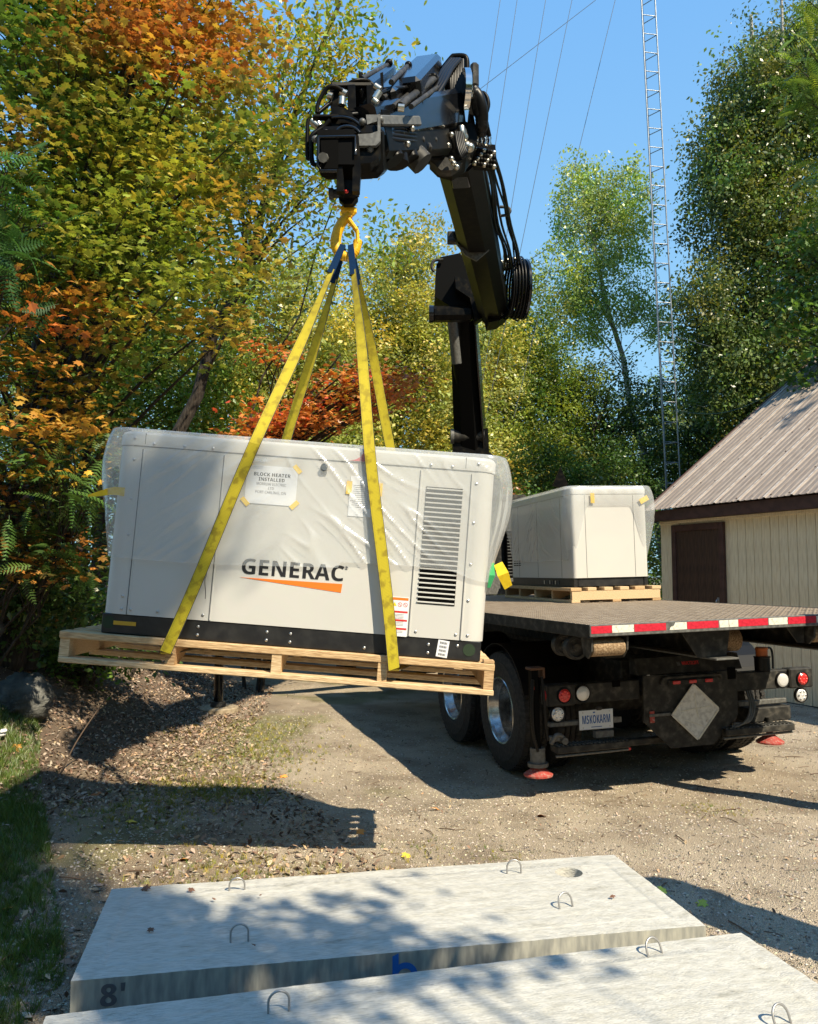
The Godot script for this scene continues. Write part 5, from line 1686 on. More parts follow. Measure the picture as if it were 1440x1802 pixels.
# ------------------------------------------------------------------ crane
func build_crane() -> void:
	var o := thing("loader_crane", "black folding loader crane arching over the deck, holding the generator", "crane", Vector3(1.000, 1.000, -13.600))
	# kinds: t tube, b bar, q plate, s ball, h six sided boom, r hose coil, d disc, d2 upright disc; metres from the crane's foot
	var rows := [
		["b","crane_base","dusty_black",1,0.9,0.05,[Vector3(0.082,0.719,0.000),Vector3(0.062,2.232,0.000)]],
		["b","slewing_column","boom_black",0.75,0.7,0.06,[Vector3(0.061,1.946,0.000),Vector3(0.042,2.703,0.050)]],
		["h","main_boom","matte_black",0.5,0.38,[Vector3(0.029,2.304,0.200),Vector3(-0.213,5.018,1.700)]],
		["b","boom_web_plate","gloss_black",0.03,0.3,0.006,[Vector3(0.281,2.292,0.300),Vector3(-0.041,4.827,1.750)]],
		["t","lift_cylinder","boom_black",0.11,0,[Vector3(-0.039,2.889,0.650),Vector3(-0.253,4.095,1.300),Vector3(-0.320,4.531,1.600)]],
		["t","lift_cylinder_rim","grey_plate",0.075,0,[Vector3(-0.370,4.526,1.750),Vector3(-0.283,3.866,1.500)]],
		["t","cylinder_rod","chrome",0.055,0,[Vector3(-0.072,2.505,0.450),Vector3(-0.093,2.843,0.650)]],
		["t","cross_pin","dusty_black",0.1,0,[Vector3(-0.322,2.898,0.700),Vector3(0.193,2.917,0.700)]],
		["q","boom_cheek","boom_black",0.2,0.600,[Vector2(-0.317,2.989),Vector2(0.258,3.026),Vector2(0.288,2.237),Vector2(-0.274,2.237)]],
		["t","pin_head","grey_plate",0.12,0,[Vector3(-0.340,2.898,0.700),Vector3(-0.286,2.898,0.700)]],
		["q","knuckle_box","matte_black",0.5,2.000,[Vector2(-0.612,5.095),Vector2(-0.554,5.214),Vector2(-0.273,5.273),Vector2(-0.125,5.061),Vector2(-0.028,4.740),Vector2(-0.079,4.530),Vector2(-0.424,4.504),Vector2(-0.630,4.639)]],
		["b","knuckle_pin","boom_black",0.21,0.21,0.06,[Vector3(-0.702,4.381,2.250),Vector3(-0.067,4.389,2.250)]],
		["t","knuckle_pin_end","gloss_black",0.125,0,[Vector3(-0.718,4.381,2.250),Vector3(-0.654,4.381,2.250)]],
		["t","knuckle_rail","dusty_black",0.022,1,[Vector3(-0.646,4.981,2.300),Vector3(-0.678,5.047,2.300),Vector3(-0.646,5.138,2.300),Vector3(-0.517,5.155,2.300)]],
		["q","knuckle_link","boom_black",0.2,2.350,[Vector2(-0.360,4.864),Vector2(0.007,4.741),Vector2(0.052,4.292),Vector2(-0.076,4.210),Vector2(-0.154,4.553),Vector2(-0.345,4.684)]],
		["h","outer_boom","boom_black",0.4,0.38,[Vector3(0.212,4.439,2.200),Vector3(-0.591,4.254,7.000)]],
		["h","inner_extension","gloss_black",0.31,0.31,[Vector3(-0.544,4.220,6.700),Vector3(-0.634,4.224,7.250)]],
		["q","boom_toe","boom_black",0.4,2.400,[Vector2(0.002,4.601),Vector2(0.305,4.723),Vector2(0.365,4.276),Vector2(0.237,4.179),Vector2(0.094,4.154)]],
		["q","boom_bracket","grey_plate",0.03,5.100,[Vector2(-0.513,4.243),Vector2(-0.358,4.163),Vector2(-0.281,4.173),Vector2(-0.145,4.283),Vector2(-0.124,4.413),Vector2(-0.105,4.373),Vector2(-0.146,4.153),Vector2(-0.282,4.034),Vector2(-0.398,4.094)]],
		["b","stop_block","dusty_black",0.1,0.12,0.01,[Vector3(-0.586,4.331,5.000),Vector3(-0.468,4.331,5.000)]],
		["q","lock_plate","boom_black",0.05,5.150,[Vector2(-0.535,4.311),Vector2(-0.429,4.321),Vector2(-0.353,4.153),Vector2(-0.478,4.192)]],
		["t","boom_hose","hose_rubber",0.016,1,[Vector3(-0.406,4.227,7.050),Vector3(-0.282,4.274,6.328),Vector3(-0.062,4.439,5.098),Vector3(0.171,4.688,3.794),Vector3(0.292,4.855,2.800)]],
		["t","boom_hose","hose_rubber",0.013,1,[Vector3(-0.387,4.217,7.050),Vector3(-0.244,4.264,6.350),Vector3(-0.100,4.349,5.303),Vector3(0.195,4.715,3.726),Vector3(0.327,4.855,2.800)]],
		["t","boom_hose","hose_rubber",0.013,1,[Vector3(-0.368,4.207,7.050),Vector3(-0.221,4.295,6.285),Vector3(-0.069,4.357,5.285),Vector3(0.225,4.719,3.717),Vector3(0.362,4.855,2.800)]],
		["t","boom_hose","hose_rubber",0.013,1,[Vector3(-0.349,4.198,7.050),Vector3(-0.204,4.317,6.241),Vector3(-0.016,4.409,5.165),Vector3(0.226,4.645,3.900),Vector3(0.398,4.855,2.800)]],
		["t","boom_hose","hose_rubber",0.011,1,[Vector3(-0.331,4.188,7.050),Vector3(-0.191,4.260,6.357),Vector3(0.087,4.443,5.088),Vector3(0.297,4.723,3.708),Vector3(0.433,4.855,2.800)]],
		["t","boom_hose","hose_rubber",0.016,1,[Vector3(-0.312,4.178,7.050),Vector3(-0.137,4.301,6.275),Vector3(0.063,4.456,5.059),Vector3(0.326,4.723,3.707),Vector3(0.469,4.855,2.800)]],
		["t","boom_hose","hose_rubber",0.013,1,[Vector3(-0.293,4.168,7.050),Vector3(-0.137,4.275,6.328),Vector3(0.062,4.347,5.306),Vector3(0.334,4.669,3.840),Vector3(0.504,4.855,2.800)]],
		["t","boom_pipe","boom_black",0.014,0,[Vector3(-0.457,4.161,7.100),Vector3(0.061,4.736,3.400)]],
		["t","boom_pipe","boom_black",0.014,0,[Vector3(-0.439,4.161,7.100),Vector3(0.094,4.736,3.400)]],
		["t","boom_pipe","boom_black",0.014,0,[Vector3(-0.420,4.161,7.100),Vector3(0.126,4.736,3.400)]],
		["t","hose_ring","dusty_black",0.016,1,[Vector3(-0.072,4.447,5.500),Vector3(0.003,4.441,5.500),Vector3(0.032,4.405,5.500),Vector3(-0.003,4.364,5.500),Vector3(-0.073,4.352,5.500)]],
		["r","reel_hose","hose_rubber",0.42,0.024,[Vector3(0.340,4.607,2.700)]],
		["r","reel_hose","hose_rubber",0.3825,0.024,[Vector3(0.378,4.602,2.700)]],
		["r","reel_hose","hose_rubber",0.395,0.024,[Vector3(0.417,4.597,2.700)]],
		["r","reel_hose","hose_rubber",0.4075,0.024,[Vector3(0.456,4.591,2.700)]],
		["r","reel_hose","hose_rubber",0.42,0.024,[Vector3(0.494,4.586,2.700)]],
		["r","reel_hose","hose_rubber",0.3825,0.024,[Vector3(0.533,4.581,2.700)]],
		["r","reel_hose","hose_rubber",0.395,0.024,[Vector3(0.572,4.575,2.700)]],
		["d","reel_disc","gloss_black",0.4,0.03,[Vector3(0.557,4.558,2.750)]],
		["b","reel_bracket","dusty_black",0.08,0.1,0.01,[Vector3(0.190,4.932,2.600),Vector3(0.500,4.887,2.800)]],
		["s","reel_fitting","fitting",0.035,[Vector3(0.235,4.887,2.900)]],
		["s","reel_fitting","fitting",0.035,[Vector3(0.319,4.910,2.900)]],
		["s","reel_fitting","fitting",0.035,[Vector3(0.410,4.926,2.900)]],
		["s","reel_fitting","fitting",0.035,[Vector3(0.471,4.926,2.900)]],
		["s","reel_fitting","fitting",0.035,[Vector3(0.295,4.848,2.900)]],
		["s","reel_fitting","fitting",0.035,[Vector3(0.440,4.871,2.900)]],
		["t","reel_pipe","dusty_black",0.02,1,[Vector3(0.226,4.893,2.700),Vector3(0.178,4.734,2.700),Vector3(0.192,4.496,2.700),Vector3(0.267,4.219,2.700)]],
		["t","knuckle_drum","boom_black",0.13,0,[Vector3(-0.874,3.977,7.600),Vector3(-0.658,4.044,7.450)]],
		["t","knuckle_drum","boom_black",0.1,0,[Vector3(-0.874,3.920,7.600),Vector3(-0.659,3.986,7.450)]],
		["q","knuckle_side","boom_black",0.26,7.350,[Vector2(-0.723,4.519),Vector2(-0.536,4.504),Vector2(-0.466,4.084),Vector2(-0.553,3.935),Vector2(-0.654,3.868),Vector2(-0.769,3.898),Vector2(-0.833,3.965),Vector2(-0.840,4.054),Vector2(-0.696,4.174)]],
		["q","knuckle_plate","dusty_black",0.1,7.600,[Vector2(-0.845,3.863),Vector2(-0.753,3.852),Vector2(-0.598,3.792),Vector2(-0.679,3.738),Vector2(-0.759,3.738),Vector2(-0.839,3.810)]],
		["q","hose_guard","gloss_black",0.05,7.300,[Vector2(-0.738,4.748),Vector2(-0.654,4.855),Vector2(-0.545,4.852),Vector2(-0.531,4.656),Vector2(-0.511,4.322),Vector2(-0.606,4.292),Vector2(-0.707,4.337)]],
		["t","guard_hoop","boom_black",0.022,1,[Vector3(-0.736,4.664,7.450),Vector3(-0.667,4.754,7.450),Vector3(-0.643,4.767,7.450),Vector3(-0.572,4.767,7.450),Vector3(-0.548,4.739,7.450),Vector3(-0.544,4.651,7.450),Vector3(-0.540,4.596,7.450)]],
		["t","knuckle_hose","hose_rubber",0.0145,1,[Vector3(-0.669,4.722,7.480),Vector3(-0.681,4.539,7.540),Vector3(-0.673,4.368,7.540),Vector3(-0.647,4.214,7.480)]],
		["t","knuckle_hose","hose_rubber",0.0145,1,[Vector3(-0.658,4.719,7.484),Vector3(-0.669,4.539,7.540),Vector3(-0.661,4.368,7.540),Vector3(-0.633,4.214,7.480)]],
		["t","knuckle_hose","hose_rubber",0.0145,1,[Vector3(-0.647,4.716,7.488),Vector3(-0.657,4.539,7.540),Vector3(-0.649,4.368,7.540),Vector3(-0.619,4.214,7.480)]],
		["t","knuckle_hose","hose_rubber",0.0145,1,[Vector3(-0.636,4.713,7.492),Vector3(-0.645,4.539,7.540),Vector3(-0.637,4.368,7.540),Vector3(-0.605,4.214,7.480)]],
		["t","knuckle_hose","hose_rubber",0.0145,1,[Vector3(-0.625,4.710,7.496),Vector3(-0.633,4.539,7.540),Vector3(-0.625,4.368,7.540),Vector3(-0.591,4.214,7.480)]],
		["t","knuckle_hose","hose_rubber",0.0145,1,[Vector3(-0.614,4.707,7.500),Vector3(-0.621,4.539,7.540),Vector3(-0.613,4.368,7.540),Vector3(-0.577,4.214,7.480)]],
		["t","knuckle_hose","hose_rubber",0.0145,1,[Vector3(-0.604,4.704,7.504),Vector3(-0.609,4.539,7.540),Vector3(-0.601,4.368,7.540),Vector3(-0.563,4.214,7.480)]],
		["t","knuckle_hose","hose_rubber",0.0145,1,[Vector3(-0.593,4.701,7.508),Vector3(-0.597,4.539,7.540),Vector3(-0.589,4.368,7.540),Vector3(-0.549,4.214,7.480)]],
		["t","knuckle_hose","hose_rubber",0.0145,1,[Vector3(-0.582,4.698,7.512),Vector3(-0.585,4.539,7.540),Vector3(-0.577,4.368,7.540),Vector3(-0.535,4.214,7.480)]],
		["t","arching_hose","hose_rubber",0.019,1,[Vector3(-0.951,4.054,7.950),Vector3(-0.884,4.186,7.850),Vector3(-0.805,4.346,7.750),Vector3(-0.746,4.536,7.620),Vector3(-0.671,4.693,7.520)]],
		["t","arching_hose","hose_rubber",0.019,1,[Vector3(-0.927,4.054,7.950),Vector3(-0.857,4.189,7.850),Vector3(-0.780,4.355,7.750),Vector3(-0.723,4.542,7.620),Vector3(-0.650,4.693,7.520)]],
		["t","arching_hose","hose_rubber",0.019,1,[Vector3(-0.902,4.054,7.950),Vector3(-0.830,4.192,7.850),Vector3(-0.754,4.364,7.750),Vector3(-0.700,4.548,7.620),Vector3(-0.628,4.693,7.520)]],
		["t","arching_hose","hose_rubber",0.019,1,[Vector3(-0.878,4.054,7.950),Vector3(-0.804,4.194,7.850),Vector3(-0.729,4.373,7.750),Vector3(-0.676,4.554,7.620),Vector3(-0.607,4.693,7.520)]],
		["d","sheave_disc","chrome",0.165,0.05,[Vector3(-0.564,4.416,7.550)]],
		["q","silver_strip","chrome",0.012,7.580,[Vector2(-0.580,4.283),Vector2(-0.539,4.283),Vector2(-0.554,4.150),Vector2(-0.566,4.156)]],
		["b","valve_box","dusty_black",0.22,0.2,0.02,[Vector3(-0.529,4.527,7.500),Vector3(-0.464,4.527,7.500)]],
		["t","valve_block","fitting",0.03,0,[Vector3(-0.539,4.403,7.620),Vector3(-0.539,4.319,7.620)]],
		["t","corrugated_hose","hose_rubber",0.045,1,[Vector3(-0.508,4.398,7.600),Vector3(-0.468,4.343,7.600),Vector3(-0.444,4.283,7.580),Vector3(-0.433,4.240,7.550),Vector3(-0.431,4.190,7.500),Vector3(-0.428,4.167,7.400)]],
		["s","hose_rib","hose_rubber",0.052,[Vector3(-0.497,4.367,7.600)]],
		["s","hose_rib","hose_rubber",0.052,[Vector3(-0.491,4.350,7.591)]],
		["s","hose_rib","hose_rubber",0.052,[Vector3(-0.485,4.332,7.582)]],
		["s","hose_rib","hose_rubber",0.052,[Vector3(-0.478,4.315,7.573)]],
		["s","hose_rib","hose_rubber",0.052,[Vector3(-0.472,4.297,7.564)]],
		["s","hose_rib","hose_rubber",0.052,[Vector3(-0.466,4.279,7.555)]],
		["s","hose_rib","hose_rubber",0.052,[Vector3(-0.460,4.261,7.545)]],
		["s","hose_rib","hose_rubber",0.052,[Vector3(-0.442,4.244,7.536)]],
		["s","hose_rib","hose_rubber",0.052,[Vector3(-0.440,4.226,7.527)]],
		["s","hose_rib","hose_rubber",0.052,[Vector3(-0.438,4.208,7.518)]],
		["s","hose_rib","hose_rubber",0.052,[Vector3(-0.435,4.190,7.509)]],
		["s","hose_rib","hose_rubber",0.052,[Vector3(-0.433,4.172,7.500)]],
		["t","guard_loop","boom_black",0.018,1,[Vector3(-0.453,4.432,7.500),Vector3(-0.421,4.432,7.500),Vector3(-0.395,4.398,7.500),Vector3(-0.386,4.343,7.500),Vector3(-0.398,4.288,7.500),Vector3(-0.410,4.251,7.500),Vector3(-0.369,4.142,7.400)]],
		["s","hose_fitting","fitting",0.026,[Vector3(-0.544,4.185,7.350)]],
		["t","fitting_neck","chrome",0.016,0,[Vector3(-0.538,4.219,7.350),Vector3(-0.541,4.173,7.350)]],
		["s","hose_fitting","fitting",0.026,[Vector3(-0.508,4.191,7.330)]],
		["t","fitting_neck","chrome",0.016,0,[Vector3(-0.503,4.213,7.350),Vector3(-0.506,4.166,7.350)]],
		["s","hose_fitting","fitting",0.026,[Vector3(-0.471,4.196,7.310)]],
		["t","fitting_neck","chrome",0.016,0,[Vector3(-0.468,4.207,7.350),Vector3(-0.472,4.160,7.350)]],
		["s","hose_fitting","fitting",0.026,[Vector3(-0.434,4.202,7.290)]],
		["t","fitting_neck","chrome",0.016,0,[Vector3(-0.433,4.201,7.350),Vector3(-0.437,4.154,7.350)]],
		["s","hose_fitting","fitting",0.026,[Vector3(-0.397,4.207,7.270)]],
		["t","fitting_neck","chrome",0.016,0,[Vector3(-0.399,4.194,7.350),Vector3(-0.402,4.148,7.350)]],
		["s","hose_fitting","fitting",0.026,[Vector3(-0.360,4.212,7.250)]],
		["t","fitting_neck","chrome",0.016,0,[Vector3(-0.364,4.188,7.350),Vector3(-0.367,4.141,7.350)]],
		["s","hose_fitting","fitting",0.026,[Vector3(-0.544,4.138,7.350)]],
		["t","fitting_neck","chrome",0.016,0,[Vector3(-0.538,4.173,7.350),Vector3(-0.541,4.126,7.350)]],
		["s","hose_fitting","fitting",0.026,[Vector3(-0.508,4.144,7.330)]],
		["t","fitting_neck","chrome",0.016,0,[Vector3(-0.503,4.166,7.350),Vector3(-0.507,4.120,7.350)]],
		["s","hose_fitting","fitting",0.026,[Vector3(-0.471,4.149,7.310)]],
		["t","fitting_neck","chrome",0.016,0,[Vector3(-0.469,4.160,7.350),Vector3(-0.472,4.113,7.350)]],
		["s","hose_fitting","fitting",0.026,[Vector3(-0.435,4.154,7.290)]],
		["t","fitting_neck","chrome",0.016,0,[Vector3(-0.434,4.154,7.350),Vector3(-0.437,4.107,7.350)]],
		["s","hose_fitting","fitting",0.026,[Vector3(-0.398,4.160,7.270)]],
		["t","fitting_neck","chrome",0.016,0,[Vector3(-0.399,4.148,7.350),Vector3(-0.402,4.101,7.350)]],
		["s","hose_fitting","fitting",0.026,[Vector3(-0.360,4.165,7.250)]],
		["t","fitting_neck","chrome",0.016,0,[Vector3(-0.364,4.141,7.350),Vector3(-0.368,4.095,7.350)]],
		["s","clamp_nut","fitting",0.021,[Vector3(-0.466,4.144,7.200)]],
		["s","clamp_nut","boom_black",0.021,[Vector3(-0.440,4.139,7.200)]],
		["s","clamp_nut","boom_black",0.021,[Vector3(-0.415,4.134,7.200)]],
		["s","clamp_nut","fitting",0.021,[Vector3(-0.389,4.129,7.200)]],
		["s","clamp_nut","boom_black",0.021,[Vector3(-0.363,4.124,7.200)]],
		["s","clamp_nut","boom_black",0.021,[Vector3(-0.338,4.119,7.200)]],
		["s","clamp_nut","fitting",0.021,[Vector3(-0.312,4.114,7.200)]],
		["s","clamp_nut","boom_black",0.021,[Vector3(-0.466,4.105,7.200)]],
		["s","clamp_nut","boom_black",0.021,[Vector3(-0.441,4.100,7.200)]],
		["s","clamp_nut","fitting",0.021,[Vector3(-0.415,4.095,7.200)]],
		["s","clamp_nut","boom_black",0.021,[Vector3(-0.389,4.090,7.200)]],
		["s","clamp_nut","boom_black",0.021,[Vector3(-0.364,4.085,7.200)]],
		["s","clamp_nut","fitting",0.021,[Vector3(-0.338,4.079,7.200)]],
		["s","clamp_nut","boom_black",0.021,[Vector3(-0.312,4.074,7.200)]],
		["s","clamp_nut","boom_black",0.021,[Vector3(-0.467,4.065,7.200)]],
		["s","clamp_nut","fitting",0.021,[Vector3(-0.441,4.060,7.200)]],
		["s","clamp_nut","boom_black",0.021,[Vector3(-0.415,4.055,7.200)]],
		["s","clamp_nut","boom_black",0.021,[Vector3(-0.390,4.050,7.200)]],
		["s","clamp_nut","fitting",0.021,[Vector3(-0.364,4.045,7.200)]],
		["s","clamp_nut","boom_black",0.021,[Vector3(-0.338,4.040,7.200)]],
		["s","clamp_nut","boom_black",0.021,[Vector3(-0.312,4.035,7.200)]],
		["s","clamp_nut","fitting",0.021,[Vector3(-0.467,4.026,7.200)]],
		["s","clamp_nut","boom_black",0.021,[Vector3(-0.441,4.021,7.200)]],
		["s","clamp_nut","boom_black",0.021,[Vector3(-0.416,4.016,7.200)]],
		["s","clamp_nut","fitting",0.021,[Vector3(-0.390,4.011,7.200)]],
		["s","clamp_nut","boom_black",0.021,[Vector3(-0.364,4.006,7.200)]],
		["s","clamp_nut","boom_black",0.021,[Vector3(-0.338,4.001,7.200)]],
		["s","clamp_nut","fitting",0.021,[Vector3(-0.313,3.996,7.200)]],
		["q","clamp_block","boom_black",0.14,7.100,[Vector2(-0.483,4.218),Vector2(-0.296,4.198),Vector2(-0.285,4.043),Vector2(-0.465,4.056)]],
		["s","silver_joint","fitting",0.04,[Vector3(-0.593,4.089,7.550)]],
		["s","silver_joint","fitting",0.04,[Vector3(-0.582,4.052,7.550)]],
		["s","silver_joint","fitting",0.04,[Vector3(-0.559,3.980,7.550)]],
		["s","silver_joint","fitting",0.04,[Vector3(-0.536,3.968,7.550)]],
		["t","silver_elbow","fitting",0.03,1,[Vector3(-0.602,4.103,7.600),Vector3(-0.597,4.055,7.600),Vector3(-0.584,4.024,7.580)]],
		["t","looped_hose","hose_rubber",0.013,1,[Vector3(-0.651,4.033,7.650),Vector3(-0.637,3.910,7.680),Vector3(-0.609,3.827,7.680),Vector3(-0.575,3.861,7.650),Vector3(-0.576,3.942,7.620)]],
		["t","looped_hose","hose_rubber",0.013,1,[Vector3(-0.639,4.033,7.650),Vector3(-0.624,3.910,7.680),Vector3(-0.598,3.834,7.680),Vector3(-0.577,3.878,7.650),Vector3(-0.578,3.942,7.620)]],
		["t","looped_hose","hose_rubber",0.013,1,[Vector3(-0.626,4.033,7.650),Vector3(-0.612,3.910,7.680),Vector3(-0.588,3.841,7.680),Vector3(-0.580,3.896,7.650),Vector3(-0.581,3.942,7.620)]],
		["t","looped_hose","hose_rubber",0.013,1,[Vector3(-0.614,4.033,7.650),Vector3(-0.599,3.910,7.680),Vector3(-0.578,3.848,7.680),Vector3(-0.582,3.914,7.650),Vector3(-0.584,3.942,7.620)]],
		["t","looped_hose","hose_rubber",0.013,1,[Vector3(-0.601,4.033,7.650),Vector3(-0.587,3.910,7.680),Vector3(-0.568,3.855,7.680),Vector3(-0.584,3.932,7.650),Vector3(-0.587,3.942,7.620)]],
		["t","grey_cable","grey_plate",0.012,1,[Vector3(-0.891,3.876,7.900),Vector3(-0.896,3.819,7.920),Vector3(-0.882,3.785,7.900)]],
		["t","grey_cable","grey_plate",0.012,1,[Vector3(-0.880,3.876,7.900),Vector3(-0.883,3.819,7.920),Vector3(-0.869,3.785,7.900)]],
		["t","grey_cable","grey_plate",0.012,1,[Vector3(-0.869,3.876,7.900),Vector3(-0.869,3.819,7.920),Vector3(-0.855,3.785,7.900)]],
		["t","grey_cable","grey_plate",0.012,1,[Vector3(-0.858,3.876,7.900),Vector3(-0.856,3.819,7.920),Vector3(-0.841,3.785,7.900)]],
		["s","bolt_head","fitting",0.022,[Vector3(-0.684,3.799,7.700)]],
		["s","bolt_head","fitting",0.022,[Vector3(-0.667,3.764,7.700)]],
		["s","bolt_head","fitting",0.022,[Vector3(-0.644,3.735,7.700)]],
		["s","bolt_head","fitting",0.022,[Vector3(-0.711,3.905,7.700)]],
		["s","bolt_head","fitting",0.022,[Vector3(-0.683,3.987,7.700)]],
		["t","thin_pipe","grey_plate",0.012,1,[Vector3(-0.738,4.330,7.700),Vector3(-0.733,4.235,7.700),Vector3(-0.716,4.164,7.700),Vector3(-0.728,4.123,7.700)]],
		["t","thin_pipe","grey_plate",0.01,1,[Vector3(-0.774,4.270,7.750),Vector3(-0.758,4.135,7.750)]],
		["t","stay_pipe","boom_black",0.016,1,[Vector3(-1.000,3.583,8.100),Vector3(-0.920,3.666,8.000),Vector3(-0.843,3.779,7.750),Vector3(-0.744,3.837,7.650)]],
		["t","stay_pipe","boom_black",0.014,1,[Vector3(-0.788,4.065,7.800),Vector3(-0.728,4.028,7.700)]],
		["h","jib_section","gloss_black",0.24,0.3,[Vector3(-1.295,3.499,8.650),Vector3(-0.700,4.295,7.450)]],
		["b","jib_extension","gloss_black",0.13,0.15,0.03,[Vector3(-1.334,3.731,8.600),Vector3(-1.157,4.501,7.650)]],
		["b","jib_extension","gloss_black",0.14,0.16,0.03,[Vector3(-1.153,3.797,8.450),Vector3(-0.963,4.565,7.550)]],
		["b","jib_extension","gloss_black",0.22,0.24,0.03,[Vector3(-1.023,3.974,8.200),Vector3(-0.839,4.708,7.350)]],
		["t","jib_pipe","dusty_black",0.016,0,[Vector3(-1.303,3.890,8.550),Vector3(-1.147,4.509,7.750)]],
		["t","jib_pipe","dusty_black",0.018,0,[Vector3(-1.115,3.865,8.550),Vector3(-1.005,4.499,7.750)]],
		["t","jib_pipe","dusty_black",0.016,0,[Vector3(-1.168,3.762,8.550),Vector3(-0.937,4.452,7.750)]],
		["t","jib_pipe","dusty_black",0.026,0,[Vector3(-1.057,3.707,8.550),Vector3(-0.802,4.402,7.750)]],
		["t","jib_pipe","dusty_black",0.014,0,[Vector3(-1.366,3.786,8.550),Vector3(-1.229,4.409,7.750)]],
		["t","jib_pipe","dusty_black",0.018,0,[Vector3(-1.103,3.701,8.550),Vector3(-0.876,4.374,7.750)]],
		["t","jib_pipe","dusty_black",0.018,0,[Vector3(-0.987,3.701,8.550),Vector3(-0.782,4.331,7.750)]],
		["s","pipe_clamp","boom_black",0.03,[Vector3(-1.149,4.483,7.800)]],
		["s","pipe_clamp","boom_black",0.03,[Vector3(-1.005,4.466,7.800)]],
		["s","pipe_clamp","boom_black",0.03,[Vector3(-0.817,4.378,7.800)]],
		["t","pivot_rod","grey_plate",0.03,0,[Vector3(-1.071,3.813,8.350),Vector3(-0.799,4.106,7.850)]],
		["b","hinge_bar","grey_plate",0.035,0.062,0.008,[Vector3(-1.179,3.521,8.700),Vector3(-0.931,3.759,8.280)]],
		["t","hinge_bolt","fitting",0.026,0,[Vector3(-1.189,3.761,8.280),Vector3(-1.192,3.819,8.180)]],
		["t","hinge_bolt","fitting",0.026,0,[Vector3(-1.105,3.831,8.159),Vector3(-1.107,3.888,8.059)]],
		["t","hinge_bolt","fitting",0.026,0,[Vector3(-1.056,3.871,8.090),Vector3(-1.057,3.928,7.990)]],
		["t","hinge_bolt","fitting",0.026,0,[Vector3(-1.005,3.910,8.021),Vector3(-1.005,3.968,7.921)]],
		["t","hinge_bolt","fitting",0.026,0,[Vector3(-0.957,3.947,7.957),Vector3(-0.956,4.005,7.857)]],
		["b","jib_underside","boom_black",0.3,0.32,0.04,[Vector3(-1.298,3.479,8.600),Vector3(-0.819,4.035,7.600)]],
		["t","jib_cylinder","boom_black",0.075,0,[Vector3(-1.142,3.491,8.400),Vector3(-1.094,3.416,8.400)]],
		["t","jib_cylinder","boom_black",0.085,0,[Vector3(-1.108,3.646,8.300),Vector3(-1.084,3.443,8.300)]],
		["t","jib_cylinder","boom_black",0.06,0,[Vector3(-1.029,3.650,8.200),Vector3(-0.986,3.533,8.200)]],
		["t","jib_cylinder","dusty_black",0.085,0,[Vector3(-0.998,3.652,8.100),Vector3(-0.904,3.553,8.100)]],
		["t","jib_cylinder","boom_black",0.08,0,[Vector3(-0.998,3.757,8.100),Vector3(-0.921,3.705,8.000)]],
		["s","silver_joint","fitting",0.022,[Vector3(-1.041,3.555,8.350)]],
		["s","silver_joint","fitting",0.022,[Vector3(-1.010,3.561,8.350)]],
		["s","silver_joint","fitting",0.022,[Vector3(-1.029,3.656,8.350)]],
		["s","silver_joint","fitting",0.022,[Vector3(-0.980,3.668,8.350)]],
		["b","head_block","boom_black",0.4,0.3,0.04,[Vector3(-1.361,3.270,8.780),Vector3(-1.334,3.568,8.250)]],
		["q","head_housing","matte_black",0.16,8.820,[Vector2(-1.547,3.349),Vector2(-1.327,3.353),Vector2(-1.326,3.135),Vector2(-1.536,3.137),Vector2(-1.552,3.168)]],
		["q","housing_recess","void_black",0.008,8.905,[Vector2(-1.526,3.290),Vector2(-1.422,3.292),Vector2(-1.421,3.105),Vector2(-1.518,3.105)]],
		["t","housing_rim","gloss_black",0.01,0,[Vector3(-1.541,3.296,8.910),Vector3(-1.321,3.302,8.910),Vector3(-1.318,3.187,8.910)]],
		["t","housing_rim","gloss_black",0.01,0,[Vector3(-1.539,3.294,8.910),Vector3(-1.540,3.121,8.910),Vector3(-1.521,3.090,8.910),Vector3(-1.427,3.090,8.910)]],
		["t","plug","grey_plate",0.03,0,[Vector3(-1.508,3.157,8.940),Vector3(-1.503,3.181,8.880)]],
		["q","cheek_plate","boom_black",0.2,8.740,[Vector2(-1.309,3.335),Vector2(-1.178,3.335),Vector2(-1.171,3.253),Vector2(-1.182,3.209),Vector2(-1.233,3.175),Vector2(-1.303,3.171)]],
		["q","grey_guard","grey_plate",0.03,8.860,[Vector2(-1.306,3.336),Vector2(-1.228,3.341),Vector2(-1.188,3.355),Vector2(-1.188,3.459),Vector2(-1.172,3.462),Vector2(-1.171,3.293),Vector2(-1.196,3.267),Vector2(-1.303,3.265)]],
		["q","grey_guard","grey_plate",0.02,8.800,[Vector2(-1.262,3.496),Vector2(-1.190,3.496),Vector2(-1.190,3.456),Vector2(-1.255,3.434)]],
		["q","yoke_arm","boom_black",0.05,8.860,[Vector2(-1.426,3.312),Vector2(-1.413,3.312),Vector2(-1.386,3.006),Vector2(-1.388,2.978),Vector2(-1.433,2.978),Vector2(-1.429,3.119)]],
		["q","yoke_arm","boom_black",0.05,8.860,[Vector2(-1.328,3.326),Vector2(-1.301,3.322),Vector2(-1.287,3.119),Vector2(-1.295,2.978),Vector2(-1.338,2.978),Vector2(-1.336,3.119)]],
		["b","yoke_cross_block","boom_black",0.13,0.11,0.015,[Vector3(-1.424,3.041,8.750),Vector3(-1.323,3.041,8.750)]],
		["t","yoke_pin","dusty_black",0.028,0,[Vector3(-1.480,3.026,8.750),Vector3(-1.306,3.034,8.750)]],
		["t","pin_nut","dusty_black",0.035,0,[Vector3(-1.490,3.026,8.750),Vector3(-1.462,3.026,8.750)]],
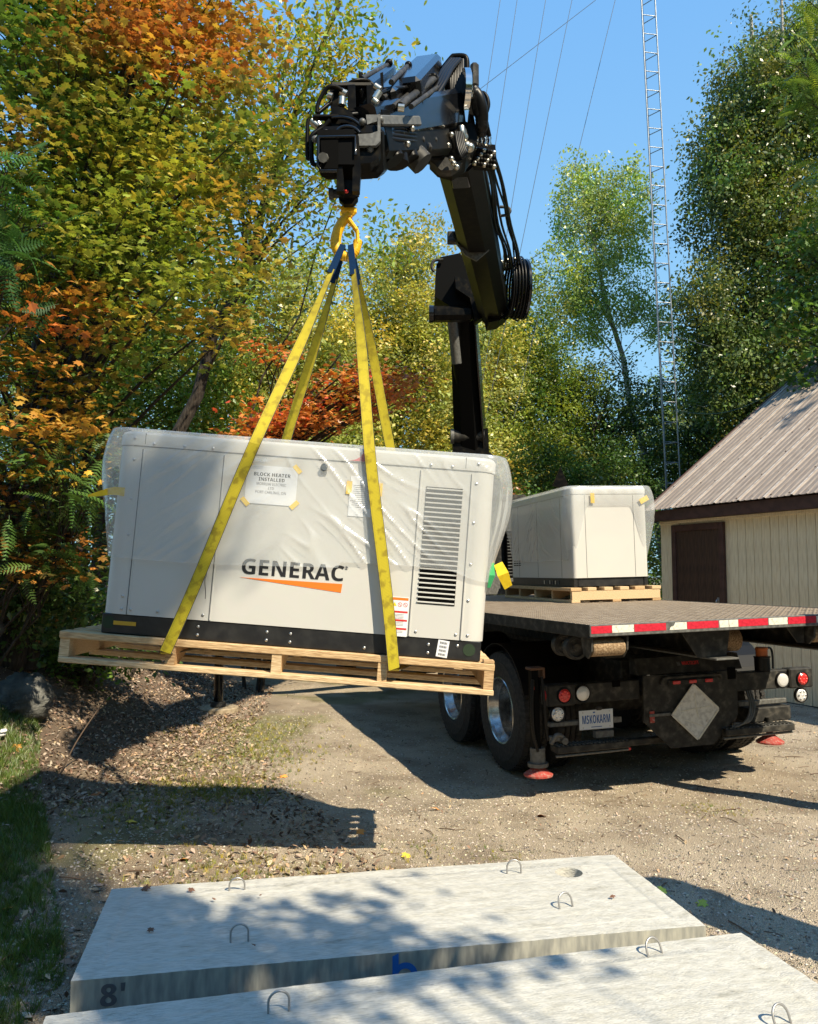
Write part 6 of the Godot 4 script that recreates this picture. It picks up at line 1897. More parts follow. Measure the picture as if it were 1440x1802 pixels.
		["q","yoke_foot","boom_black",0.05,8.730,[Vector2(-1.440,3.058),Vector2(-1.311,3.068),Vector2(-1.314,2.996),Vector2(-1.342,2.960),Vector2(-1.398,2.960),Vector2(-1.429,2.989)]],
		["s","red_grease_cap","print_red",0.012,[Vector3(-1.376,3.002,8.830)]],
		["t","frame_tube","boom_black",0.013,1,[Vector3(-1.566,3.543,8.750),Vector3(-1.561,3.601,8.750),Vector3(-1.525,3.679,8.750),Vector3(-1.492,3.711,8.750),Vector3(-1.451,3.715,8.740),Vector3(-1.413,3.690,8.740)]],
		["t","frame_tube","boom_black",0.013,0,[Vector3(-1.564,3.546,8.740),Vector3(-1.487,3.641,8.700)]],
		["t","frame_tube","boom_black",0.012,1,[Vector3(-1.617,3.482,8.780),Vector3(-1.622,3.433,8.780),Vector3(-1.621,3.256,8.780),Vector3(-1.610,3.232,8.780),Vector3(-1.592,3.236,8.780)]],
		["t","frame_tube","boom_black",0.015,1,[Vector3(-1.481,3.465,8.800),Vector3(-1.522,3.422,8.800),Vector3(-1.584,3.363,8.820),Vector3(-1.592,3.320,8.820),Vector3(-1.587,3.196,8.820),Vector3(-1.564,3.173,8.820)]],
		["b","frame_bar","boom_black",0.05,0.025,0.004,[Vector3(-1.493,3.747,8.700),Vector3(-1.245,3.809,8.600)]],
		["b","frame_bar","boom_black",0.03,0.05,0.004,[Vector3(-1.362,3.762,8.680),Vector3(-1.356,3.584,8.680)]],
		["b","frame_bar","boom_black",0.03,0.05,0.004,[Vector3(-1.248,3.797,8.620),Vector3(-1.240,3.614,8.620)]],
		["b","frame_bar","boom_black",0.06,0.05,0.004,[Vector3(-1.296,3.832,8.550),Vector3(-1.295,3.660,8.550)]],
		["b","frame_bar","boom_black",0.05,0.018,0.004,[Vector3(-1.587,3.482,8.800),Vector3(-1.432,3.496,8.780)]],
		["t","frame_tube","boom_black",0.013,1,[Vector3(-1.378,3.795,8.650),Vector3(-1.340,3.813,8.650),Vector3(-1.275,3.834,8.620),Vector3(-1.242,3.827,8.600),Vector3(-1.213,3.791,8.600)]],
		["q","arch_plate","boom_black",0.05,8.760,[Vector2(-1.481,3.561),Vector2(-1.434,3.561),Vector2(-1.388,3.551),Vector2(-1.345,3.522),Vector2(-1.341,3.488),Vector2(-1.387,3.508),Vector2(-1.476,3.508)]],
		["q","arch_plate","boom_black",0.1,8.720,[Vector2(-1.480,3.531),Vector2(-1.409,3.531),Vector2(-1.362,3.521),Vector2(-1.315,3.492),Vector2(-1.287,3.458),Vector2(-1.277,3.414),Vector2(-1.310,3.414),Vector2(-1.334,3.443),Vector2(-1.381,3.467),Vector2(-1.418,3.467),Vector2(-1.460,3.419),Vector2(-1.516,3.414),Vector2(-1.517,3.482)]],
		["t","arch_rim","gloss_black",0.01,1,[Vector3(-1.472,3.482,8.800),Vector3(-1.403,3.485,8.800),Vector3(-1.347,3.470,8.800),Vector3(-1.301,3.436,8.800),Vector3(-1.280,3.408,8.800)]],
		["t","arch_rim","gloss_black",0.012,1,[Vector3(-1.447,3.341,8.860),Vector3(-1.411,3.383,8.860),Vector3(-1.361,3.390,8.860),Vector3(-1.320,3.374,8.860),Vector3(-1.297,3.350,8.860)]],
		["q","side_plate","boom_black",0.06,8.620,[Vector2(-1.496,3.779),Vector2(-1.443,3.779),Vector2(-1.428,3.729),Vector2(-1.437,3.639),Vector2(-1.495,3.639),Vector2(-1.505,3.709)]],
		["q","gusset","boom_black",0.025,8.500,[Vector2(-1.188,3.951),Vector2(-1.168,3.959),Vector2(-1.163,3.812),Vector2(-1.084,3.735),Vector2(-1.079,3.699),Vector2(-1.232,3.699),Vector2(-1.232,3.715),Vector2(-1.173,3.740)]],
		["b","upright","boom_black",0.03,0.03,0.006,[Vector3(-1.314,3.961,8.500),Vector3(-1.311,3.910,8.500)]],
		["t","hydraulic_fitting","fitting",0.024,0,[Vector3(-1.424,3.697,8.720),Vector3(-1.387,3.678,8.720)]],
		["t","hydraulic_fitting","fitting",0.024,0,[Vector3(-1.415,3.658,8.720),Vector3(-1.419,3.609,8.720)]],
		["t","hydraulic_fitting","fitting",0.024,0,[Vector3(-1.213,3.732,8.720),Vector3(-1.177,3.707,8.720)]],
		["t","hydraulic_fitting","fitting",0.024,0,[Vector3(-1.184,3.697,8.720),Vector3(-1.212,3.648,8.720)]],
		["t","hydraulic_fitting","fitting",0.024,0,[Vector3(-1.222,3.643,8.720),Vector3(-1.198,3.619,8.720)]],
		["t","hydraulic_fitting","fitting",0.024,0,[Vector3(-1.504,3.673,8.720),Vector3(-1.476,3.663,8.720)]],
		["t","hydraulic_fitting","fitting",0.024,0,[Vector3(-1.606,3.506,8.720),Vector3(-1.559,3.467,8.720)]],
		["t","hydraulic_fitting","fitting",0.024,0,[Vector3(-1.578,3.521,8.720),Vector3(-1.554,3.472,8.720)]],
		["t","hydraulic_fitting","fitting",0.024,0,[Vector3(-1.517,3.497,8.720),Vector3(-1.484,3.511,8.720)]],
		["t","hydraulic_fitting","fitting",0.024,0,[Vector3(-1.067,3.594,8.720),Vector3(-1.029,3.590,8.720)]],
		["s","bolt_head","grey_plate",0.022,[Vector3(-1.499,3.361,8.840)]],
		["s","bolt_head","grey_plate",0.022,[Vector3(-1.567,3.323,8.840)]],
		["s","bolt_head","grey_plate",0.022,[Vector3(-1.282,3.433,8.840)]],
		["s","bolt_head","grey_plate",0.022,[Vector3(-1.173,3.447,8.840)]],
		["s","bolt_head","grey_plate",0.022,[Vector3(-1.234,3.262,8.840)]],
		["t","jib_hose","hose_rubber",0.014,1,[Vector3(-1.421,3.621,8.700),Vector3(-1.411,3.592,8.700),Vector3(-1.354,3.562,8.700),Vector3(-1.217,3.651,8.600),Vector3(-1.101,3.821,8.400),Vector3(-1.037,3.860,8.300)]],
		["t","jib_hose","hose_rubber",0.014,1,[Vector3(-1.111,3.821,8.400),Vector3(-1.067,3.851,8.350),Vector3(-1.027,3.854,8.300)]],
		["t","jib_hose","hose_rubber",0.012,1,[Vector3(-1.031,3.633,8.400),Vector3(-1.001,3.706,8.300),Vector3(-0.975,3.771,8.250)]],
		["t","dangling_hose","hose_rubber",0.012,1,[Vector3(-1.293,3.314,8.760),Vector3(-1.273,3.232,8.780),Vector3(-1.277,3.194,8.760),Vector3(-1.263,3.206,8.700)]],
		["t","jib_top_hose","hose_rubber",0.013,1,[Vector3(-1.241,3.755,8.600),Vector3(-1.155,3.878,8.400),Vector3(-1.049,4.041,8.100),Vector3(-0.904,4.286,7.800),Vector3(-0.776,4.512,7.600)]],
		["t","jib_top_hose","hose_rubber",0.013,1,[Vector3(-1.232,3.755,8.600),Vector3(-1.138,3.888,8.400),Vector3(-1.026,4.060,8.100),Vector3(-0.885,4.303,7.800),Vector3(-0.765,4.512,7.600)]],
		["t","jib_top_hose","hose_rubber",0.013,1,[Vector3(-1.223,3.755,8.600),Vector3(-1.121,3.898,8.400),Vector3(-1.003,4.078,8.100),Vector3(-0.867,4.320,7.800),Vector3(-0.754,4.512,7.600)]],
		["t","jib_top_hose","hose_rubber",0.013,1,[Vector3(-1.214,3.755,8.600),Vector3(-1.104,3.908,8.400),Vector3(-0.981,4.097,8.100),Vector3(-0.848,4.337,7.800),Vector3(-0.742,4.512,7.600)]],
		["t","jib_top_hose","hose_rubber",0.013,1,[Vector3(-1.204,3.755,8.600),Vector3(-1.087,3.918,8.400),Vector3(-0.958,4.115,8.100),Vector3(-0.829,4.354,7.800),Vector3(-0.731,4.512,7.600)]],
		["t","jib_side_hose","hose_rubber",0.014,1,[Vector3(-1.166,3.527,8.600),Vector3(-1.058,3.618,8.450),Vector3(-0.936,3.768,8.150),Vector3(-0.811,4.007,7.800)]],
		["t","jib_side_hose","hose_rubber",0.014,1,[Vector3(-1.166,3.508,8.600),Vector3(-1.058,3.591,8.450),Vector3(-0.936,3.742,8.150),Vector3(-0.811,3.972,7.800)]],
		["t","jib_side_hose","hose_rubber",0.014,1,[Vector3(-1.165,3.488,8.600),Vector3(-1.058,3.564,8.450),Vector3(-0.936,3.716,8.150),Vector3(-0.811,3.937,7.800)]],
		["t","jib_side_hose","hose_rubber",0.014,1,[Vector3(-1.165,3.469,8.600),Vector3(-1.058,3.536,8.450),Vector3(-0.936,3.690,8.150),Vector3(-0.811,3.903,7.800)]],
		["s","rivet","fitting",0.014,[Vector3(-1.149,3.635,8.600)]],
		["s","rivet","fitting",0.014,[Vector3(-1.088,3.720,8.450)]],
		["s","rivet","fitting",0.014,[Vector3(-1.023,3.806,8.300)]],
		["s","rivet","fitting",0.014,[Vector3(-0.954,3.891,8.150)]],
		["s","rivet","fitting",0.014,[Vector3(-0.882,3.976,8.000)]],
		["s","rivet","fitting",0.014,[Vector3(-0.806,4.061,7.850)]],
		["b","jib_bracket","dusty_black",0.05,0.1,0.01,[Vector3(-1.136,3.540,8.400),Vector3(-1.105,3.478,8.400)]],
		["b","jib_bracket","dusty_black",0.05,0.1,0.01,[Vector3(-1.096,3.608,8.300),Vector3(-1.064,3.544,8.300)]],
		["b","jib_bracket","dusty_black",0.05,0.1,0.01,[Vector3(-1.060,3.624,8.200),Vector3(-1.028,3.559,8.200)]],
		["b","jib_bracket","dusty_black",0.05,0.1,0.01,[Vector3(-0.960,3.757,8.100),Vector3(-0.927,3.691,8.100)]],
		["b","jib_bracket","dusty_black",0.05,0.1,0.01,[Vector3(-0.908,3.759,8.000),Vector3(-0.875,3.692,8.000)]],
		["b","jib_bracket","dusty_black",0.05,0.1,0.01,[Vector3(-0.867,3.868,7.900),Vector3(-0.833,3.800,7.900)]],
		["t","outrigger_post","gloss_black",0.062,0,[Vector3(-3.580,-1.020,2.350),Vector3(-3.580,0.150,2.350)]],
		["t","outrigger_tube","dusty_black",0.085,0,[Vector3(-3.580,-0.380,2.350),Vector3(-3.580,0.450,2.350)]],
		["d2","outrigger_foot","dusty_black",0.09,0.06,[Vector3(-3.580,-1.060,2.350)]],
		["b","outrigger_beam","dusty_black",0.16,0.18,0.01,[Vector3(-3.600,0.150,2.320),Vector3(-0.400,0.050,0.200)]],
		["q","dark_fin","boom_black",0.05,0.400,[Vector2(1.319,2.141),Vector2(1.452,2.447),Vector2(1.577,2.159),Vector2(1.521,2.076)]]
	]
	var side := Basis(Vector3(0, 1, 0.1).normalized(), Vector3(1, 0.05, -0.10).normalized(), Vector3(0, 1, 0.1).normalized().cross(Vector3(1, 0.05, -0.10).normalized())).orthonormalized()
	for r in rows:
		var b := MB.new()
		var p: Array = r[r.size() - 1]
		var c: Vector3 = Vector3.ZERO
		if r[0] != "q":
			for q in p:
				c += q / p.size()
		match r[0]:
			"t":
				var path := []
				for q in p:
					path.append(q - c)
				b.tube(smooth(path, 4) if r[4] and path.size() > 2 else path, r[3], 12 if r[3] > 0.03 else 8)
			"b":
				b.beam(p[0] - c, p[1] - c, r[3], r[4], r[5])
			"q":
				b.prism(p, r[3])
				c = Vector3(0, 0, r[4])
			"s":
				b.ball(Vector3.ZERO, Vector3.ONE * r[3], 10, 6)
			"h":
				var f := b.frame(p[0] - c, p[1] - c)
				var prof := [Vector2(-0.5, -0.28), Vector2(-0.22, -0.52), Vector2(0.22, -0.52), Vector2(0.5, -0.28), Vector2(0.5, 0.40), Vector2(0.40, 0.52), Vector2(-0.40, 0.52), Vector2(-0.5, 0.40)]
				for i in prof.size():
					var u: Vector2 = prof[i]
					var w: Vector2 = prof[(i + 1) % prof.size()]
					var n := f.basis * Vector3(w.y - u.y, u.x - w.x, 0).normalized()
					var e0 := f.basis * Vector3(u.x, u.y, 0)
					var e1 := f.basis * Vector3(w.x, w.y, 0)
					b.quad(p[0] - c + e0 * r[3], p[0] - c + e1 * r[3], p[1] - c + e1 * r[4], p[1] - c + e0 * r[4], n)
					b.flat(p[0] - c, p[0] - c + e0 * r[3], p[0] - c + e1 * r[3], -f.basis.z)
					b.flat(p[1] - c, p[1] - c + e0 * r[4], p[1] - c + e1 * r[4], f.basis.z)
			"r":
				b.tube(arc(Vector3.ZERO, side.x, side.z, r[3], 0, 360, 40), r[4] * 0.55, 7, -1.0, false)
				b.tube(arc(Vector3.ZERO, side.x, side.z, r[3] - 0.035, 0, 360, 40), r[4] * 0.55, 7, -1.0, false)
			"d":
				b.lathe([Vector2(0, 0.02), Vector2(r[3] * 0.3, 0.03), Vector2(r[3] * 0.35, 0.012), Vector2(r[3] * 0.93, 0.012), Vector2(r[3] * 0.96, r[4] * 0.5), Vector2(r[3], r[4] * 0.4), Vector2(r[3], -r[4] * 0.5), Vector2(0, -r[4] * 0.5)], Transform3D(side, Vector3.ZERO), 40)
			"d2":
				b.lathe([Vector2(0, r[4]), Vector2(r[3], r[4]), Vector2(r[3] * 1.2, 0), Vector2(0, 0)], Transform3D(), 24)
		part(r[1], b, M[r[2]], o, Transform3D(Basis(), c))


var LM := {}   # leaf meshes
var P := {     # leaf colours, linear
	"dark": Color(0.057, 0.109, 0.030), "green": Color(0.109, 0.203, 0.040), "bright": Color(0.211, 0.348, 0.057), "lime": Color(0.382, 0.451, 0.066),
	"olive": Color(0.262, 0.254, 0.054), "gold": Color(0.690, 0.502, 0.057), "yellow": Color(0.780, 0.725, 0.091), "orange": Color(0.780, 0.322, 0.066), "red": Color(0.725, 0.109, 0.057), "rust": Color(0.417, 0.151, 0.057), "grey": Color(0.229, 0.280, 0.109),
}


func plant(called: String, label: String, category: String, base: Vector3, top: Vector3, r: float, lobes: Array, clusters: int, mesh: Mesh, per: int, spread: Vector3, size: float, tint: Callable, bark: Material, group := "", droop := 0.0, stems := 1, limbs := 1.0) -> Node3D:
	var at := on_ground(base.x, base.z, -0.05)
	var o := thing(called, label, category, at, Vector3.ZERO, group)
	var local := []
	for l in lobes:
		local.append([l[0] - at, l[1]])
	var pts := cloud(local, clusters)
	var tips := pts.slice(0, int(pts.size() * limbs))
	for k in stems:
		var mine := []
		for i in range(k, tips.size(), stems):
			mine.append(tips[i])
		var off := Vector3(rng.randf_range(-0.35, 0.35), 0, rng.randf_range(-0.3, 0.3)) * (1.0 if k else 0.0)
		wood(o, off, top - at + off * 2.0, r * (1.0 if k == 0 else 0.75), mine, bark)
	foliage(o, "crown", mesh, pts, per, spread, size, func(c: Vector3) -> Color: return tint.call(c + at), droop)
	return o


func pick(c: Vector3, scale: float, names: Array, stray := 0.17) -> Color:
	# colour drifts through the list from place to place
	var n := clampf(wob.get_noise_3d(c.x * scale, c.y * scale, c.z * scale) * 0.75 + 0.5 + rng.randf_range(-stray, stray), 0.0, 0.999)
	var f := n * (names.size() - 1)
	var k := int(f)
	return (P[names[k]] as Color).lerp(P[names[mini(k + 1, names.size() - 1)]], f - k)


func build_forest() -> void:
	rng.seed = 2024
	LM.maple = leaf_shape(true)
	LM.leaf = leaf_shape(false)
	LM.spray = spray_shape(12, 0.30, 0.085, 0.2, 3)
	LM.sparse = spray_shape(12, 0.34, 0.085, 0.8, 4)
	LM.frond = pinnate_shape()
	var V := func(a: float, b: float, c: float) -> Vector3: return Vector3(a, b, c)

	# ---- the big sugar maple on the left
	var hot := [[Vector3(-2.1, 6.7, -6.8), 0.75, "orange"], [Vector3(-1.75, 6.3, -6.6), 0.5, "red"], [Vector3(-2.6, 6.3, -6.4), 0.55, "rust"], [Vector3(-3.0, 3.1, -6.2), 0.8, "orange"], [Vector3(-2.6, 3.7, -6.2), 0.4, "red"], [Vector3(-2.3, 5.0, -6.2), 0.4, "gold"], [Vector3(-1.4, 4.6, -6.3), 0.45, "orange"], [Vector3(-2.0, 4.4, -6.3), 0.6, "lime"], [Vector3(-1.3, 3.7, -6.4), 0.35, "orange"], [Vector3(-3.2, 5.3, -6.5), 0.4, "rust"], [Vector3(-2.6, 7.4, -7.0), 0.5, "gold"]]
	var maple_tint := func(c: Vector3) -> Color:
		var col := pick(c, 55.0, ["green", "olive", "green", "lime", "olive", "green", "olive", "gold", "olive"], 0.07)
		for h in hot:
			var k: float = 1.0 - c.distance_to(h[0]) / (h[1] * 1.5)
			if k > 0.0:
				col = col.lerp(P[h[2]], clampf(k * 1.0 + rng.randf_range(-0.25, 0.12), 0.0, 0.72))
		if c.x < -3.0 and rng.randf() < 0.6:
			col = P.green
		return col
	plant("sugar_maple", "large maple on the left turning orange, gold and green, leaning over the generator", "tree", Vector3(-4.3, 0, -8.9), Vector3(-3.0, 8.8, -8.0), 0.16,
		[[V.call(-2.7, 5.7, -7.0), V.call(1.35, 1.2, 1.0)], [V.call(-1.85, 4.2, -6.6), V.call(0.72, 0.9, 0.7)], [V.call(-3.2, 4.3, -6.7), V.call(1.1, 1.2, 0.9)], [V.call(-2.35, 6.9, -7.2), V.call(1.0, 0.9, 0.9)], [V.call(-3.1, 3.0, -6.5), V.call(0.8, 0.55, 0.7)], [V.call(-3.7, 7.4, -7.4), V.call(1.2, 1.1, 1.0)], [V.call(-1.55, 5.3, -6.8), V.call(0.55, 0.6, 0.6)]],
		480, LM.maple, 54, Vector3(0.22, 0.045, 0.22), 0.074, maple_tint, M.bark_dark, "", 0.1, 3, 0.3)
	# ---- fine leaved tree behind it reaching over the crane tip
	plant("cherry_tree", "airy green and yellow tree reaching over towards the crane tip", "tree", Vector3(-4.4, 0, -11.4), Vector3(-0.9, 9.2, -10.2), 0.12,
		[[V.call(-1.45, 7.7, -10.0), V.call(1.1, 1.2, 0.9)], [V.call(-0.62, 8.35, -9.8), V.call(0.7, 0.6, 0.6)], [V.call(-2.4, 6.6, -10.2), V.call(1.0, 1.2, 0.9)], [V.call(-1.3, 6.5, -9.9), V.call(0.55, 0.8, 0.6)]],
		210, LM.leaf, 40, Vector3(0.20, 0.16, 0.20), 0.082, func(c: Vector3) -> Color: return pick(c, 60.0, ["green", "bright", "lime", "gold", "green", "orange"]), M.bark_dark, "", 0.0, 1, 0.22)
	plant("thin_sapling", "thin sapling with sparse leaves against the sky beside the crane tip", "tree", Vector3(-3.7, 0, -11.0), Vector3(-0.15, 8.2, -9.9), 0.022,
		[[V.call(-0.12, 7.95, -9.8), V.call(0.38, 0.32, 0.35)], [V.call(-0.35, 5.9, -10.0), V.call(0.45, 0.5, 0.4)], [V.call(-0.9, 5.6, -10.0), V.call(0.45, 0.5, 0.4)]],
		46, LM.leaf, 16, Vector3(0.14, 0.12, 0.14), 0.075, func(c: Vector3) -> Color: return pick(c, 60.0, ["green", "bright", "lime", "gold"]), M.bark_dark, "", 0.0, 1, 0.0)
	# ---- yellow green trees behind the hook
	var mid := func(c: Vector3) -> Color: return pick(c, 38.0, ["bright", "lime", "grey", "lime", "gold", "grey", "lime"]).lerp(Color(0.34, 0.34, 0.16), 0.30) * 1.25
	plant("ash_tree", "yellow green tree directly behind the hook and slings", "tree", Vector3(-0.6, 0, -16.4), Vector3(-0.2, 8.6, -16.2), 0.11,
		[[V.call(-0.2, 6.9, -16.0), V.call(1.15, 1.9, 1.0)], [V.call(0.55, 6.0, -16.0), V.call(0.85, 1.7, 0.9)], [V.call(-0.9, 5.2, -16.0), V.call(1.0, 1.6, 0.9)], [V.call(0.1, 4.0, -16.0), V.call(1.6, 1.3, 0.9)]],
		290, LM.spray, 20, Vector3(0.24, 0.20, 0.24), 0.85, mid, M.bark_dark, "", 0.3, 2, 0.25)
	plant("ash_tree", "yellow green tree left of the hook, behind the front slings", "tree", Vector3(-2.6, 0, -15.2), Vector3(-2.2, 8.0, -15.0), 0.11,
		[[V.call(-2.2, 6.0, -15.0), V.call(1.3, 1.8, 1.1)], [V.call(-1.6, 4.3, -15.0), V.call(1.3, 1.5, 1.0)], [V.call(-3.0, 4.4, -14.6), V.call(1.2, 1.7, 1.0)]],
		260, LM.spray, 16, Vector3(0.20, 0.20, 0.20), 0.85, mid, M.bark_dark, "", 0.3, 2, 0.25)
	plant("ash_tree", "tall green tree behind the orange maple at the left edge", "tree", Vector3(-5.4, 0, -14.2), Vector3(-4.9, 10.5, -13.8), 0.15,
		[[V.call(-4.8, 8.6, -13.8), V.call(1.9, 2.2, 1.2)], [V.call(-4.2, 5.6, -13.6), V.call(1.8, 2.2, 1.2)], [V.call(-6.3, 6.0, -13.8), V.call(1.6, 2.6, 1.2)]],
		430, LM.spray, 16, Vector3(0.22, 0.22, 0.22), 0.9, func(c: Vector3) -> Color: return pick(c, 38.0, ["dark", "green", "bright", "olive", "lime"]), M.bark_dark, "", 0.3, 2, 0.25)
	# ---- small red maple
	plant("red_maple", "small maple with red orange leaves between the slings", "tree", Vector3(-4.0, 0, -11.6), Vector3(-0.9, 4.6, -10.6), 0.05,
		[[V.call(-0.45, 4.1, -10.2), V.call(0.65, 0.32, 0.5)], [V.call(-1.35, 3.75, -10.2), V.call(0.75, 0.5, 0.5)], [V.call(-1.9, 3.4, -10.4), V.call(0.6, 0.4, 0.5)], [V.call(-1.9, 4.5, -10.4), V.call(0.35, 0.25, 0.4)]],
		105, LM.maple, 30, Vector3(0.17, 0.055, 0.17), 0.078, func(c: Vector3) -> Color: return pick(c, 80.0, ["red", "orange", "rust", "orange", "red", "gold"]), M.bark_dark, "", 0.1)
	# ---- right of the crane
	var cool := func(c: Vector3) -> Color: return pick(c, 34.0, ["dark", "green", "olive", "green", "lime", "grey", "green"])
	plant("poplar_tree", "leafy tree with yellow patches just right of the crane's column", "tree", Vector3(1.9, 0, -19.4), Vector3(1.9, 8.2, -19.2), 0.12,
		[[V.call(1.7, 6.4, -19.0), V.call(1.1, 1.7, 1.1)], [V.call(1.6, 4.0, -19.0), V.call(1.3, 1.9, 1.1)]],
		230, LM.spray, 16, Vector3(0.22, 0.22, 0.22), 0.9, mid, M.bark_dark, "", 0.3, 1, 0.25)
	plant("poplar_tree", "green tree below the hose reel, left of the birch", "tree", Vector3(3.0, 0, -20.4), Vector3(2.9, 9.2, -20.2), 0.13,
		[[V.call(2.75, 7.6, -20.0), V.call(1.1, 1.7, 1.1)], [V.call(3.3, 6.0, -20.0), V.call(1.5, 1.8, 1.2)], [V.call(2.8, 3.8, -19.5), V.call(1.6, 1.9, 1.2)]],
		330, LM.spray, 16, Vector3(0.22, 0.22, 0.22), 0.9, cool, M.bark_dark, "", 0.3, 1, 0.25)
	plant("birch_tree", "slender pale trunked birch against the sky left of the mast", "tree", Vector3(7.2, 0, -22.0), Vector3(4.5, 12.4, -21.0), 0.13,
		[[V.call(4.75, 11.4, -21.0), V.call(0.95, 1.4, 0.9)], [V.call(5.75, 10.9, -21.0), V.call(0.85, 1.5, 0.9)], [V.call(4.1, 9.5, -21.0), V.call(0.75, 1.0, 0.8)], [V.call(5.2, 9.3, -21.0), V.call(1.1, 1.0, 0.9)], [V.call(4.4, 8.3, -21.0), V.call(1.0, 0.7, 0.9)], [V.call(6.3, 8.6, -21.0), V.call(0.6, 0.9, 0.7)]],
		230, LM.sparse, 10, Vector3(0.15, 0.22, 0.15), 0.95, func(c: Vector3) -> Color: return pick(c, 40.0, ["grey", "bright", "grey", "lime", "grey"]) * 1.3, M.bark_birch, "", 0.6, 1, 0.14)
	plant("birch_tree", "large dark birch filling the upper right behind the mast and shed", "tree", Vector3(8.6, 0, -18.6), Vector3(7.9, 14.6, -18.0), 0.17,
		[[V.call(8.2, 12.4, -18.0), V.call(1.25, 2.0, 1.1)], [V.call(9.1, 12.6, -18.0), V.call(0.9, 2.2, 1.0)], [V.call(7.25, 10.4, -18.0), V.call(1.1, 1.9, 1.0)], [V.call(8.6, 9.0, -18.0), V.call(1.4, 2.0, 1.2)], [V.call(7.0, 7.4, -18.0), V.call(1.1, 1.3, 1.1)], [V.call(8.3, 5.8, -18.0), V.call(1.9, 1.8, 1.3)]],
		880, LM.sparse, 14, Vector3(0.18, 0.24, 0.18), 1.0, func(c: Vector3) -> Color: return pick(c, 36.0, ["dark", "green", "olive", "dark", "grey", "bright", "green"]) , M.bark_birch, "", 0.5, 2, 0.12)
	plant("sumac_tree", "bright green drooping sumac in the photo's top right corner", "tree", Vector3(8.9, 0, -13.6), Vector3(7.4, 10.6, -12.8), 0.09,
		[[V.call(6.9, 9.9, -12.6), V.call(0.9, 1.5, 0.8)], [V.call(7.3, 7.8, -12.8), V.call(0.7, 0.9, 0.7)]],
		110, LM.frond, 4, Vector3(0.22, 0.16, 0.22), 0.42, func(c: Vector3) -> Color: return pick(c, 60.0, ["bright", "lime", "green", "olive"]), M.bark_dark)
	plant("green_maple", "dark green maple above the shed roof at the right edge", "tree", Vector3(9.6, 0, -14.6), Vector3(7.4, 8.2, -13.8), 0.10,
		[[V.call(6.9, 6.5, -13.6), V.call(0.75, 1.2, 0.7)], [V.call(7.6, 5.5, -13.9), V.call(0.9, 0.9, 0.8)]],
		120, LM.maple, 26, Vector3(0.20, 0.07, 0.20), 0.11, func(c: Vector3) -> Color: return pick(c, 60.0, ["dark", "green", "green", "bright"]), M.bark_dark)
	# ---- tall trees right of the frame that shade the woods behind the shed
	for q in [[13.6, -13.5, 13.0, "nearest of the tall leafy trees beyond the shed past the right edge"], [16.5, -17.0, 14.0, "rightmost of the tall leafy trees beyond the shed past the right edge"], [13.2, -19.5, 13.0, "farthest of the tall leafy trees beyond the shed past the right edge"]]:
		plant("shade_tree", q[3], "tree", Vector3(q[0], 0, q[1]), Vector3(q[0], q[2], q[1]), 0.2,
			[[V.call(q[0], q[2] * 0.75, q[1]), V.call(2.4, 3.4, 2.4)], [V.call(q[0], q[2] * 0.4, q[1]), V.call(2.2, 2.6, 2.2)]],
			230, LM.spray, 9, Vector3(0.4, 0.4, 0.4), 1.5, func(c: Vector3) -> Color: return pick(c, 30.0, ["dark", "green"]), M.bark_dark, "shade trees past the right edge", 0.3, 1, 0.3)
	# ---- bushes
	var bushes := [
		[Vector3(-4.6, 0, -8.6), [[V.call(-4.0, 2.1, -8.4), V.call(1.3, 0.9, 0.6)], [V.call(-5.2, 2.4, -8.4), V.call(1.0, 1.1, 0.6)], [V.call(-3.75, 1.55, -8.0), V.call(0.9, 0.5, 0.35)]], 210, ["dark", "dark", "green", "rust"], "dark bush on the leafy bank at the left edge"],
		[Vector3(-3.9, 0, -9.8), [[V.call(-3.75, 1.0, -9.6), V.call(0.8, 0.45, 0.5)]], 60, ["dark", "green", "bright"], "low green bush under the pallet's left end"],
		[Vector3(-2.4, 0, -13.2), [[V.call(-2.3, 2.5, -13.0), V.call(1.5, 1.3, 0.8)]], 150, ["dark", "green", "bright", "olive"], "green bush behind the generator's left half"],
		[Vector3(-0.2, 0, -14.6), [[V.call(-0.1, 2.4, -14.4), V.call(1.4, 1.5, 0.8)]], 150, ["green", "dark", "bright", "olive"], "green bush behind the generator's middle"],
		[Vector3(1.6, 0, -16.4), [[V.call(1.5, 2.3, -16.2), V.call(1.1, 1.6, 0.8)]], 110, ["dark", "green", "rust", "olive"], "dark bush behind the foot of the crane's column"],
		[Vector3(3.0, 0, -17.6), [[V.call(2.9, 3.0, -17.4), V.call(1.2, 1.8, 0.9)]], 150, ["dark", "green", "dark", "bright"], "dark green bush rising behind the headboard"],
		[Vector3(4.2, 0, -17.4), [[V.call(4.0, 2.8, -17.2), V.call(0.9, 1.6, 0.8)]], 110, ["green", "bright", "dark", "grey"], "light green bush above the deck generator, left of the mast"],
		[Vector3(5.0, 0, -19.8), [[V.call(4.9, 5.0, -19.6), V.call(1.4, 2.3, 1.0)], [V.call(5.2, 3.0, -19.0), V.call(1.5, 2.0, 1.0)]], 260, ["dark", "dark", "green", "dark", "olive"], "tall dark thicket directly behind the mast"],
		[Vector3(6.9, 0, -20.2), [[V.call(6.9, 4.6, -20.0), V.call(1.3, 2.6, 1.0)]], 200, ["dark", "dark", "green", "olive"], "tall dark thicket right of the mast above the shed roof"],
	]
	for q in bushes:
		var names: Array = q[3]
		plant("leafy_bush", q[4], "bush", q[0], (q[1][0][0] as Vector3) + Vector3(0, 0.3, 0), 0.045, q[1], q[2], LM.spray, 9, Vector3(0.16, 0.14, 0.16), 0.8, func(c: Vector3) -> Color: return pick(c, 60.0, names), M.bark_dark, "", 0.2, 3, 0.6)
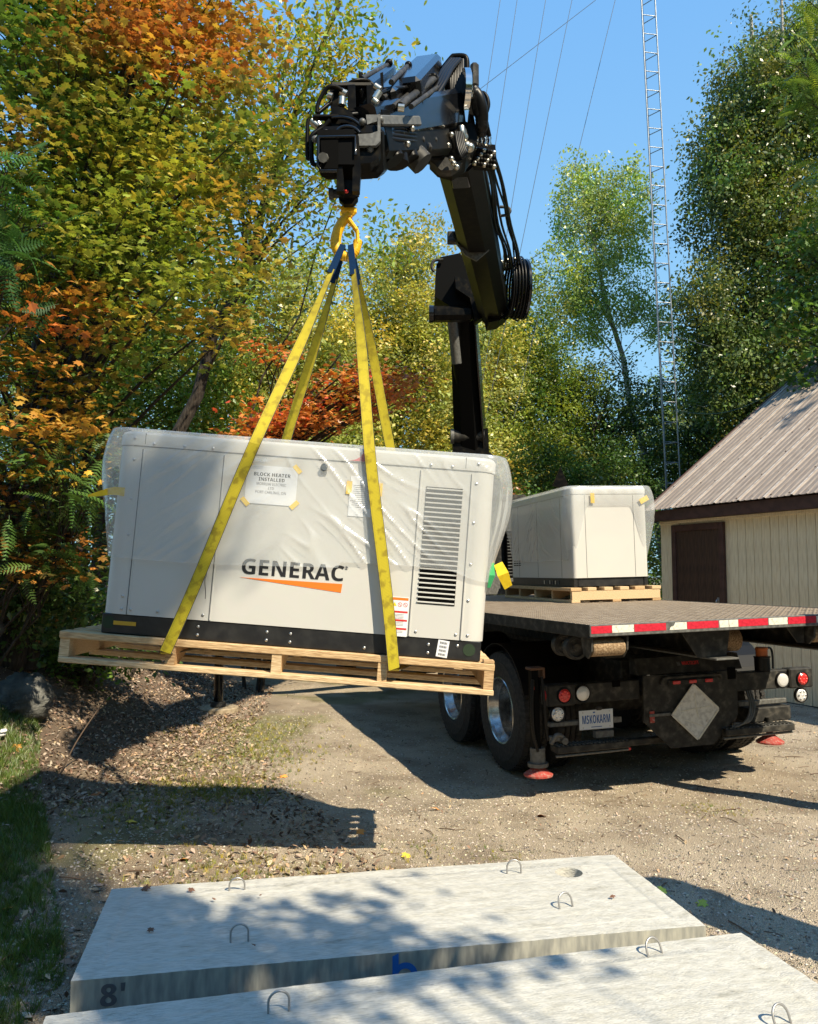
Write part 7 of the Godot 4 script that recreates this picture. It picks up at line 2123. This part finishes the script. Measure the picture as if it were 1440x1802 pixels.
	# orange sprouts and fern-like fronds on the left
	plant("maple_sapling", "knee high maple sapling with rusty leaves left of the generator", "sapling", Vector3(-3.9, 0, -7.4), Vector3(-3.4, 2.4, -7.0), 0.03,
		[[V.call(-3.25, 1.95, -6.9), V.call(0.65, 0.30, 0.4)], [V.call(-3.3, 2.5, -7.0), V.call(0.5, 0.25, 0.4)]], 46, LM.maple, 22, Vector3(0.16, 0.05, 0.16), 0.085, func(c: Vector3) -> Color: return pick(c, 80.0, ["rust", "orange", "dark", "olive"]) * 0.8, M.bark_dark)
	plant("sumac_bush", "blue green sumac fronds at the left edge beside the maple", "bush", Vector3(-3.9, 0, -6.6), Vector3(-3.1, 4.4, -5.9), 0.035,
		[[V.call(-3.0, 4.1, -5.8), V.call(0.42, 0.55, 0.4)], [V.call(-2.9, 4.75, -5.8), V.call(0.3, 0.2, 0.3)]], 30, LM.frond, 3, Vector3(0.12, 0.10, 0.12), 0.31, func(c: Vector3) -> Color: return pick(c, 60.0, ["dark", "green", "dark"]) * Color(0.75, 1.0, 1.2), M.bark_dark)
	plant("sumac_bush", "dark sumac fronds just left of the hanging generator", "bush", Vector3(-3.9, 0, -7.6), Vector3(-2.6, 2.7, -6.7), 0.014,
		[[V.call(-2.65, 2.55, -6.5), V.call(0.45, 0.35, 0.4)], [V.call(-3.0, 1.9, -6.8), V.call(0.4, 0.4, 0.3)]], 26, LM.frond, 3, Vector3(0.12, 0.10, 0.12), 0.30, func(c: Vector3) -> Color: return pick(c, 60.0, ["dark", "green", "dark"]), M.bark_dark)
	# ---- the woods further back, one mass
	var far := []
	var tint := []
	for i in 15000:
		var x := rng.randf_range(-26, 30)
		var z := rng.randf_range(-36, -25)
		var top := 7.0 + 2.5 * wob.get_noise_2d(x * 14.0, 4.0) + (2.5 if x < -4.0 or x > 10.0 else 0.0)
		var y := top * pow(rng.randf(), 0.75) + 0.2
		var s := rng.randf_range(1.6, 2.6)
		far.append(Transform3D(Basis.from_euler(Vector3(rng.randfn(0.3, 0.4), rng.randf() * TAU, rng.randfn(0, 0.4))).scaled(Vector3(s, s, s)), Vector3(x, y, z)))
		tint.append(jitter(pick(Vector3(x, y, z), 20.0, ["dark", "green", "olive", "green", "lime", "bright"]), 0.3))
	var fo := many("distant_woods", LM.spray, M.leaf, far, tint, self)
	tag(fo, "mass of woods closing the view behind the nearer trees", "woods", "", "stuff")
	# ---- the same woods closing round the clearing beside and behind the camera
	far = []
	tint = []
	for i in 16000:
		var ang := rng.randf_range(-2.45, 2.45)
		var r := 13.5 + 7.0 * rng.randf()
		var dir := Vector3(sin(ang), 0, cos(ang))
		var p := dir * r
		if p.z < -7.0:
			continue
		var high := 12.5 + 3.0 * wob.get_noise_2d(p.x * 8.0, p.z * 8.0)
		if ang > 0.2 and ang < 1.3:
			high = 7.0
		var s := rng.randf_range(2.2, 3.4)
		far.append(Transform3D(Basis.from_euler(Vector3(rng.randfn(0.3, 0.5), rng.randf() * TAU, rng.randfn(0, 0.5))).scaled(Vector3(s, s, s)), p + Vector3(0, high * pow(rng.randf(), 0.8), 0)))
		tint.append(jitter(pick(p, 20.0, ["dark", "green", "olive", "green", "lime"]), 0.3))
	var so := many("surrounding_woods", LM.spray, M.leaf, far, tint, self)
	tag(so, "mass of woods round the clearing on the camera's side", "woods", "", "stuff")
	# ---- the tree over the photographer that dapples the slabs
	plant("overhanging_tree", "tree over the photographer throwing dappled shade on slabs and generator", "tree", Vector3(8.6, 0, 8.4), Vector3(6.4, 14.2, 5.6), 0.22,
		[[V.call(5.35, 13.1, 3.8), V.call(0.6, 0.5, 0.5)], [V.call(5.1, 13.0, 3.9), V.call(0.6, 0.5, 0.6)], [V.call(5.8, 13.2, 3.8), V.call(0.4, 0.4, 0.35)], [V.call(2.75, 5.8, 0.75), V.call(0.65, 0.3, 0.42)], [V.call(2.7, 5.7, 1.45), V.call(0.65, 0.3, 0.4)], [V.call(3.45, 5.7, 0.65), V.call(0.5, 0.25, 0.35)], [V.call(1.35, 5.9, -0.35), V.call(0.7, 0.3, 0.45)], [V.call(1.55, 5.8, 0.75), V.call(0.6, 0.3, 0.5)]],
		140, LM.maple, 26, Vector3(0.145, 0.09, 0.145), 0.10, func(c: Vector3) -> Color: return pick(c, 50.0, ["green", "bright", "olive"]), M.bark_dark)


# ------------------------------------------------------------------ litter, grass, small things
func build_small() -> void:
	rng.seed = 77
	var brown := StandardMaterial3D.new()
	brown.albedo_color = L(0.16, 0.075, 0.045)
	brown.roughness = 0.8
	brown.cull_mode = BaseMaterial3D.CULL_DISABLED
	M["leaf_brown"] = brown
	# pebbles
	var st := MB.new()
	for f in [[Vector3(1, 0.1, 0), Vector3(0.2, 0.1, 0.9), Vector3(0.1, 0.7, 0.1)], [Vector3(0.2, 0.1, 0.9), Vector3(-0.9, 0.0, 0.3), Vector3(0.1, 0.7, 0.1)], [Vector3(-0.9, 0.0, 0.3), Vector3(-0.3, 0.1, -0.9), Vector3(0.1, 0.7, 0.1)], [Vector3(-0.3, 0.1, -0.9), Vector3(1, 0.1, 0), Vector3(0.1, 0.7, 0.1)], [Vector3(1, 0.1, 0), Vector3(0.2, 0.1, 0.9), Vector3(0.5, -0.5, 0.4)], [Vector3(0.2, 0.1, 0.9), Vector3(-0.9, 0.0, 0.3), Vector3(-0.3, -0.5, 0.5)]]:
		var n: Vector3 = (f[0] + f[1] + f[2]).normalized()
		st.flat(f[0], f[1], f[2], n)
	var where := []
	var tint := []
	for i in 95000:
		var d := 2.4 + 9.0 * pow(rng.randf(), 1.25)
		var x := rng.randf_range(-0.58, 0.62) * d
		if x < -2.0 and rng.randf() < 0.7:
			continue
		var s := 0.003 + 0.010 * pow(rng.randf(), 2.8)
		where.append(Transform3D(Basis.from_euler(Vector3(rng.randfn(0, 0.3), rng.randf() * TAU, rng.randfn(0, 0.3))).scaled(Vector3(s, s * 0.8, s)), on_ground(x, -d, s * 0.1)))
		var g := rng.randf_range(0.13, 0.66)
		tint.append(Color(g, g * rng.randf_range(0.83, 0.95), g * rng.randf_range(0.62, 0.82)))
	tag(many("gravel", st.mesh(), M.tinted_stone, where, tint, self), "loose gravel scattered over the driveway", "gravel", "", "stuff")
	# leaf litter
	where = []
	tint = []
	var lf := leaf_shape(false)
	for i in 27000:
		var d := 3.0 + 11.0 * pow(rng.randf(), 1.1)
		var toe := -2.45 - maxf(0.0, 7.5 - d) * 0.42 - maxf(0.0, d - 11.0) * 0.12
		var side := i % 5
		var pe := -0.35 - maxf(0.0, d - 4.7) * 0.37 - maxf(0.0, 4.7 - d) * 0.55
		var x := rng.randf_range(-0.5, 0.55) * d if side == 0 and i % 2 == 0 else (pe + 0.3 - absf(rng.randfn(0, 1.0)) if side == 1 else toe + 0.55 - absf(rng.randfn(0, 1.35)))
		if x > toe + 0.2 and side > 1 and rng.randf() < 0.5:
			continue
		var s := rng.randf_range(0.022, 0.058) * (0.6 if side == 0 else 1.0)
		where.append(Transform3D(Basis.from_euler(Vector3(rng.randfn(0, 0.5), rng.randf() * TAU, rng.randfn(0, 0.5))).scaled(Vector3(s, s, s)), on_ground(x, -d, rng.randf_range(0.004, 0.022))))
		var c: Color = [Color(0.22, 0.14, 0.095), Color(0.32, 0.23, 0.17), Color(0.13, 0.085, 0.06), Color(0.42, 0.33, 0.26), Color(0.44, 0.31, 0.19)][rng.randi_range(0, 4)]
		tint.append(jitter(c, 0.25))
	tag(many("leaf_litter", lf, M.dry_leaf, where, tint, self), "brown leaf litter covering the bank and drive edge", "leaf litter", "", "stuff")
	# small twigs and bark bits on the drive
	where = []
	tint = []
	var tw := MB.new()
	tw.tube([Vector3(-0.5, 0, 0), Vector3(-0.1, 0.04, 0.03), Vector3(0.5, 0, -0.02)], 0.024, 4)
	for i in 800:
		var d := 3.0 + 8.0 * rng.randf()
		var x := rng.randf_range(-0.55, 0.55) * d
		var s := rng.randf_range(0.02, 0.10) * (1.0 if i % 6 else 1.8)
		where.append(Transform3D(Basis.from_euler(Vector3(0, rng.randf() * TAU, rng.randfn(0, 0.1))).scaled(Vector3(s, s, s)), on_ground(x, -d, 0.004)))
		tint.append(jitter(Color(0.13, 0.085, 0.055), 0.4))
	tag(many("twigs", tw.mesh(), M.tinted_stone, where, tint, self), "small twigs and bark bits strewn over the drive", "twigs", "", "stuff")
	# grass
	var gb := MB.new()
	for i in 9:
		var a := rng.randf() * TAU
		var r0 := Vector3(cos(a), 0, sin(a)) * rng.randf_range(0.0, 0.25)
		var lean := Vector3(rng.randfn(0, 0.35), 1.0, rng.randfn(0, 0.35)) * rng.randf_range(0.5, 1.0)
		var w := Vector3(-sin(a), 0, cos(a)) * 0.035
		var n := Vector3(cos(a), 0.5, sin(a)).normalized()
		gb.tri(r0 - w, r0 + w, r0 + lean * 0.6 + w * 0.5, n, n, n)
		gb.tri(r0 - w, r0 + lean * 0.6 + w * 0.5, r0 + lean * 0.6 - w * 0.5, n, n, n)
		gb.tri(r0 + lean * 0.6 - w * 0.5, r0 + lean * 0.6 + w * 0.5, r0 + lean + Vector3(lean.x, -0.1, lean.z) * 0.3, n, n, n)
	where = []
	tint = []
	for i in 17000:
		var z := rng.randf_range(-8.2, -2.2)
		var x := -1.45 - maxf(0.0, -z - 3.6) * 0.48 - 1.6 * pow(rng.randf(), 1.5)
		var edge := -1.52 - maxf(0.0, -z - 3.6) * 0.46 + wob.get_noise_2d(x * 40.0, z * 40.0) * 0.35 + rng.randfn(0.0, 0.16)
		if x > edge:
			continue
		var s := rng.randf_range(0.04, 0.12) * clampf((edge - x) * 1.6 + 0.35, 0.3, 1.0)
		where.append(Transform3D(Basis(Vector3.UP, rng.randf() * TAU).scaled(Vector3(s * 0.9, s, s * 0.9)), on_ground(x, z, -0.004)))
		tint.append(jitter((P.green as Color).lerp(P.olive, rng.randf() * 0.5), 0.35))
	for q in [[-1.05, -4.75, 0.45, 260, 0.045], [-0.45, -4.68, 0.3, 120, 0.05], [-1.7, -7.2, 0.55, 700, 0.05], [-1.55, -8.6, 0.6, 500, 0.05], [-1.9, -9.9, 0.7, 450, 0.05], [-1.95, -6.2, 0.5, 300, 0.045], [1.9, -3.1, 0.3, 90, 0.03], [2.3, -6.3, 0.25, 110, 0.03], [0.1, -5.2, 0.3, 70, 0.03], [0.55, -5.05, 0.25, 70, 0.03]]:
		for i in q[3]:
			var x: float = q[0] + rng.randfn(0, q[2] * 0.6)
			var z: float = q[1] + rng.randfn(0, q[2] * 0.6)
			var s: float = q[4] * rng.randf_range(0.5, 1.3)
			where.append(Transform3D(Basis(Vector3.UP, rng.randf() * TAU).scaled(Vector3(s, s, s)), on_ground(x, z, -0.003)))
			tint.append(jitter((P.green as Color).lerp(P.gold, rng.randf() * 0.7), 0.3))
	tag(many("grass", gb.mesh(), M.leaf, where, tint, self), "short grass on the left verge with tufts along the drive", "grass", "", "stuff")
	# larger fallen leaves, one by one
	var lv := [[0.20, -6.3, "orange", 0.10, "orange leaf on the drive left of the truck's stabiliser foot"], [0.02, -4.75, "orange", 0.085, "orange leaf just behind the rear slab's middle"], [1.36, -4.55, "yellow", 0.075, "yellow leaf right of the rear slab's far corner"], [1.52, -4.38, "lime", 0.07, "yellow green leaf beside the dark shadow edge near the slab"], [-1.35, -5.05, "orange", 0.085, "orange leaf at the near edge of the generator's shadow"], [-0.95, -4.85, "gold", 0.08, "tan leaf among the grass tufts behind the slab"], [-0.33, -5.6, "orange", 0.07, "orange leaf at the shadow's right end near the drive middle"], [-1.95, -5.9, "gold", 0.10, "pale brown leaf lying inside the generator's shadow"], [-0.02, -5.1, "gold", 0.075, "golden leaf right of the shadow's lower corner"], [-2.05, -4.3, "orange", 0.10, "orange brown leaf on the verge left of the rear slab"], [-1.78, -3.75, "rust", 0.11, "rust brown leaf on the verge beside the slab's left end"], [-1.72, -3.35, "rust", 0.12, "large curled brown leaf by the slab's left front corner"], [0.95, -6.05, "rust", 0.08, "rust coloured leaf on the gravel in front of the truck's tail"], [-1.15, -7.7, "orange", 0.09, "orange leaf on the sunny grass strip under the pallet"], [-2.6, -7.0, "rust", 0.11, "brown leaf at the foot of the bank"], [-3.45, -7.35, "orange", 0.16, "large orange leaf on the bank beside the boulder"]]
	var mk := leaf_shape(true)
	for q in lv:
		var m := StandardMaterial3D.new()
		m.albedo_color = (P[q[2]] as Color).linear_to_srgb()
		m.roughness = 0.7
		m.cull_mode = BaseMaterial3D.CULL_DISABLED
		var s: float = q[3]
		var o := shown("fallen_leaf", mk, m, self, Transform3D(Basis.from_euler(Vector3(rng.randfn(0.1, 0.25), rng.randf() * TAU, rng.randfn(0, 0.25))).scaled(Vector3(s, s, s)), on_ground(q[0], q[1], 0.018)))
		tag(o, q[4], "leaf", "single fallen leaves on the ground")
	# boulder, scrap, dry stem
	var bo := MB.new()
	for i in 14:
		for k in 22:
			var q := []
			for w in [[i, k], [i + 1, k], [i + 1, k + 1], [i, k + 1]]:
				var th: float = PI * w[0] / 14.0
				var ph: float = TAU * (w[1] % 22) / 22.0
				var d := Vector3(sin(th) * cos(ph), cos(th), sin(th) * sin(ph))
				q.append(d * (1.0 + 0.35 * wob.get_noise_3dv(d * 40.0)) * Vector3(0.27, 0.24, 0.24))
			var n: Vector3 = (q[0] + q[2]).normalized()
			bo.tri(q[0], q[1], q[2], q[0].normalized(), q[1].normalized(), q[2].normalized())
			bo.tri(q[0], q[2], q[3], q[0].normalized(), q[2].normalized(), q[3].normalized())
	tag(part("boulder", bo, M.boulder, self, Transform3D(Basis(), on_ground(-3.72, -8.0, 0.12))), "rounded grey boulder half sunk in the leafy bank at left", "boulder")
	var sc := MB.new()
	sc.box(Vector3.ZERO, Vector3(0.13, 0.04, 0.07), 0.015)
	sc.box(Vector3(0.05, 0.03, 0.02), Vector3(0.06, 0.03, 0.05), 0.012)
	tag(part("white_scrap", sc, M.white_scrap, self, Transform3D(Basis.from_euler(Vector3(0.2, 0.4, 0.15)), on_ground(-3.6, -7.3, 0.05))), "small white scrap lying among the leaves on the bank", "scrap")
	var stem := MB.new()
	stem.tube(smooth([Vector3(0, -0.02, 0), Vector3(0.14, 0.26, 0.02), Vector3(0.30, 0.52, 0.0), Vector3(0.42, 0.68, -0.02)], 4), 0.008, 5, 0.004)
	stem.tube([Vector3(0.40, 0.66, -0.02), Vector3(0.46, 0.74, 0.0)], 0.003, 4)
	tag(part("dry_stem", stem, M.twig, self, Transform3D(Basis(), on_ground(-3.05, -7.3))), "single dry plant stem leaning to the right on the bank", "stem")
	# wooden pad under the crane's outrigger
	var pd := MB.new()
	pd.lathe([Vector2(0, 0.055), Vector2(0.25, 0.055), Vector2(0.27, 0.04), Vector2(0.27, -0.02)], Transform3D(), 28)
	tag(part("outrigger_pad", pd, M.wood_pad, self, Transform3D(Basis(), on_ground(-2.58, -11.25))), "round pale pad on the ground under the crane's outrigger post", "pad")
	# off to the right of the frame: a post and a stump whose shadows cross the drive
	var post := MB.new()
	post.tube([Vector3(0, -0.1, 0), Vector3(0.01, 1.0, 0), Vector3(0, 1.95, 0.01)], 0.13, 12, 0.10)
	tag(part("timber_post", post, M.bark_dark, self, Transform3D(Basis(), on_ground(3.45, -5.95))), "timber post past the right edge whose shadow reaches the truck's tail", "post")
	var stump := MB.new()
	stump.tube([Vector3(0, -0.1, 0), Vector3(0.02, 0.9, 0), Vector3(-0.02, 1.9, 0.02), Vector3(0.03, 2.25, -0.02)], 0.24, 12, 0.17)
	stump.tube([Vector3(0, 1.6, 0), Vector3(0.2, 2.0, 0.1), Vector3(0.3, 2.3, 0.1)], 0.06, 6)
	tag(part("dead_snag", stump, M.bark_dark, self, Transform3D(Basis(), on_ground(2.75, -2.95))), "broken dead trunk past the right edge shading the gravel beside the slabs", "dead trunk")
